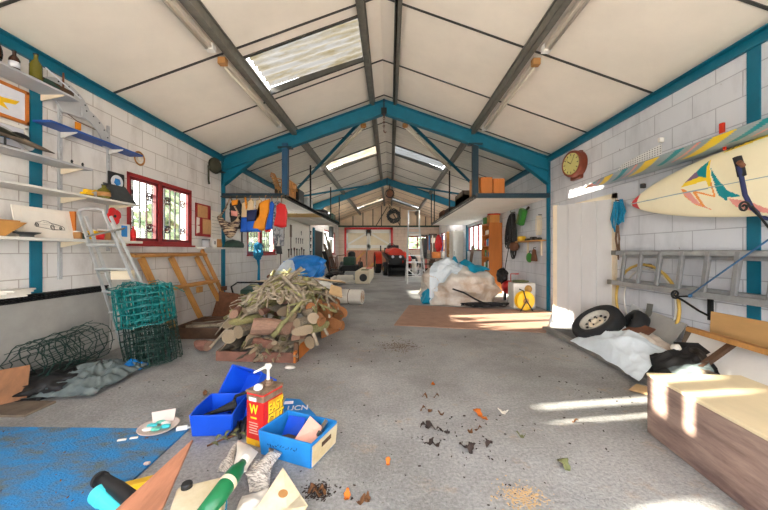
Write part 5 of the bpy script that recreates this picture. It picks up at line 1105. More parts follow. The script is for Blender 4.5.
MB().slab([(BX0, 15.88, .03), (BX0, 16.3, .2), (BX0, 15.95, .64)], .02, (1, 0, 0)).slab([(BX1, 15.88, .03), (BX1, 16.3, .2), (BX1, 15.95, .64)], .02, (1, 0, 0)).build('bucket_cheek', 'black', t)
MB().bx((BX0, 15.86, .03), (BX1, 15.92, .06)).build('cutting_edge', 'galv', t)
bpy.data.objects['compact_tractor'].rotation_euler = (0, 0, .16)
t = T('ride_on_mower', 'dark green mower with bent handles beyond the paper row', 'mower', (-2.0, 17.0, 0)); x0 = -2.15
for s in (-1, 1): wheel(t, (x0+s*.42, 16.8, .28), .28, .18)
for s in (-1, 1): wheel(t, (x0+s*.5, 17.9, .36), .36, .22)
MB().bx((x0-.38, 16.6, .25), (x0+.38, 18.2, .55)).build('deck', 'black', t, bev=.05); MB().bx((x0-.3, 16.7, .55), (x0+.3, 17.5, 1.0)).build('engine_cover', 'green_dark', t, bev=.08)
MB().lathe([(.2, 0), (.2, .2), (.12, .28), (0, .3)], (x0+.1, 17.1, 1.0), n=18).build('engine', 'black_iron', t)
MB().tube([(x0-.6, 16.7, .2), (x0-.62, 16.7, 1.05), (x0-.2, 16.9, 1.1)], .03, 6).tube([(x0+.45, 17.2, .4), (x0+.6, 17.0, .95)], .03, 6).build('handle', 'rust', t)
t = T('hand_truck', 'black sack truck with rust frame standing left of the mower', 'sack truck', (-3.0, 15.5, 0)); MB().tube([(-2.9, 15.4, .05), (-2.95, 15.6, 1.0)], .025, 6).tube([(-2.6, 15.4, .05), (-2.65, 15.6, 1.0)], .025, 6).tube([(-2.95, 15.6, 1.0), (-2.65, 15.6, 1.0)], .025, 6).tube([(-2.92, 15.5, .5), (-2.62, 15.5, .5)], .02, 6).build('frame', 'rust', t); t['label'] = 'rusty sack truck frame standing beside the mower'
wheel(t, (-2.98, 15.5, .13), .13, .07); wheel(t, (-2.54, 15.5, .13), .13, .07)
t = T('chainsaw', 'dark machine with black guard on the floor before the mower', 'machine', (-2.5, 14.6, 0)); MB().blob((-2.5, 14.6, .18), (.4, .3, .2), .25, 2, 4, 6, .003).build('body', 'black', t, smooth=True); MB().tube([(-2.75, 14.5, .25), (-2.7, 14.5, .45), (-2.35, 14.5, .45), (-2.25, 14.5, .3)], .025, 6).build('handle', 'black_iron', t)
for i, (x, lab) in enumerate(((-2.35, 'varnished orange plywood panel with brace leaning on the barn door, mower side'), (-.9, 'varnished orange plywood panel leaning on the barn door, tractor side'))):
    t = T('plywood_sheet', lab, 'panel', (x, YG-.3, 0)); MB().slab([(x-.68, YG-.5, 0), (x+.68, YG-.5, 0), (x+.68, YG-.14, 1.35), (x-.68, YG-.14, 1.35)], .03).build('sheet', 'ply_red', t); MB().bar((x-.6, YG-.56, .1), (x+.6, YG-.22, 1.25), .14, .03, (0, 1, 0)).build('brace', 'pine', t)
# ---------------------------------------------------------------- mat, tall ladder, big tarpaulin
t = tag(MB().slab([fl(394, 325.5), fl(546, 333), fl(552, 311.5), fl(409, 305.5)], .012, (0, 0, 1)).build('floor_mat', 'mat_brown'), 'large brown mat on the floor before the white door', 'mat')
t = T('tall_ladder', 'tall aluminium combination ladder standing as an A-frame at the far end', 'ladder', (1.0, 12.6, 0))
for yb, sg, nm in ((12.6, 1, 'front_rail'), (13.9, -1, 'rear_rail')):
    for s in (-1, 1):
        xb, xt = 1.05+s*.37, .98+s*.22; MB().bar((xb, yb, 0), (xt, 13.25, 2.45), .05, .03, (0, 1, 0)).build(nm, 'alu', t)
    for k in range(1, 9):
        z = .28*k; f = z/2.45; y = yb+(13.25-yb)*f; MB().bar((1.05-.07*f-.37+.15*f, y, z), (1.05-.07*f+.37-.15*f, y, z), .022).build('rung', 'alu', t)
MB().tube([(.76, 13.1, 2.4), (.76, 13.1, 2.95), (1.2, 13.1, 2.95), (1.2, 13.1, 2.4)], .03, 6).tube([(.7, 13.1, 2.05), (1.25, 13.1, 2.05)], .03, 6).build('top_frame', 'alu', t)
MB().bar((.72, 12.75, .56), (1.05, 12.72, .3), .03).bar((1.38, 12.75, .56), (1.05, 12.72, .3), .03).build('cross_brace', 'alu', t)
hp = MB().crumple((1.76, 8.05, .34), (.92, .62, .62), .20, 1.3, 3, 4, 42, .003); hp.crumple((1.46, 8.1, .5), (.50, .44, .60), .16, 1.5, 3, 3, 7, .003)
hb_ = BVHTree.FromPolygons(hp.v, hp.f)
tag(hp.build('beige_tarpaulin', 'tarp_beige', smooth=True), 'big heap of crumpled beige tarpaulin by the bookcase', 'tarpaulin')
tag(drape(hb_, [(.96, 7.74), (1.60, 7.46), (2.0, 8.2), (1.1, 8.35)], 70, 70, .03, .05, 4.5, 3).build('grey_tarpaulin', 'tarp_sheet', smooth=True), 'pale grey sheet draped over the taller end of the beige heap', 'tarpaulin')
tag(drape(hb_, [(1.52, 7.9), (1.98, 7.55), (2.42, 7.75), (1.75, 8.15)], 40, 40, .10, .05, 4., 8).build('teal_tarpaulin', 'tarp_teal', smooth=True), 'teal tarpaulin fold on top of the beige heap', 'tarpaulin')
tag(MB().crumple((.94, 7.95, .15), (.16, .2, .2), .2, 1.8, 2, 4, 12, .003).build('teal_bundle', 'tarp_teal', smooth=True), 'teal tarpaulin corner poking out at the foot of the beige heap', 'tarpaulin')
t = T('hose_tangle', 'tangle of black hose at the front of the beige heap', 'hose', (2.0, 7.35, 0)); m = MB()
for k in range(10):
    c = Vector((1.9+.06*k, 7.3+rng.uniform(-.08, .1), .05+.02*rng.random())); m.tube([c+Vector(((.22+.03*(k % 3))*cos(a*pi/8)*1.3, .14*sin(a*pi/8), .04*abs(sin(a*pi/8+k)))) for a in range(16)], .013, 5, True)
m.build('coil', 'black', t); MB().tube([(1.45, 7.42, .42), (1.7, 7.34, .34), (1.95, 7.3, .2), (2.2, 7.3, .08)], .02, 6).build('loose_end', 'black', t)
sheet([fl(420, 291), fl(433, 291), fl(433, 289)+Vector((0, 0, 0)), fl(421, 289)], 'cream', 'pale_plank', 'short pale plank on small blocks near the teal tarpaulin corner', 'plank', .06)
# ---------------------------------------------------------------- bookcase, cable, heater, reel
t = T('bookcase', 'tall orange pine bookcase against the wall under the loft', 'bookcase', (3.2, 10.1, 0)); a, b = 3.02, 3.42; y0, y1 = 9.76, 10.55; zt = 2.17
for y in (y0, y1-.025): MB().bx((a, y, 0), (b, y+.025, zt)).build('side_panel', 'orange_wood', t)
MB().bx((b-.01, y0, 0), (b, y1, zt)).build('back_panel', 'orange_wood', t)
for k in range(7): MB().bx((a, y0+.025, .06+.345*k), (b-.01, y1-.025, .085+.345*k)).build('shelf_board', 'orange_wood', t)
cols = ['red_bright', 'plastic_white', 'green', 'blue_light', 'yellow', 'paper', 'steel_dark', 'tan']
for k in range(6):
    y = y0+.06
    while y < y1-.14:
        w = rng.uniform(.05, .1); h = rng.uniform(.12, .24); mt = rng.choice(cols)
        tag(MB().lathe([(w*.45, 0), (w*.5, .01), (w*.5, h*.85), (w*.42, h*.9), (w*.42, h), (0, h)], (3.12, y+w/2, .086+.345*k), n=12).build('paint_tin', mt), 'small tin or jar standing in the orange pine bookcase', 'tin', 'tins in the pine bookcase'); y += w+.012
for (p, q, mt, lab) in (((3.06, 9.8, zt), (3.36, 10.1, zt+.24), 'orange', 'orange cardboard box on the bookcase top'), ((3.02, 10.15, zt), (3.2, 10.4, zt+.2), 'green', 'green carton on the bookcase top')): carton(lab, p, q, mt)
tag(MB().blob((3.25, 10.0, zt+.27), (.2, .2, .05), .2, 2, 3, 1).build('red_cloth', 'red_bright', smooth=True), 'red cloth draped over the orange box on the bookcase', 'cloth')
t = T('cable_coil', 'large black cable coil hanging on the wall beside the bookcase', 'cable', (3.36, 8.8, 1.2)); m = MB()
for k in range(22):
    yo = rng.uniform(-.06, .06); L = rng.uniform(.35, .52); fl_ = rng.choice((0, 0, 1))
    c = Vector((3.34+rng.uniform(-.04, .04), 8.75+yo, 2.32)); w = rng.uniform(.08, .2)
    m.tube([c+Vector((0, (w if fl_ == 0 else w*1.3)*sin(2*pi*j/16)+(.3*fl_)*(1-cos(2*pi*j/16))/2+(-.12*(1-fl_))*(1-cos(2*pi*j/16))/2, -(L+.1*(1-fl_))*(1-cos(2*pi*j/16)))) for j in range(16)], .014, 5, True)
m.build('coil', 'black', t); MB().tube([(3.38, 9.0, 1.6), (3.36, 9.3, .9), (3.36, 9.5, .3)], .012, 5).build('tail', 'black', t); MB().tube([(3.43, 8.75, 2.36), (3.3, 8.75, 2.36), (3.29, 8.75, 2.4)], .012, 6).build('wall_hook', 'steel_dark', t)
t = T('green_funnel', 'green plastic watering funnel hanging high beside the black cable', 'funnel', (3.36, 7.95, 2.0)); MB().slab([(3.36, 7.75, 2.3), (3.36, 8.0, 2.38), (3.36, 8.28, 2.02), (3.36, 7.98, 1.92)], .14, (-1, 0, 0)).build('body', 'green', t, bev=.04); MB().slab([(3.21, 7.95, 2.2), (3.21, 8.02, 2.22), (3.21, 8.15, 2.02), (3.21, 8.08, 2.0)], .02, (-1, 0, 0)).build('pale_stripe', 'leaf_green', t)
MB().tube([(3.3, 7.72, 2.3), (3.3, 7.62, 2.34)], .03, 8).build('spout', 'black', t)
t = T('tool_shelf', 'small pine bracket shelf crowded with tools by the teal column', 'shelf', (3.3, 7.5, 1.52)); MB().bx((3.22, 7.02, 1.52), (3.43, 8.25, 1.55)).build('board', 'pine_y', t)
for y in (7.2, 7.9): MB().bx((3.40, y, 1.2), (3.43, y+.05, 1.52)).build('batten', 'cream', t)
tag(MB().slab([(3.25, 7.98, 1.552), (3.4, 7.98, 1.552), (3.4, 8.2, 1.552), (3.25, 8.2, 1.552)], .12, (0, 0, 1)).build('power_drill', 'yellow', bev=.03), 'yellow power tool on the end of the small pine shelf', 'tool')
for i, (y, lab) in enumerate(((7.1, 'black tool nearest the teal column on the small pine shelf'), (7.35, 'black tool second from the teal column on the small pine shelf'), (7.62, 'black tool third from the teal column on the small pine shelf'))): tag(MB().bx((3.27, y, 1.552), (3.38, y+.16, 1.60+.03*(i % 2))).build('hand_tool', 'black', bev=.015), lab, 'tool')
tag(MB().lathe([(0, -.12), (.09, -.1), (.13, 0), (.09, .1), (0, .12)], (3.28, 8.45, 1.42), n=20).build('dark_float', 'rust', smooth=True), 'dark brown ball hanging at the end of the small pine shelf', 'ball')
for (y, z, nm, mt, lab) in ((7.72, 1.14, 'plastic_jug', 'green', 'green plastic jug hanging below the small pine shelf'), (7.5, 1.22, 'leather_pouch', 'rust', 'brown leather pouch hanging next to the green jug')):
    t = T(nm, lab, nm.split('_')[1], (3.36, y, z)); 
    if mt == 'green': MB().blob((3.36, y, z), (.06, .12, .12), .05, 2, 3, 1).build('body', mt, t, smooth=True)
    else: MB().slab([(3.33, y-.17, z-.16), (3.33, y+.1, z-.16), (3.33, y+.0, z+.12), (3.33, y-.08, z+.12)], .06, (1, 0, 0)).build('body', mt, t, bev=.02)
    MB().tube([(3.42, y, z+.16), (3.37, y, z+.16), (3.36, y, z+.1)], .012, 6).build('handle', 'steel_dark', t)
t = T('cord_hank', 'cream looped cord hanging beside the teal column', 'cord', (3.4, 7.2, 1.8)); m = MB()
for k in range(4): m.tube([Vector((3.4-.02*k, 7.22+.05*sin(2*pi*j/12)+.02*k, 2.1-.22*(1-cos(2*pi*j/12)))) for j in range(12)], .008, 5, True)
m.build('loop', 'cream', t); MB().tube([(3.44, 7.25, 2.12), (3.36, 7.25, 2.12)], .01, 6).build('peg', 'steel_dark', t)
t = T('white_heater', 'white box heater with round gold grille beside the cable reel', 'heater', (2.9, 7.45, 0)); a = fl(516, 305)
MB().bx((2.80, 7.25, 0), (3.30, 7.6, .57)).build('body', 'plastic_white', t, bev=.012); MB().lathe([(.085, 0), (.085, .015), (.06, .03), (0, .02)], (3.13, 7.25, .44), (pi/2, 0, 0), 24).build('round_grille', 'gold', t)
tag(MB().blob((3.02, 7.42, .60), (.2, .12, .035), .3, 3, 3, 6, .571).build('paper_scrap', 'leaf_green', smooth=True), 'greenish rag lying on the white box heater', 'rag')
t = T('cable_reel', 'bright yellow cable reel on a black stand before the white heater', 'cable reel', (2.85, 7.0, 0)); c = Vector((2.92, 6.95, .225))
ax = Euler((pi/2, 0, .12)).to_matrix().to_4x4()
for z in (-.06, .05): MB().lathe([(.03, z), (.2, z), (.205, z+.006), (.2, z+.012), (.03, z+.012)], c, ax, 32).build('flange', 'yellow', t)
MB().lathe([(.12, -.055), (.12, .055)], c, ax, 24).build('cord_drum', 'orange', t); MB().lathe([(0, .06), (.06, .062), (.06, .085), (0, .09)], c, ax, 20).build('hub', 'tan', t)
MB().tube([c+Vector((-.14, -.12, -.225)), c+Vector((0, -.10, 0)), c+Vector((-.06, -.10, .22)), c+Vector((-.12, -.02, .25))], .012, 6).tube([c+Vector((.14, -.12, -.225)), c+Vector((.0, -.10, .02)), c+Vector((-.06, -.10, .22))], .012, 6).tube([c+Vector((-.14, -.12, -.22)), c+Vector((-.14, .1, -.22))], .012, 6).tube([c+Vector((.14, -.12, -.22)), c+Vector((.14, .1, -.22))], .012, 6).build('stand', 'black_iron', t)
t = T('air_compressor', 'round red air compressor tank with black motor against the wall', 'compressor', (3.17, 8.5, 0)); c = Vector((3.17, 8.5, .33)); MB().blob(c, (.2, .25, .19), 0, 1, 4).build('tank', 'red_bright', t, smooth=True)
MB().blob(c+Vector((-.12, .2, .3)), (.14, .18, .2), .25, 3, 4, 5).build('motor', 'black', t, smooth=True)
for s in (-1, 1): MB().bx((c.x+s*.12-.02, c.y-.05, 0), (c.x+s*.12+.02, c.y+.05, .2)).build('foot', 'black', t)
MB().tube([c+Vector((.0, -.1, .16)), c+Vector((.0, -.1, .37)), c+Vector((.2, -.1, .37)), c+Vector((.2, .1, .35))], .014, 6).build('handle', 'red_bright', t)
# far right: clock, panels, workbench clutter
t = T('longcase_clock', 'dark longcase clock standing by the far red window', 'clock', (2.96, 22.2, 0)); MB().bx((2.74, 22.05, 0), (3.18, 22.4, .6)).build('base', 'wood_dark', t, bev=.02); MB().bx((2.80, 22.1, .6), (3.12, 22.35, 1.75)).build('trunk', 'wood_dark', t); MB().bx((2.72, 22.0, 1.75), (3.2, 22.4, 2.4)).build('hood', 'wood_dark', t, bev=.02)
MB().bx((2.82, 21.98, 1.86), (3.1, 22.0, 2.2)).build('dial', 'cream', t); MB().lathe([(.09, 0), (.09, .01), (0, .01)], (2.96, 21.98, 2.03), (pi/2, 0, 0), 20).build('chapter_ring', 'paper', t); MB().bx((2.70, 21.95, 2.4), (3.22, 22.4, 2.48)).build('cornice', 'wood_dark', t)
t = T('white_cabinet', 'tall plain white cupboard between the bookcase and the tan panel', 'cupboard', (3.2, 14.9, 0)); MB().bx((2.95, 15.0, .05), (3.43, 15.9, 2.25)).build('body', 'plastic_white', t); MB().bx((2.97, 14.98, .08), (3.42, 15.0, 2.22)).build('door', 'plastic_white', t); MB().bx((3.0, 14.96, 1.1), (3.02, 14.98, 1.3)).build('handle', 'galv', t)
t = T('tan_pinboard', 'tan pinboard standing beside the tall white cupboard', 'pinboard', (2.98, 16.6, 0)); MB().bx((2.9, 16.4, .3), (3.42, 16.44, 2.3)).build('board', 'tan', t)
for k in range(5): MB().bx((2.98+.02*k, 16.385, .7+.32*k), (3.2, 16.4, .82+.32*k)).build('pinned_note', 'cream', t)
for x in (2.92, 3.36): MB().bx((x, 16.4, 0), (x+.04, 16.44, .3)).build('leg', 'tan', t)
t = T('workbench', 'far workbench with brown box and red coat above', 'workbench', (2.6, 19.2, 0)); t['label'] = 'wooden workbench in the far corner under the red coat'
MB().bx((1.9, 18.7, .82), (3.4, 19.6, .88)).build('top', 'wood_grey', t)
for x in (1.95, 3.3):
    for y in (18.75, 19.5): MB().bx((x, y, 0), (x+.07, y+.07, .82)).build('leg', 'wood_dark', t)
carton('brown cardboard box on the far corner workbench', (2.5, 18.85, .88), (3.0, 19.3, 1.25), 'orange_wood')
for i, (x, mt, h, lab) in enumerate(((2.0, 'black', .35, 'black machine on the end of the far workbench'), (2.2, 'galv', .25, 'grey metal box on the far workbench beside the black machine'), (3.08, 'plastic_white', .4, 'white container on the far workbench by the wall'))): tag(MB().bx((x, 18.9, .88), (x+.18, 19.2, .88+h)).build('bench_item', mt, bev=.02), lab, 'container')
tag(MB().blob((3.0, 19.75, 1.75), (.22, .1, .5), .3, 2, 4, 7).build('red_coat', 'red_bright', smooth=True), 'red coat hanging slanted above the far workbench', 'coat')
t = T('clothes_line', 'thin dark rail holding the red coat and tools at the far corner', 'rail', (2.6, 19.8, 2.28)); MB().tube([(1.8, 19.8, 2.28), (3.44, 19.8, 2.28)], .025, 6).build('bar', 'steel_dark', t)
for i in range(7):
    x = 2.0+.2*i; 
    if 2.8 < x < 3.15: continue
    tag(MB().bx((x, 19.75, 1.15+.1*(i % 3)), (x+.06, 19.8, 2.27)).build('garden_tool', ('wood_grey', 'black', 'blue_light', 'plastic_white')[i % 4], bev=.01), ('grey', 'black', 'blue', 'white')[i % 4]+' long handled tool hanging on the far corner rail'+(', nearer the wall' if i > 3 else ', nearer the clock'), 'garden tool')
tag(MB().bx((2.0, 20.2, 1.1), (2.35, 20.3, 2.1)).build('dark_cabinet', 'wire_grey', bev=.02), 'narrow grey wall cabinet behind the far hanging tools', 'cabinet')
t = T('step_stool', 'dark metal trestle beneath the far workbench side', 'trestle', (1.5, 17.0, 0))
for x in (1.6, 2.3): MB().tube([(x-.15, 16.9, 0), (x, 17.0, .6), (x+.15, 17.1, 0)], .03, 6).build('leg', 'green_dark', t)
MB().bx((1.5, 16.95, .58), (2.4, 17.05, .64)).build('top', 'green_dark', t)
for i, (x, y, h, mt, nm, lab) in enumerate(((.95, 20.9, .9, 'black', 'garden_machine', 'black machine on the floor behind the tall ladder'), (1.15, 19.8, 1.1, 'red_bright', 'red_canister', 'red canister behind the tall ladder'), (1.45, 19.6, .8, 'plastic_white', 'white_drum', 'white drum behind the tall ladder'))):
    t = T(nm, lab, nm.split('_')[1], (x, y, 0)); MB().lathe([(.16, 0), (.18, .02), (.18, h*.8), (.1, h*.88), (.1, h), (0, h)], (x, y, 0), n=18).build('body', mt, t, smooth=True); MB().tube([(x-.12, y, h*.85), (x-.1, y, h+.08), (x+.1, y, h+.08), (x+.12, y, h*.85)], .015, 6).build('handle', 'black_iron', t)
t = T('red_jack', 'tall red trolley jack handle standing by the clock', 'jack', (2.3, 20.5, 0)); MB().tube([(2.3, 20.5, .1), (2.32, 20.6, 1.5)], .04, 6).build('handle', 'red_bright', t); MB().bx((2.15, 20.2, 0), (2.45, 20.8, .2)).build('base', 'black', t)
tag(MB().slab([(3.0, 12.6, .0), (3.1, 12.6, .0), (3.42, 12.9, 1.5), (3.3, 12.9, 1.5)], .05, (0, 1, 0)).build('dark_plank', 'wood_dark'), 'dark narrow plank leaning under the side window by the bookcase', 'plank')
# tall wheel at the tractor side
t = T('spare_tractor_tyre', 'big black tyre leaning on the end wall beside the tractor', 'tyre', (1.0, 21.5, 0)); wheel(t, (1.35, 20.8, .55), .52, .26, 'grey_shelf', (0, pi/2, .9), 'tyre')
# ---------------------------------------------------------------- station clock
t = T('wall_clock', 'round wooden station clock with cream dial on the wall by the teal frame', 'clock', (XR, 5.75, 2.6)); c = Vector((3.33, 5.78, 2.87))
ax = rot_to(Vector((-.98, -.2, 0)))
MB().lathe([(.16, -.10), (.225, -.09), (.235, -.05), (.235, .05), (.225, .075), (.205, .085), (.19, .07), (0, .07)], c, ax, 40).build('case', 'clock_wood', t, smooth=False)
MB().lathe([(.19, .071), (.19, .075), (0, .075)], c, ax, 36).build('dial', 'dial', t)
m = MB()
for k in range(12):
    a = k*pi/6; p = Vector((.14*cos(a), .14*sin(a), .0765)); q = Vector((.178*cos(a), .178*sin(a), .0765)); m.bar(c+ax @ p, c+ax @ q, .014, .002, ax.to_3x3() @ Vector((0, 0, 1)))
m.build('hour_mark', 'black', t)
for a, L, w in ((2.5, .1, .012), (1.0, .15, .008)): MB().bar(c+ax @ Vector((0, 0, .078)), c+ax @ Vector((L*cos(a), L*sin(a), .078)), w, .002, ax.to_3x3() @ Vector((0, 0, 1))).build('clock_hand', 'black', t)
MB().bx((3.36, 5.68, 2.60), (3.44, 5.98, 3.1)).build('back_box', 'clock_wood', t, bev=.02)
# ---------------------------------------------------------------- boards on the wall
GM = ['surf_cream', 'g_yellow', 'g_teal', 'g_orange', 'g_pink', 'g_purple', 'g_red', 'g_dark', 'g_grey']
def zp(px, py, X): Y = X*F/(px-390.); return Y, H+(251-py)/F*Y
SX = 3.20
def Cp(pts): return [zp(576+a/3.984, 120+b/3.984, SX) for a, b in pts]
gfx = [(6, [zp(630, 195, SX), zp(630, 212, SX), zp(638.5, 211, SX), zp(634.5, 202.5, SX), zp(638.5, 193, SX)]),
       (1, Cp([(425, 268), (445, 245), (530, 212), (534, 240)])), (5, Cp([(440, 250), (505, 185), (525, 190), (525, 215), (470, 238)])), (2, Cp([(485, 205), (528, 165), (530, 230), (495, 225)])),
       (1, Cp([(535, 150), (524, 200), (526, 240), (535, 265), (548, 262), (540, 200)])), (2, Cp([(540, 130), (542, 190), (572, 235), (610, 280), (668, 305), (610, 308), (568, 272), (545, 215)])),
       (2, Cp([(556, 250), (580, 275), (612, 312), (606, 322), (575, 300)])), (3, Cp([(425, 275), (445, 278), (480, 320), (548, 360), (480, 338), (440, 305)])), (4, Cp([(432, 290), (460, 285), (500, 335), (540, 358), (470, 330)])),
       (3, Cp([(478, 282), (555, 300), (540, 250), (548, 248), (565, 308), (480, 290)])), (3, Cp([(470, 285), (482, 282), (520, 345), (510, 346)])), (4, Cp([(612, 312), (690, 322), (765, 355), (765, 372), (690, 360), (640, 345)]))]
band = Cp([(583, 132), (600, 110), (765, 36), (765, 62), (640, 112)])
letters = []
for k in range(9):
    a = 598+k*19; b = 113-k*8.6; letters.append(Cp([(a-8, b+14), (a+4, b-2), (a+13, b-5), (a+3, b+10)]))
def half(u):      # half width along the board, nose u=0
    return .352*min(1, (1-(1-min(u/.62, 1))**2.1))**.72 if u < .62 else .352*(1-.25*((u-.62)/.38)**2)
BL, YN = 3.0, 4.30
def board_pt(u, v, side):
    y = YN-BL*u; w = half(u); s = (2*v-1); z = 1.95+.04*u*0+s*w+(0.0 if u > .3 else .02*(1-u/.3)**2*-1)
    th = .055*max(.12, min(1, u*4))*(1-abs(s)**3.5)**.6+.004
    return Vector((3.24-side*th*(1 if side < 0 else 1)+(-.06*(1-u/.2)**2*0 if u < .2 else 0), y, z))
def pickd(u, v):
    y = YN-BL*u; z = 1.95+(2*v-1)*half(u)-(.02*(1-u/.3)**2 if u < .3 else 0)
    if abs(z-(1.93+.0*u)) < .006: return 7 if False else 8
    for P in letters:
        if inpoly(y, z, P): return 7
    if inpoly(y, z, band): return 1
    r = 0
    for i, P in gfx:
        if inpoly(y, z, P): r = i
    return r
t = T('cream_surfboard', 'cream surfboard with teal and yellow graphics on its side against the wall', 'surfboard', (3.24, 3.0, 1.6))
MB().grid(lambda u, v: board_pt(u, v, 1), 300, 84, pickd).build('deck', GM, t, smooth=True)
MB().grid(lambda u, v: board_pt(u, v, -1), 60, 24).build('hull', 'surf_cream', t, smooth=True)
# second board lying flat above on the brackets, striped underside seen
def hb(u, v, sd):
    y = 5.32-3.5*u; w = .235*min(1, 1-(1-min(u/.55, 1))**2.2)**.8 if u < .55 else .235; s = 2*v-1
    return Vector((3.19+s*w+.03*(1-u), y, 2.345+sd*.05*(1-abs(s)**3)*min(1, u*6+.05)-.03*max(0, .25-u)))
def pk(u, v):
    if v > .40+.05*sin(u*26): return 8
    ph = (u*4.4+v*1.6) % 1.0
    return 1 if ph < .26 else (2 if .5 < ph < .64 else (4 if .8 < ph < .87 else 8)) if u > .12 else (4 if ph > .4 else 1)
t = T('striped_sailboard', 'long striped sailboard lying flat on brackets above the cream surfboard', 'sailboard', (3.19, 3.5, 2.3))
MB().grid(lambda u, v: hb(u, v, -1), 220, 40, pk).build('underside', GM, t, smooth=True); MB().grid(lambda u, v: hb(u, v, 1), 60, 20).build('deck', 'g_grey', t, smooth=True)
for y, x in ((3.06, 3.2), (2.9, 3.3)): MB().bx((x-.008, y-.010, 2.265), (x+.008, y+.010, 2.30)).build('red_strap', 'tractor_red', t)
tag(MB().bx((3.41, 3.28, 2.48), (3.44, 3.32, 2.62)).build('red_peg', 'tractor_red', bev=.005), 'small red plastic peg on the wall over the striped sailboard', 'peg')
# iron rack arms
def scroll(c, r, ax1, ax2, turns=1.5, n=20):
    return [Vector(c)+Vector(ax1)*(r*(1-.8*k/n)*cos(turns*2*pi*k/n))+Vector(ax2)*(r*(1-.8*k/n)*sin(turns*2*pi*k/n)) for k in range(n+1)]
t = T('board_rack', 'dark iron scroll bracket with foam padded arm holding the cream surfboard', 'bracket', (3.3, 2.7, 1.5))
P = [at(739, 166, 2.72), at(742, 180, 2.74), at(745, 195, 2.76), at(752, 208, 2.78), at(762, 217, 2.8), Vector((3.42, 2.7, 1.5))]
MB().tube(P, .017, 8).build('arm', 'cloth_navy', t, smooth=True); MB().tube([at(737, 157, 2.72), at(740, 166, 2.73), at(742, 176, 2.74)], .03, 10).build('foam_pad', 'rubber', t, smooth=True)
MB().tube([at(739, 162, 2.69), at(743, 166, 2.70)], .02, 8).build('foam_tape', 'rust', t)
MB().tube(scroll(at(744, 207, 2.74), .05, (1, 0, 0), (0, 0, 1))[::-1]+[at(752, 206, 2.74), at(768, 227, 2.74), Vector((3.43, 2.75, 1.35))], .009, 6).build('scroll', 'black_iron', t)
MB().bx((3.42, 2.66, 1.25), (3.44, 2.72, 2.3)).build('wall_plate', 'black_iron', t)
t = T('blue_tie_rope', 'thin blue rope running slanted across the wall ladder', 'rope', (3.1, 3.1, .9)); MB().tube([at(690, 295, 3.28), at(728, 268, 2.88), at(775, 235, 2.56)], .007, 6).build('strand', 'rope_dark', t)
MB().tube(scroll(at(690, 296, 3.28), .02, (1, 0, 0), (0, 0, 1)), .007, 6).build('knot', 'rope_dark', t)
t = T('ladder_bracket', 'black iron scroll bracket under the wall ladder', 'bracket', (3.4, 3.46, .6)); w0 = Vector((3.42, 3.42, .62))
MB().bx((3.41, 3.40, .56), (3.44, 3.44, .86)).build('wall_bar', 'black_iron', t); MB().tube([(3.42, 3.42, .815), (3.05, 3.42, .815)], .010, 6).build('arm', 'black_iron', t)
MB().tube([(3.42, 3.42, .6), (3.3, 3.42, .66), (3.15, 3.42, .76), (3.08, 3.42, .80)]+scroll((3.05, 3.42, .84), .045, (0, 0, -1), (-1, 0, 0)), .011, 6).build('scroll', 'black_iron', t)
# teal and brown rope bundle
t = T('rope_bundle', 'hank of teal rope with frayed brown ends hanging before the surfboard tip', 'rope', (3.38, 4.7, 1.2)); m = MB(); m2 = MB(); c = Vector((3.37, 4.74, 2.03))
for k in range(9):
    o = Vector((rng.uniform(-.03, .03), rng.uniform(-.09, .09), rng.uniform(-.03, .03))); L = rng.uniform(.3, .48)
    m.tube([c+o, c+o*1.4+Vector((0, rng.uniform(-.05, .05), -L*.5)), c+o+Vector((0, rng.uniform(-.05, .05), -L)), c+o*1.6+Vector((0, .02, -L*.6)), c+o*.5+Vector((0, .03, -.02))], .011, 5)
for k in range(5):
    o = Vector((0, rng.uniform(-.05, .06), 0)); m2.tube([c+o+Vector((0, 0, -.35)), c+o+Vector((0, rng.uniform(-.04, .04), -.55)), c+o+Vector((0, rng.uniform(-.06, .06), -.74-.03*k))], .010, 5)
m.build('rope_hank', 'rope_blue', t); m2.build('frayed_end', 'rope_rust', t); MB().tube([(3.44, 4.74, 2.05), (3.34, 4.74, 2.05)], .01, 6).build('nail', 'rust', t)
t = T('mesh_vent', 'perforated white metal strip fixed on the wall above the sailboard tip', 'vent', (XR, 4.6, 2.3)); MB().slab([(XR-.004, 4.95, 2.42), (XR-.004, 4.05, 2.52), (XR-.004, 4.05, 2.66), (XR-.004, 4.75, 2.58)], .004, (1, 0, 0)).build('plate', 'perforated', t)
for c, mt, lab in ((wr(661, 140, .03), 'plastic_white', 'small white hook high on the wall over the sailboard'), (wr(643, 186, .03), 'steel_dark', 'small dark nail peg above the surfboard tip')): tag(MB().bx(c-Vector((.03, .02, .03)), c+Vector((.03, .02, .03))).build('wall_hook', mt, bev=.008), lab, 'hook')
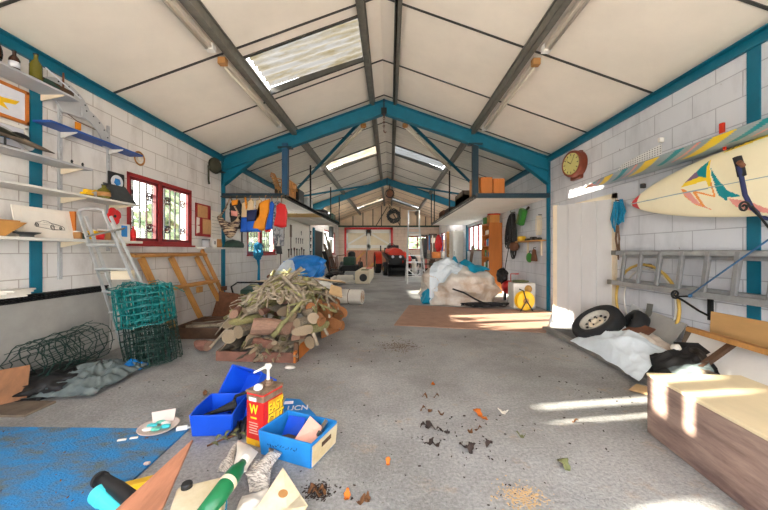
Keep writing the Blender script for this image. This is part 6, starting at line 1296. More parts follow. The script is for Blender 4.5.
# ---------------------------------------------------------------- aluminium ladder on the wall
t = T('wall_ladder', 'long two section aluminium ladder hung along the wall', 'ladder', (3.3, 3.2, .8))
for dx, z0, z1, ya, yb, nm in ((0, .845, 1.275, 4.74, 1.5, 'rail'), (.055, .88, 1.24, 4.64, 1.5, 'inner_rail')):
    for z in (z0, z1):
        x = 3.24+dx+.06*(z-.845)/.43
        MB().bx((x-.014, yb, z-.032), (x-.010, ya, z+.032)).bx((x-.014, yb, z-.032), (x+.014, ya, z-.027)).bx((x-.014, yb, z+.027), (x+.014, ya, z+.032)).build(nm, 'alu_dark', t)
    y = 4.49 if dx == 0 else 4.56
    while y > yb: MB().bar((3.24+dx, y, z0-.02), (3.30+dx, y, z1+.02), .03, .05, (0, 1, 0)).build('rung', 'alu_dull', t, bev=.005); y -= .293 if dx == 0 else .298
for z, xx in ((.845, 3.24), (1.275, 3.3)): MB().bx((xx-.018, 4.66, z-.034), (xx+.018, 4.75, z+.034)).build('rail_cap', 'galv', t)
# hoses on the wall
t = T('hose_loop', 'pale yellow hose loop hanging behind the wall ladder', 'hose', (3.4, 4.2, .3)); MB().tube([Vector((3.365, 4.24+.52*cos(a*pi/14), .62+.5*sin(a*pi/14))) for a in range(28)], .018, 8, True).build('loop', 'hose_yel', t, smooth=True)
MB().bx((3.40, 4.2, 1.09), (3.435, 4.26, 1.13)).build('peg', 'steel_dark', t)
t = T('white_hose_loop', 'thin white hose inside the yellow hose loop', 'hose', (3.4, 4.2, .3)); MB().tube([Vector((3.38, 4.2+.42*cos(a*pi/14), .62+.45*sin(a*pi/14))) for a in range(28)], .011, 6, True).build('loop', 'plastic_white', t, smooth=True); MB().bx((3.41, 4.18, 1.05), (3.435, 4.22, 1.08)).build('peg', 'steel_dark', t)
# ---------------------------------------------------------------- junk along the wall
t = T('spare_car_wheel', 'spare car wheel with white steel rim tilted by the white door', 'wheel', (2.75, 4.4, .05)); nrm = Vector((-.62, -.03, .78)).normalized(); ax = rot_to(nrm); c = Vector((2.83, 4.36, .30))
MB().ring([(.19, -.09), (.27, -.10), (.31, -.085), (.325, -.05), (.325, .05), (.31, .085), (.27, .10), (.205, .09), (.19, .07)], c, ax, 44).build('tyre', 'rubber', t, smooth=True)
M('rim_paint', (186, 182, 172), .5, 0, .25, 12)
rim = MB().ring([(.20, .085), (.185, .09), (.175, .06), (.15, .02), (.10, .035), (.10, .01), (.15, -.01), (.19, -.08), (.2, -.08)], c, ax, 40).build('rim', 'rim_paint', t, smooth=True)
MB().lathe([(.105, .02), (.09, .05), (.045, .055), (.04, .03), (0, .03)], c, ax, 24).build('hub', 'cream', rim, smooth=True)
for k in range(10): a = k*pi/5; MB().lathe([(.018, .03), (.018, .042), (0, .042)], c+ax @ Vector((.13*cos(a), .13*sin(a), 0)), ax, 10).build('slot', 'black', rim)
for k in range(4): a = k*pi/2+.5; MB().lathe([(.011, .05), (.011, .065), (0, .065)], c+ax @ Vector((.066*cos(a), .066*sin(a), 0)), ax, 8).build('nut', 'black_iron', rim)
t = T('bare_tyre', 'small black tyre standing behind the spare car wheel', 'tyre', (3.1, 4.2, .05)); MB().ring([(.14, -.08), (.22, -.08), (.24, -.04), (.24, .04), (.22, .08), (.14, .08)], (3.12, 4.14, .31), rot_to((-.75, .35, .55)), 36).build('tyre', 'rubber', t, smooth=True)
def sh(nm, lab, cat, q, mat, th=.02, n=None): return tag(MB().slab([Vector(p) for p in q], th, n).build(nm, mat, bev=.003), lab, cat)
sh('grey_sheet', 'large grey board leaning on the wall beneath the wall ladder', 'board', [(3.38, 4.22, .53), (3.38, 3.64, .47), (3.02, 3.58, .06), (3.02, 4.12, .06)], 'plinth', .012)
sh('pale_sheet', 'smaller pale board leaning behind the spare wheel', 'board', [(3.40, 4.5, .56), (3.40, 4.22, .50), (3.2, 4.22, .06), (3.2, 4.5, .06)], 'grey_shelf', .02)
sh('metal_strip', 'upright grey metal strip above the grey board', 'strip', [(3.34, 4.16, .62), (3.36, 4.10, .62), (3.3, 4.1, .2), (3.28, 4.16, .2)], 'galv', .02)
sh('pale_plank', 'grey plank end sloping between spare wheel and grey board', 'plank', [(3.3, 4.36, .50), (3.34, 4.30, .52), (3.0, 3.9, .2), (2.96, 3.96, .18)], 'plinth', .08)
sh('dark_board', 'dark edged grey panel leaning next to the pine plank', 'panel', [(3.36, 3.62, .46), (3.36, 3.50, .44), (3.04, 3.3, .06), (3.04, 3.44, .06)], 'wood_grey', .015)
sh('plywood_sheet', 'orange plywood sheet standing on the wall under the ladder', 'plywood', [(3.42, 3.42, .30), (3.42, 1.9, .30), (3.42, 1.9, .66), (3.42, 3.40, .66)], 'ply', .012, (-1, 0, 0))
tag(MB().bar(at(689, 329, 3.36), at(775, 354, 2.55), .06, .045).build('pine_plank', 'pine'), 'long pine plank lying on the white sheet along the wall', 'plank')
sh('white_sheet', 'white hardboard sheet leaning below the pine plank', 'hardboard', [(3.26, 3.45, .44), (3.20, 1.9, .44), (2.82, 1.9, .06), (2.88, 3.30, .06)], 'white_paint', .01)
t = T('old_picture_frame', 'dark wooden frame corner lying slanted against the white hardboard', 'frame', (2.9, 2.9, .3)); a, b, c2 = at(698, 369, 2.9), at(734, 343, 2.95), at(775, 354, 2.6)
MB().bar(a, b, .05, .035).build('side_bar', 'wood_dark', t); MB().bar(b, c2, .05, .035).build('side_bar', 'wood_grey', t); MB().bar(a, a+(c2-b), .05, .035).build('side_bar', 'wood_grey', t)
tag(cloth((2.38, 3.02, .066), (2.92, 3.34, .24), (3.0, 4.12, .34), (2.47, 4.36, .075), 70, 70, .06, 3.0, .13, 14, .3, .064, .06).build('white_tarpaulin', 'tarp_sheet', smooth=True), 'white crumpled dust sheet spread before the spare wheel', 'dust sheet')
tag(cloth((2.72, 3.45, .12), (3.1, 3.35, .18), (3.12, 3.8, .33), (2.86, 3.95, .28), 32, 32, .05, 5, .06, 15, .3).build('beige_rag', 'tarp_beige', smooth=True), 'beige crumpled rag on top of the white dust sheet', 'rag')
sh('brown_card', 'reddish brown flap resting above the white dust sheet', 'board', [(2.86, 3.95, .33), (3.10, 4.02, .40), (3.14, 3.78, .38), (2.96, 3.72, .30)], 'rust', .015)
tag(cloth((2.52, 3.0, .08), (2.98, 2.75, .12), (3.06, 3.18, .34), (2.68, 3.3, .24), 36, 36, .08, 4.5, .10, 16, .25, .055).build('black_plastic', 'black', smooth=True), 'black plastic sheet heap between dust sheet and wooden chest', 'plastic sheet')
sh('black_box', 'black flat box standing at the back of the black plastic heap', 'box', [(2.96, 3.2, .20), (3.16, 3.12, .24), (3.2, 3.3, .28), (3.0, 3.38, .27)], 'black', .08)
tag(MB().blob((2.86, 3.2, .33), (.04, .045, .04), .3, 2, 3, 3).build('paper_crumple', 'paper', smooth=True), 'crumpled white paper on the black plastic heap', 'paper')
sh('cardboard_flap', 'tan cardboard flap on the floor at the chest corner', 'cardboard', [(2.22, 2.98, .006), (2.42, 2.72, .006), (2.5, 2.74, .05), (2.36, 3.06, .03)], 'cardboard', .005)
tag(cloth((2.5, 2.66, .10), (2.78, 2.64, .12), (2.9, 2.9, .30), (2.6, 3.0, .2), 22, 22, .05, 6, .03, 18).build('clear_plastic', 'bag_grey', smooth=True), 'clear plastic wrapping behind the wooden chest', 'plastic sheet')
# ---------------------------------------------------------------- wooden chest
t = T('wooden_chest', 'large worn wooden chest with pale lid in the sun', 'chest', (2.15, 1.7, 0)); y1_, y0_ = 2.30, 1.15
A = Vector((1.845, 2.30, 0)); Bv = Vector((1.745, 1.15, 0)); D_ = Vector((.62, -.05, 0))
MB().slab([A, A+D_, Bv+D_, Bv], .405, (0, 0, 1)).build('body', 'chest_side', t, bev=.008)
k_ = Vector((-.003, 0, 0)); MB().slab([A+k_+Vector((0, .003, .405)), A+D_+Vector((.003, .003, .405)), Bv+D_+Vector((.003, 0, .405)), Bv+k_+Vector((0, 0, .405))], .022, (0, 0, 1)).build('lid', 'chest_top', t, bev=.006)
# ---------------------------------------------------------------- fore floor
tag(MB().slab([(XL+.08, .35, .0), (-1.42, .35, 0), (-1.46, 2.32, 0), (XL+.08, 2.36, 0)], .012, (0, 0, 1)).build('blue_carpet', 'carpet_blue'), 'bright blue carpet piece covered in sawdust crumbs', 'carpet')
def bin_(name, lab, M4, w, d, h, mat, cut=.45, front_mat=None):
    """open fronted stacking bin, front at -y"""
    loc = M4.to_translation(); t = T(name, lab, 'storage bin', loc); th = .006; tp = .012
    def q(P): return [M4 @ Vector(p) for p in P]
    def wall(P, mt, nm): 
        n = (M4.to_3x3() @ Vector(P[1])-M4.to_3x3() @ Vector(P[0])).cross(M4.to_3x3() @ Vector(P[2])-M4.to_3x3() @ Vector(P[0])); MB().slab(q(P), th).build(nm, mt, t, bev=.002)
    W, e = w/2, tp
    wall([(-W+e, -d/2+e, 0), (W-e, -d/2+e, 0), (W-e, d/2-e, 0), (-W+e, d/2-e, 0)], mat, 'base')
    wall([(-W+e, d/2-e, 0), (W-e, d/2-e, 0), (W, d/2, h), (-W, d/2, h)], mat, 'back_panel')
    wall([(-W+e, -d/2+e, 0), (W-e, -d/2+e, 0), (W, -d/2, h*(1-cut)+h*cut), (-W, -d/2, h)] if cut == 0 else [(-W+e, -d/2+e, 0), (W-e, -d/2+e, 0), (W, -d/2, h*(1-cut)), (-W, -d/2, h*(1-cut))], front_mat or mat, 'front_panel')
    for s in (-1, 1):
        wall([(s*(W-e), -d/2+e, 0), (s*(W-e), d/2-e, 0), (s*W, d/2, h), (s*W, -d/2+d*.3*(cut > 0), h), (s*W, -d/2, h*(1-cut))], front_mat if (front_mat and s > 0) else mat, 'side_panel')
    m = MB(); lip = .010
    for a, b in (((-W, d/2, h), (W, d/2, h)), ((-W, -d/2, h*(1-cut)), (W, -d/2, h*(1-cut))), ((-W, d/2, h), (-W, -d/2+d*.3*(cut > 0), h)), ((W, d/2, h), (W, -d/2+d*.3*(cut > 0), h)), ((-W, -d/2+d*.3*(cut > 0), h), (-W, -d/2, h*(1-cut))), ((W, -d/2+d*.3*(cut > 0), h), (W, -d/2, h*(1-cut)))):
        if (Vector(a)-Vector(b)).length > .01: m.bar(M4 @ Vector(a), M4 @ Vector(b), lip)
    m.build('rim', mat if mat != 'blue_light' else 'blue_light', t, bev=.002); return t
def M4(x, y, z, rx=0, ry=0, rz=0): return Matrix.Translation((x, y, z)) @ Euler((rx, ry, rz)).to_matrix().to_4x4()
bin_('parts_bin', 'royal blue open parts bin lying upright at the carpet corner', M4(-1.26, 2.39, .002, 0, 0, .05), .29, .30, .165, 'blue_bin', .12)
bin_('parts_bin', 'royal blue parts bin tipped on its back behind the red tin', M4(-1.13, 2.66, .10, 1.0, 0, -.5), .36, .34, .19, 'blue_bin', .12)
tb_ = bin_('parts_bin', 'light blue bin with pale end and scrap inside, before the red tin', M4(-.60, 2.10, .002, 0, 0, -.38), .40, .28, .15, 'blue_light', 0)
mt = M4(-.60, 2.10, .002, 0, 0, -.38); MB().slab([mt @ Vector(p) for p in ((.1965, -.132, .01), (.1965, .132, .01), (.2065, .14, .138), (.2065, -.14, .138))], .003).build('pale_end', 'jerry', tb_)
MB().slab([mt @ Vector(p) for p in ((.2085, -.045, .085), (.2085, .06, .085), (.2095, .06, .112), (.2095, -.045, .112))], .002).build('hand_hole', 'wood_dark', tb_)
random.seed(3); m = MB()
for k in range(12):
    x = -.13+.02*k; z = .08+.012*random.random(); m.bar(mt @ Vector((x, -.1415, z)), mt @ Vector((x+random.uniform(.004, .014), -.1425, z+random.uniform(-.018, .02))), .003)
m.build('faded_print', 'cloth_navy', tb_)
tag(MB().slab([at(294, 441, 1.98), at(316, 446, 1.96), at(322, 428, 2.10), at(310, 417, 2.14)], .012).build('pink_tile', 'tile_peach', bev=.004), 'broken peach coloured tile lying in the light blue bin', 'tile')
tag(MB().bar(mt @ Vector((.10, .02, .06)), mt @ Vector((.15, .1, .17)), .018).build('metal_rod', 'galv'), 'grey metal rod beside the tile in the light blue bin', 'rod')
tag(MB().bar(mt @ Vector((.13, -.06, .06)), mt @ Vector((.17, .0, .15)), .02).build('metal_offcut', 'wire_grey'), 'dark metal offcut at the pale end of the light blue bin', 'offcut')
tag(cloth(tuple(mt @ Vector((-.17, -.1, .03))), tuple(mt @ Vector((.17, -.1, .03))), tuple(mt @ Vector((.17, .1, .03))), tuple(mt @ Vector((-.17, .1, .03))), 16, 16, .03, 9, .02, 5, .3, .012).build('scrap_litter', 'wood_dark', smooth=True), 'dark scrap covering the light blue bin floor', 'scrap')
tag(MB().slab([mt @ Vector(p) for p in ((-.17, .04, .025), (-.03, .05, .03), (-.03, .12, .14), (-.17, .12, .13))], .006).build('blue_divider', 'blue_bin'), 'darker blue plastic divider inside the light blue bin', 'divider')
c = at(210, 415, 2.35); t = T('grease_gun', 'black tapered tool lying in the royal blue bin at the carpet corner', 'tool', (-1.27, 2.38, .08)); MB().tube([(-1.36, 2.34, .10), (-1.27, 2.36, .12), (-1.17, 2.40, .145)], [.008, .016, .035], 10).build('body', 'black', t); MB().cyl((-1.17, 2.40, .145), (-1.155, 2.407, .148), .038, 12).build('cap', 'rubber', t)
t = T('black_cable', 'loop of black cable hanging between the blue bins and the red tin', 'cable', (-1.0, 2.5, .05)); MB().tube([at(247, 392, 2.42), at(236, 396, 2.45), at(231, 408, 2.45), at(237, 420, 2.4), at(247, 423, 2.36)], .012, 8).build('loop', 'rubber', t, smooth=True)
MB().tube([fl(229, 440)+Vector((0, 0, .02)), at(238, 425, 2.36), at(246, 418, 2.34), fl(243, 437)+Vector((0, 0, .03))], .014, 8).tube([at(231, 406, 2.4), at(238, 425, 2.33), fl(240, 441)+Vector((0, 0, .02))], .012, 8).build('cable_end', 'black', t, smooth=True)
# blue lid with lettering
t = T('blue_plastic_lid', 'flat blue plastic lid with white lettering behind the light blue bin', 'lid', (-.75, 2.55, 0)); P = [fl(274, 419), fl(286, 405), fl(300, 405), fl(316, 416), fl(300, 426)]
for p in P: p.z = .01
P[1].z = .06; P[2].z = .05; MB().slab(P, .012).build('plate', 'blue_light', t, bev=.003)
nr = (P[1]-P[0]).cross(P[2]-P[0]).normalized(); nr = -nr if nr.z < 0 else nr
cen = sum(P, Vector())/5+nr*.02; ex = (P[3]-P[0]).normalized(); ey = nr.cross(ex); mm = Matrix((ex, ey, nr)).transposed().to_4x4(); mm.translation = cen+ex*.02
text('lettering', 'UCN', .075, 'label_white', mm, t); MB().box(cen-ex*.06+ey*.07, (.07, .03, .004), mm.to_euler()).build('white_patch', 'label_white', t)
# red and yellow tin
t = T('lubricant_tin', 'tall red and yellow metal tin with white hand pump', 'tin', (-.86, 2.15, 0))
rz = 1.17; mt = M4(-.865, 2.215, .0, 0, 0, rz); w, d, h = .19, .15, .36
def lp(x, y, z): return mt @ Vector((x, y, z))
def tinbox(z0, z1, e=0): return MB().slab([lp(-w/2-e, -d/2-e, z0), lp(w/2+e, -d/2-e, z0), lp(w/2+e, d/2+e, z0), lp(-w/2-e, d/2+e, z0)], z1-z0, (0, 0, 1))
# long face is on local -y turned toward the bin, short face on local -x
tinbox(.0, h).build('body', 'tin_red', t, bev=.012); tinbox(h-.012, h+.006, .003).build('top_rim', 'tin_rust', t, bev=.006); tinbox(.0, .055, .0015).build('bottom_band', 'tin_yellow', t, bev=.012); tinbox(h-.07, h-.012, .001).build('upper_band', 'tin_rust', t, bev=.012)
def face(nm, mat, x0, x1, z0, z1, side='y', o=.002):
    q = [lp(x0, -d/2-o, z0), lp(x1, -d/2-o, z0), lp(x1, -d/2-o, z1), lp(x0, -d/2-o, z1)] if side == 'y' else [lp(-w/2-o, -x0, z0), lp(-w/2-o, -x1, z0), lp(-w/2-o, -x1, z1), lp(-w/2-o, -x0, z1)]
    return MB().slab(q, .0006).build(nm, mat, t)
face('orange_panel', 'tin_yellow', -.05, .092, .055, .29); face('red_stripe', 'tin_red', -.092, -.05, .055, .29)
fx = Matrix((mt.to_3x3() @ Vector((1, 0, 0)), Vector((0, 0, 1)), mt.to_3x3() @ Vector((0, -1, 0)))).transposed().to_4x4()
for s_, z, sz in (('EASY', .235, .088), ('CUT', .155, .105)):
    m_ = fx.copy(); m_.translation = lp(.02, -d/2-.0035, z); text('lettering', s_, sz, 'g_yellow', m_, t, .0008, .72)
    m_ = fx.copy(); m_.translation = lp(.024, -d/2-.0028, z-.006); text('lettering_shadow', s_, sz, 'black', m_, t, .0004, .76)
sx = Matrix((mt.to_3x3() @ Vector((0, -1, 0)), Vector((0, 0, 1)), mt.to_3x3() @ Vector((-1, 0, 0)))).transposed().to_4x4()
m_ = sx.copy(); m_.translation = lp(-w/2-.002, .004, .245); text('emblem', 'W', .085, 'g_yellow', m_, t, .001, .8)
face('emblem_bar', 'g_yellow', -.03, .022, .185, .196, 'x'); face('white_patch', 'label_white', -.045, .02, .30, .325, 'x', .003)
for k in range(5): face('small_print', 'tile_peach', -.045+.004*(k % 2), .035-.006*(k % 3), .085+.017*k, .092+.017*k, 'x')
MB().lathe([(.03, 0), (.03, .02), (.022, .025), (.022, .04), (0, .04)], lp(.03, 0, h), n=20).build('cap', 'tin_rust', t); MB().blob(lp(-.06, .0, h+.02), (.03, .03, .025), .1, 2, 3).build('white_bung', 'plastic_white', t, smooth=True)
MB().tube([lp(-.01, .02, h), lp(.03, .02, h+.03), lp(.07, .0, h+.02)], .012, 6).build('handle', 'tin_rust', t)
MB().lathe([(.014, 0), (.010, .02), (.009, .08), (.02, .09), (.026, .105), (.02, .12), (0, .122)], lp(.03, 0, h+.03), n=16).build('pump_stem', 'plastic_white', t, smooth=True); MB().tube([lp(.03, 0, h+.138), lp(-.04, .0, h+.135), lp(-.09, .01, h+.127)], [.010, .008, .006], 8).build('pump_spout', 'plastic_white', t, smooth=True)
# white object at the carpet corner, tray of stones, tile
t = T('stone_tray', 'oval plate with green and turquoise stones on the blue carpet edge', 'plate', (-1.6, 2.33, .012)); c = fl(159, 430); c.z = .014
MB().lathe([(.0, 0), (.10, 0), (.125, .014), (.13, .022), (.12, .018), (.10, .008), (0, .006)], c, (0, 0, 0), 32).build('plate', 'tile_pink', t, smooth=True)
for k, (dx, dy) in enumerate(((-.05, 0), (-.02, .05), (.03, .03), (.055, -.01), (.01, -.045), (-.045, -.05))): MB().blob(c+Vector((dx, dy, .02)), (.035, .025, .012), .15, 2, 3, k).build('stone', ('cyan', 'gem', 'plastic_white')[k % 3], t, smooth=True)
tag(MB().slab([at(153, 424, 2.36), at(174, 421, 2.42), at(176, 408, 2.44), at(152, 412, 2.38)], .012).build('pink_tile', 'tile_pink'), 'pale pink tile propped upright behind the plate of stones', 'tile')
t = T('white_nozzle', 'small grey white nozzle between the plate of stones and the blue bin', 'nozzle', fl(181, 432)); c = fl(181, 432); MB().cyl(c+Vector((-.03, 0, .022)), c+Vector((.035, .02, .022)), .018, 12).build('body', 'plastic_white', t); MB().cyl(c+Vector((.035, .02, .022)), c+Vector((.06, .028, .022)), .010, 10).build('tip', 'grey_shelf', t)
# triangle board, jerrycan, pipe, jar, bottle, papers, card at the bottom edge
tag(MB().slab([at(193, 441, 1.74), at(162, 512, 1.36), at(156, 525, 1.31), at(102, 525, 1.25), at(117, 511, 1.31)], .014, (.1, -.5, .9)).build('plywood_triangle', 'ply_red'), 'pointed reddish plywood board lying across the carpet edge', 'plywood')
t = T('jerrycan', 'cream plastic jerrycan with green scrawl beside the plywood point', 'jerrycan', (-.92, 1.46, 0)); M_ = M4(-.85, 1.42, .004, 0, 0, .4)
MB().slab([M_ @ Vector(p) for p in ((-.105, -.12, 0), (.105, -.12, 0), (.105, .12, 0), (-.105, .12, 0))], .20, (0, 0, 1)).build('body', 'jerry', t, bev=.018, seg=3)
MB().lathe([(.024, 0), (.024, .016), (.02, .022), (0, .022)], M_ @ Vector((-.06, .095, .2)), n=18).build('cap', 'black', t)
m = MB(); pts = [M_ @ Vector((.1075, -.06+.016*k, .10+(.025 if k % 2 else -.01))) for k in range(8)]; m.tube(pts, .003, 5); m.build('green_scrawl', 'rope_blue', t)
t = T('black_pipe', 'bent black plastic waste pipe by the cyan jar', 'pipe', (-1.3, 1.6, 0)); P = [at(101, 480, 1.56), at(106, 482, 1.54), at(118, 489, 1.48), at(132, 500, 1.42), at(146, 515, 1.36)]
MB().tube(P, [.032, .030, .031, .033, .034], 18).build('tube', 'black', t, smooth=True); d = (P[0]-P[1]).normalized(); MB().ring([(.028, -.010), (.036, -.010), (.036, .010), (.028, .010)], P[0]+d*.006, rot_to(d), 20).build('socket_rim', 'rubber', t); MB().lathe([(.028, .009), (0, .006)], P[0]+d*.006, rot_to(d), 18).build('bore', 'black_iron', t)
t = T('cyan_jar', 'cyan lidded plastic jar lying on the blue carpet', 'jar', (-1.4, 1.55, .01)); a, b = at(98, 493, 1.50), at(122, 512, 1.42); b.z = max(.055, b.z); a.z = max(.055, a.z)
MB().cyl(a, a.lerp(b, .3), .042, 24).build('lid', 'cyan', t, bev=.006); MB().cyl(a.lerp(b, .3), b, .037, 24).build('body', 'cyan', t); MB().cyl(a-(b-a).normalized()*.004, a, .036, 24).build('pale_lid_top', 'cyan_pale', t)
tag(MB().box(fl(136, 480)+Vector((.06, -.1, .03)), (.24, .05, .06), (0, 0, .45)).build('yellow_level', 'yellow', bev=.006), 'yellow tool body under the plywood board by the black pipe', 'tool')
t = T('green_bottle', 'green plastic bottle with cream band wrapped in newspaper', 'bottle', (-.72, 1.5, 0)); a, b = at(205, 515, 1.33), at(243, 462, 1.62); a.z = max(a.z, .055); b.z = max(b.z, .06)
MB().tube([a, a.lerp(b, .65), a.lerp(b, .8), a.lerp(b, .92), b], [.040, .040, .036, .022, .018], 22).build('body', 'bottle_green', t, smooth=True); MB().cyl(a.lerp(b, .50), a.lerp(b, .58), .0412, 22).build('cream_band', 'cream', t); MB().cyl(b, b+(b-a).normalized()*.03, .020, 14).build('cap', 'plastic_white', t)
def roll_sheet(P0, P1, ax, r, turns, w, mat, nm, lab, seed):
    """sheet of newsprint curled round an axis"""
    P0, P1 = Vector(P0), Vector(P1); Rm = rot_to(P1-P0); L = (P1-P0).length
    def fn(u, v):
        a = ax+turns*2*pi*u; rr = r*(1+w*u); q = Rm @ Vector((rr*cos(a), rr*sin(a), L*v)); q = q+P0+Vector((0, 0, .012*noise.noise(Vector((u*5+seed, v*4, 0)))))
        q.z = max(q.z, .004); return q
    return tag(MB().grid(fn, 30, 10).build(nm, mat, smooth=True, solid=.002), lab, 'newspaper')
def fan(pts, th, nm, lab, mat='news', n=14, amp=.012, sd=0):
    a, b, c_, d = pts; return tag(cloth(a, b, c_, d, n, n, amp, 8, .02, sd).build(nm, mat, smooth=True, solid=th), lab, 'newspaper')
fan((at(218, 472, 1.62), at(237, 441, 1.98), at(240, 440, 1.99), at(234, 474, 1.70)), .003, 'newspaper', 'thin newspaper fold standing on the far side of the green bottle', sd=3)
fan((at(233, 474, 1.66), at(239, 439, 1.96), at(260, 452, 1.94), at(246, 470, 1.72)), .003, 'newspaper', 'pointed white newspaper hood over the green bottle neck', 'paper', sd=6)
tag(cloth(at(270, 449, 1.98), at(281, 455, 1.95), at(256, 484, 1.72), at(244, 476, 1.74), 22, 14, .015, 6, .02, 5, floor=.02).build('newspaper', 'news', smooth=True, solid=.002), 'printed newspaper strip lying toward the light blue bin', 'newspaper')
tag(cloth(fl(247, 496)+Vector((0, 0, .02)), fl(270, 496)+Vector((0, 0, .02)), fl(273, 468)+Vector((0, 0, .05)), fl(252, 472)+Vector((0, 0, .07)), 26, 26, .03, 9, .03, 9).build('newspaper', 'news', smooth=True, solid=.002), 'grey folded newspaper heap beside the green bottle', 'newspaper')
tag(cloth(fl(266, 490)+Vector((0, 0, .01)), fl(272, 490)+Vector((0, 0, .01)), fl(274, 464)+Vector((0, 0, .09)), fl(269, 464)+Vector((0, 0, .10)), 20, 10, .015, 9, .02, 19).build('newspaper', 'wood_grey', smooth=True, solid=.002), 'brownish newspaper edge standing beside the grey newspaper heap', 'newspaper')
q = [fl(252, 522)+Vector((0, 0, .03)), fl(283, 486)+Vector((0, 0, .10)), fl(300, 500)+Vector((0, 0, .03)), fl(308, 516)+Vector((0, 0, .05)), fl(290, 535)]
t = T('torn_cardboard', 'torn tan cardboard piece with round brown stain at the bottom edge', 'cardboard', (-.46, 1.6, 0)); MB().slab(q, .004, (0, -.3, .95)).build('sheet', 'jerry', t); MB().lathe([(.022, 0), (.024, .002), (0, .002)], fl(283, 506)+Vector((0, 0, .062)), (.15, .2, 0), 18).build('stain', 'tan', t)
tag(cloth(fl(236, 520)+Vector((0, 0, .02)), fl(256, 520)+Vector((0, 0, .03)), fl(268, 497)+Vector((0, 0, .05)), fl(244, 503)+Vector((0, 0, .04)), 16, 16, .02, 7, .02, 2).build('white_paper', 'paper', smooth=True, solid=.002), 'white paper sheet beneath the torn cardboard', 'paper')
# leaves and crumbs on the floor
def leaf(c, L, mat, lab, grp=None, s=0):
    random.seed(s); a0 = random.uniform(0, 6.3); cx = Vector((c[0], c[1], .004))
    def fn(u, v):
        w = L*.32*sin(pi*min(.98, max(.02, u)))**.8*(1+.25*sin(u*18+s)); x = L*(u-.5); y = w*(2*v-1); z = .012+.25*abs(y)+.02*sin(u*5+s)+.012*noise.noise(Vector((u*4, v*4, s)))
        return cx+Vector((x*cos(a0)-y*sin(a0), x*sin(a0)+y*cos(a0), max(.0, z)))
    return tag(MB().grid(fn, 12, 6).build('dried_leaf', mat, smooth=True, solid=.0015), lab, 'leaf', grp)
t = T('leaf_sprig', 'withered green leafy sprig on the floor below the blue bins', 'sprig', fl(222, 444)); c = fl(222, 444)
MB().tube([fl(207, 449)+Vector((0, 0, .02)), c+Vector((0, 0, .03)), fl(236, 438)+Vector((0, 0, .02))], .006, 6).build('stem', 'leaf_brown', t)
for k in range(7):
    p = fl(210, 447).lerp(fl(238, 437), k/6.)+Vector((0, 0, .02)); a = .5+(1 if k % 2 else -1)*.8; MB().grid(lambda u, v: p+Vector(((u*.07)*cos(a)-(2*v-1)*.014*sin(pi*u)*sin(a), (u*.07)*sin(a)+(2*v-1)*.014*sin(pi*u)*cos(a), .02*sin(pi*u)+.01*k*(1-k/6.))), 8, 4).build('leaf', 'leaf_green', t, smooth=True, solid=.0015)
for i, (px, py, L, mt, lab, g) in enumerate(((478, 415, .09, 'leaf_orange', 'curled orange leaf beside the pale sunlit leaf', None), (484, 420, .08, 'leaf_orange', 'second orange leaf of the pair near the sun streak', None), (503, 413, .08, 'paper', 'pale curled leaf at the tip of the sun streak', None), (347, 498, .05, 'leaf_orange', 'small orange leaf clump on the bare floor near the torn cardboard', None), (388, 464, .04, 'leaf_orange', 'tiny orange leaf alone on the bare floor', None), (489, 446, .07, 'leaf_dark', 'dark crumpled leaf clear of the dark leaf clump', None), (564, 467, .09, 'leaf_green', 'yellow green withered leaf near the nearest sun patch', None), (575, 423, .05, 'leaf_brown', 'small brown leaf lying in the sun streak', None), (433, 385, .05, 'leaf_orange', 'small orange leaf halfway to the mat', None), (521, 437, .06, 'leaf_green', 'thin greenish leaf scrap below the sun streak', None))):
    leaf(fl(px, py), L, mt, lab, g, i)
for i, (px, py) in enumerate(((424, 428), (432, 430), (440, 432), (430, 444), (436, 446), (463, 448), (469, 452), (472, 449), (428, 427), (447, 434))): leaf(fl(px, py), .06, 'leaf_dark', 'dark dried leaf in the scattered clump on the open floor', 'dark leaves on the open floor', 30+i)
for i, (px, py) in enumerate(((423, 411), (430, 413), (441, 415), (470, 433), (478, 431), (312, 492), (322, 494), (317, 496), (361, 503), (367, 501), (205, 395), (212, 398), (425, 398), (436, 398))): leaf(fl(px, py), .05, 'leaf_brown', 'small brown dried leaf scattered on the concrete floor', 'small brown leaves on the floor', 50+i)
random.seed(77); m = MB()
for k in range(330):
    if k < 190: p = Vector((random.uniform(-3.3, 3.0), random.uniform(1.3, 6.5), .0))
    else: p = fl(*random.choice(((520, 500), (430, 436), (470, 450), (320, 490), (480, 425), (230, 398), (600, 395))))+Vector((random.gauss(0, .16), random.gauss(0, .10), 0))
    s_ = random.uniform(.0025, .008)*(p.y/2.6)**.5; a = random.uniform(0, 3); m.box(p+Vector((0, 0, s_*.4+(.012 if p.x < -1.45 and p.y < 2.33 else 0))), (s_*2.4, s_, s_*.8), (0, 0, a))
tag(m.build('floor_crumbs', 'leaf_dark'), 'loose dark crumbs and leaf bits scattered across the floor', 'crumbs', None, 'stuff')
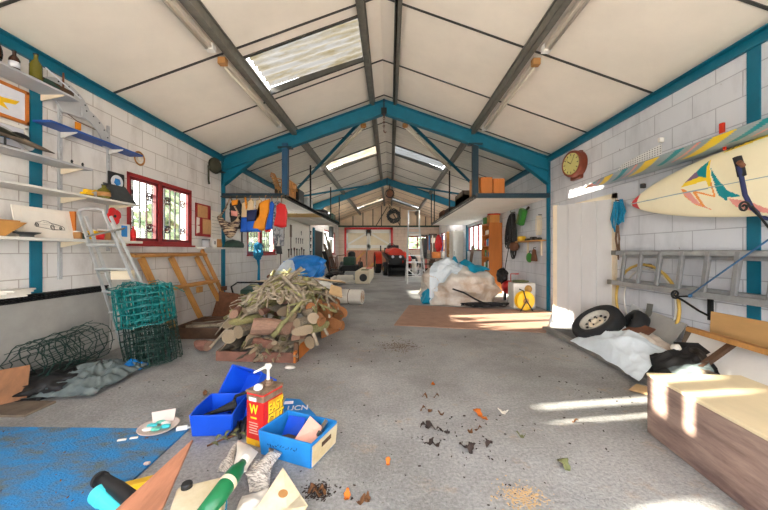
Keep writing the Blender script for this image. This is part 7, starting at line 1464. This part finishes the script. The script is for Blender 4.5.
for q, (px, py, rx, ry, mt, lab) in enumerate(((522, 497, .10, .06, 'cardboard', 'pale sandy dirt patch on the floor toward the bottom edge'), (606, 352, .16, .12, 'wood_grey', 'pale dirt smear on the floor before the raised slab'), (245, 399, .10, .07, 'leaf_brown', 'brown crumb patch behind the royal blue bins'), (400, 346, .22, .16, 'wood_grey', 'pale dirt smear on the floor between log heap and mat'), (318, 491, .06, .04, 'leaf_dark', 'dark crumb patch beside the torn cardboard'))):
    random.seed(200+q); m = MB(); c = fl(px, py)
    for k in range(380):
        s_ = random.uniform(.002, .0055)*(c.y/2)**.5; m.box((c.x+random.gauss(0, rx*.6), c.y+random.gauss(0, ry*.8), s_*.3), (s_*2.2, s_*1.4, s_*.6), (0, 0, random.uniform(0, 3)))
    tag(m.build('dirt_crumbs', mt), lab, 'dirt', None, 'stuff')
random.seed(78); m = MB()
for k in range(70):
    p = Vector((random.uniform(-3.3, -1.5), random.uniform(1.2, 2.3), .014)); s_ = random.uniform(.002, .007); m.box(p, (s_*2.5, s_, s_*.7), (0, 0, random.uniform(0, 3)))
tag(m.build('sawdust_crumbs', 'leaf_brown'), 'pale wood crumbs and shavings lying on the blue carpet', 'crumbs', None, 'stuff')
for px, py, L, lab in ((122, 442, .05, 'short white scrap on the blue carpet nearer the plywood'), (134, 440, .045, 'longer white scrap on the blue carpet by the plate of stones')): tag(MB().box(fl(px, py)+Vector((0, 0, .016)), (L, .015, .008), (0, 0, .3)).build('white_scrap', 'paper'), lab, 'scrap')
tag(MB().blob(fl(147, 466)+Vector((0, 0, .016)), (.02, .015, .008), .2, 3, 3, 1).build('wood_chip', 'tile_pink'), 'pale stone chip on the carpet near the plywood point', 'chip')
# outside
tag(MB().blob((-10.5, 5.0, .4), (1.2, 7.0, 1.6), .25, 6, 5, 9, -.2).build('hedge', 'hedge', smooth=True), 'low pale green hedge outside the shelf side windows', 'hedge', None, 'stuff')
tag(MB().blob((-9.8, 19.6, 1.5), (1.6, 6.4, 3.2), .35, 9, 6, 19, -.2).build('tall_hedge', 'hedge'), 'tall pale green hedge seen through the red barred window', 'hedge', None, 'stuff')
tag(MB().blob((2.0, 33.0, .6), (7, 1.2, 1.9), .3, 8, 5, 23, -.2).build('added_far_hedge', 'hedge'), 'added hedge darkening the far red framed window view', 'hedge', None, 'stuff')  # put in to darken the burned-out view in the end window
tag(MB().blob((10.5, 17.0, .4), (1.2, 9, 1.7), .3, 8, 5, 29, -.2).build('added_side_hedge', 'hedge'), 'added hedge darkening the windows beyond the bookcase', 'hedge', None, 'stuff')  # put in to tone down the bright side window views
# ---------------------------------------------------------------- camera, light
cam = bpy.data.cameras.new('camera'); co = bpy.data.objects.new('camera', cam); C.objects.link(co)
co.location = (0, 0, H); co.rotation_euler = (pi/2, 0, 0); cam.sensor_width = 36; cam.lens = F/768*36; cam.shift_x = -6/768; cam.shift_y = -4/768; cam.clip_start = .05; cam.clip_end = 200
S = bpy.context.scene; S.camera = co
w = bpy.data.worlds.new('sky'); S.world = w; w.use_nodes = True; nt = w.node_tree; bg = nt.nodes['Background']
tc = nt.nodes.new('ShaderNodeTexCoord'); sp = nt.nodes.new('ShaderNodeSeparateXYZ'); nt.links.new(tc.outputs['Generated'], sp.inputs[0])
cr = nt.nodes.new('ShaderNodeValToRGB'); e = cr.color_ramp.elements; e[0].position = .0; e[0].color = (1, .97, .93, 1); e[1].position = 1; e[1].color = (.72, .84, 1, 1)
nt.links.new(sp.outputs['Z'], cr.inputs[0]); nt.links.new(cr.outputs[0], bg.inputs['Color']); bg.inputs['Strength'].default_value = WORLD
sl = bpy.data.lights.new('sun', 'SUN'); so = bpy.data.objects.new('sun', sl); C.objects.link(so); sl.energy = SUN; sl.angle = R(.8); sl.color = (1, .9, .76)
so.rotation_euler = Vector((1, .14, -.305)).to_track_quat('-Z', 'Y').to_euler(); so.location = (-12, 3, 6)
S.view_settings.view_transform = 'Standard'; S.view_settings.look = 'None'; S.view_settings.exposure = EXPO; S.view_settings.gamma = 1; S.view_settings.use_curve_mapping = False
S.cycles.max_bounces = 10; S.cycles.diffuse_bounces = 6; S.cycles.transparent_max_bounces = 12; S.cycles.use_denoising = True; S.cycles.sample_clamp_indirect = 8
S.cycles.caustics_reflective = False; S.cycles.caustics_refractive = False
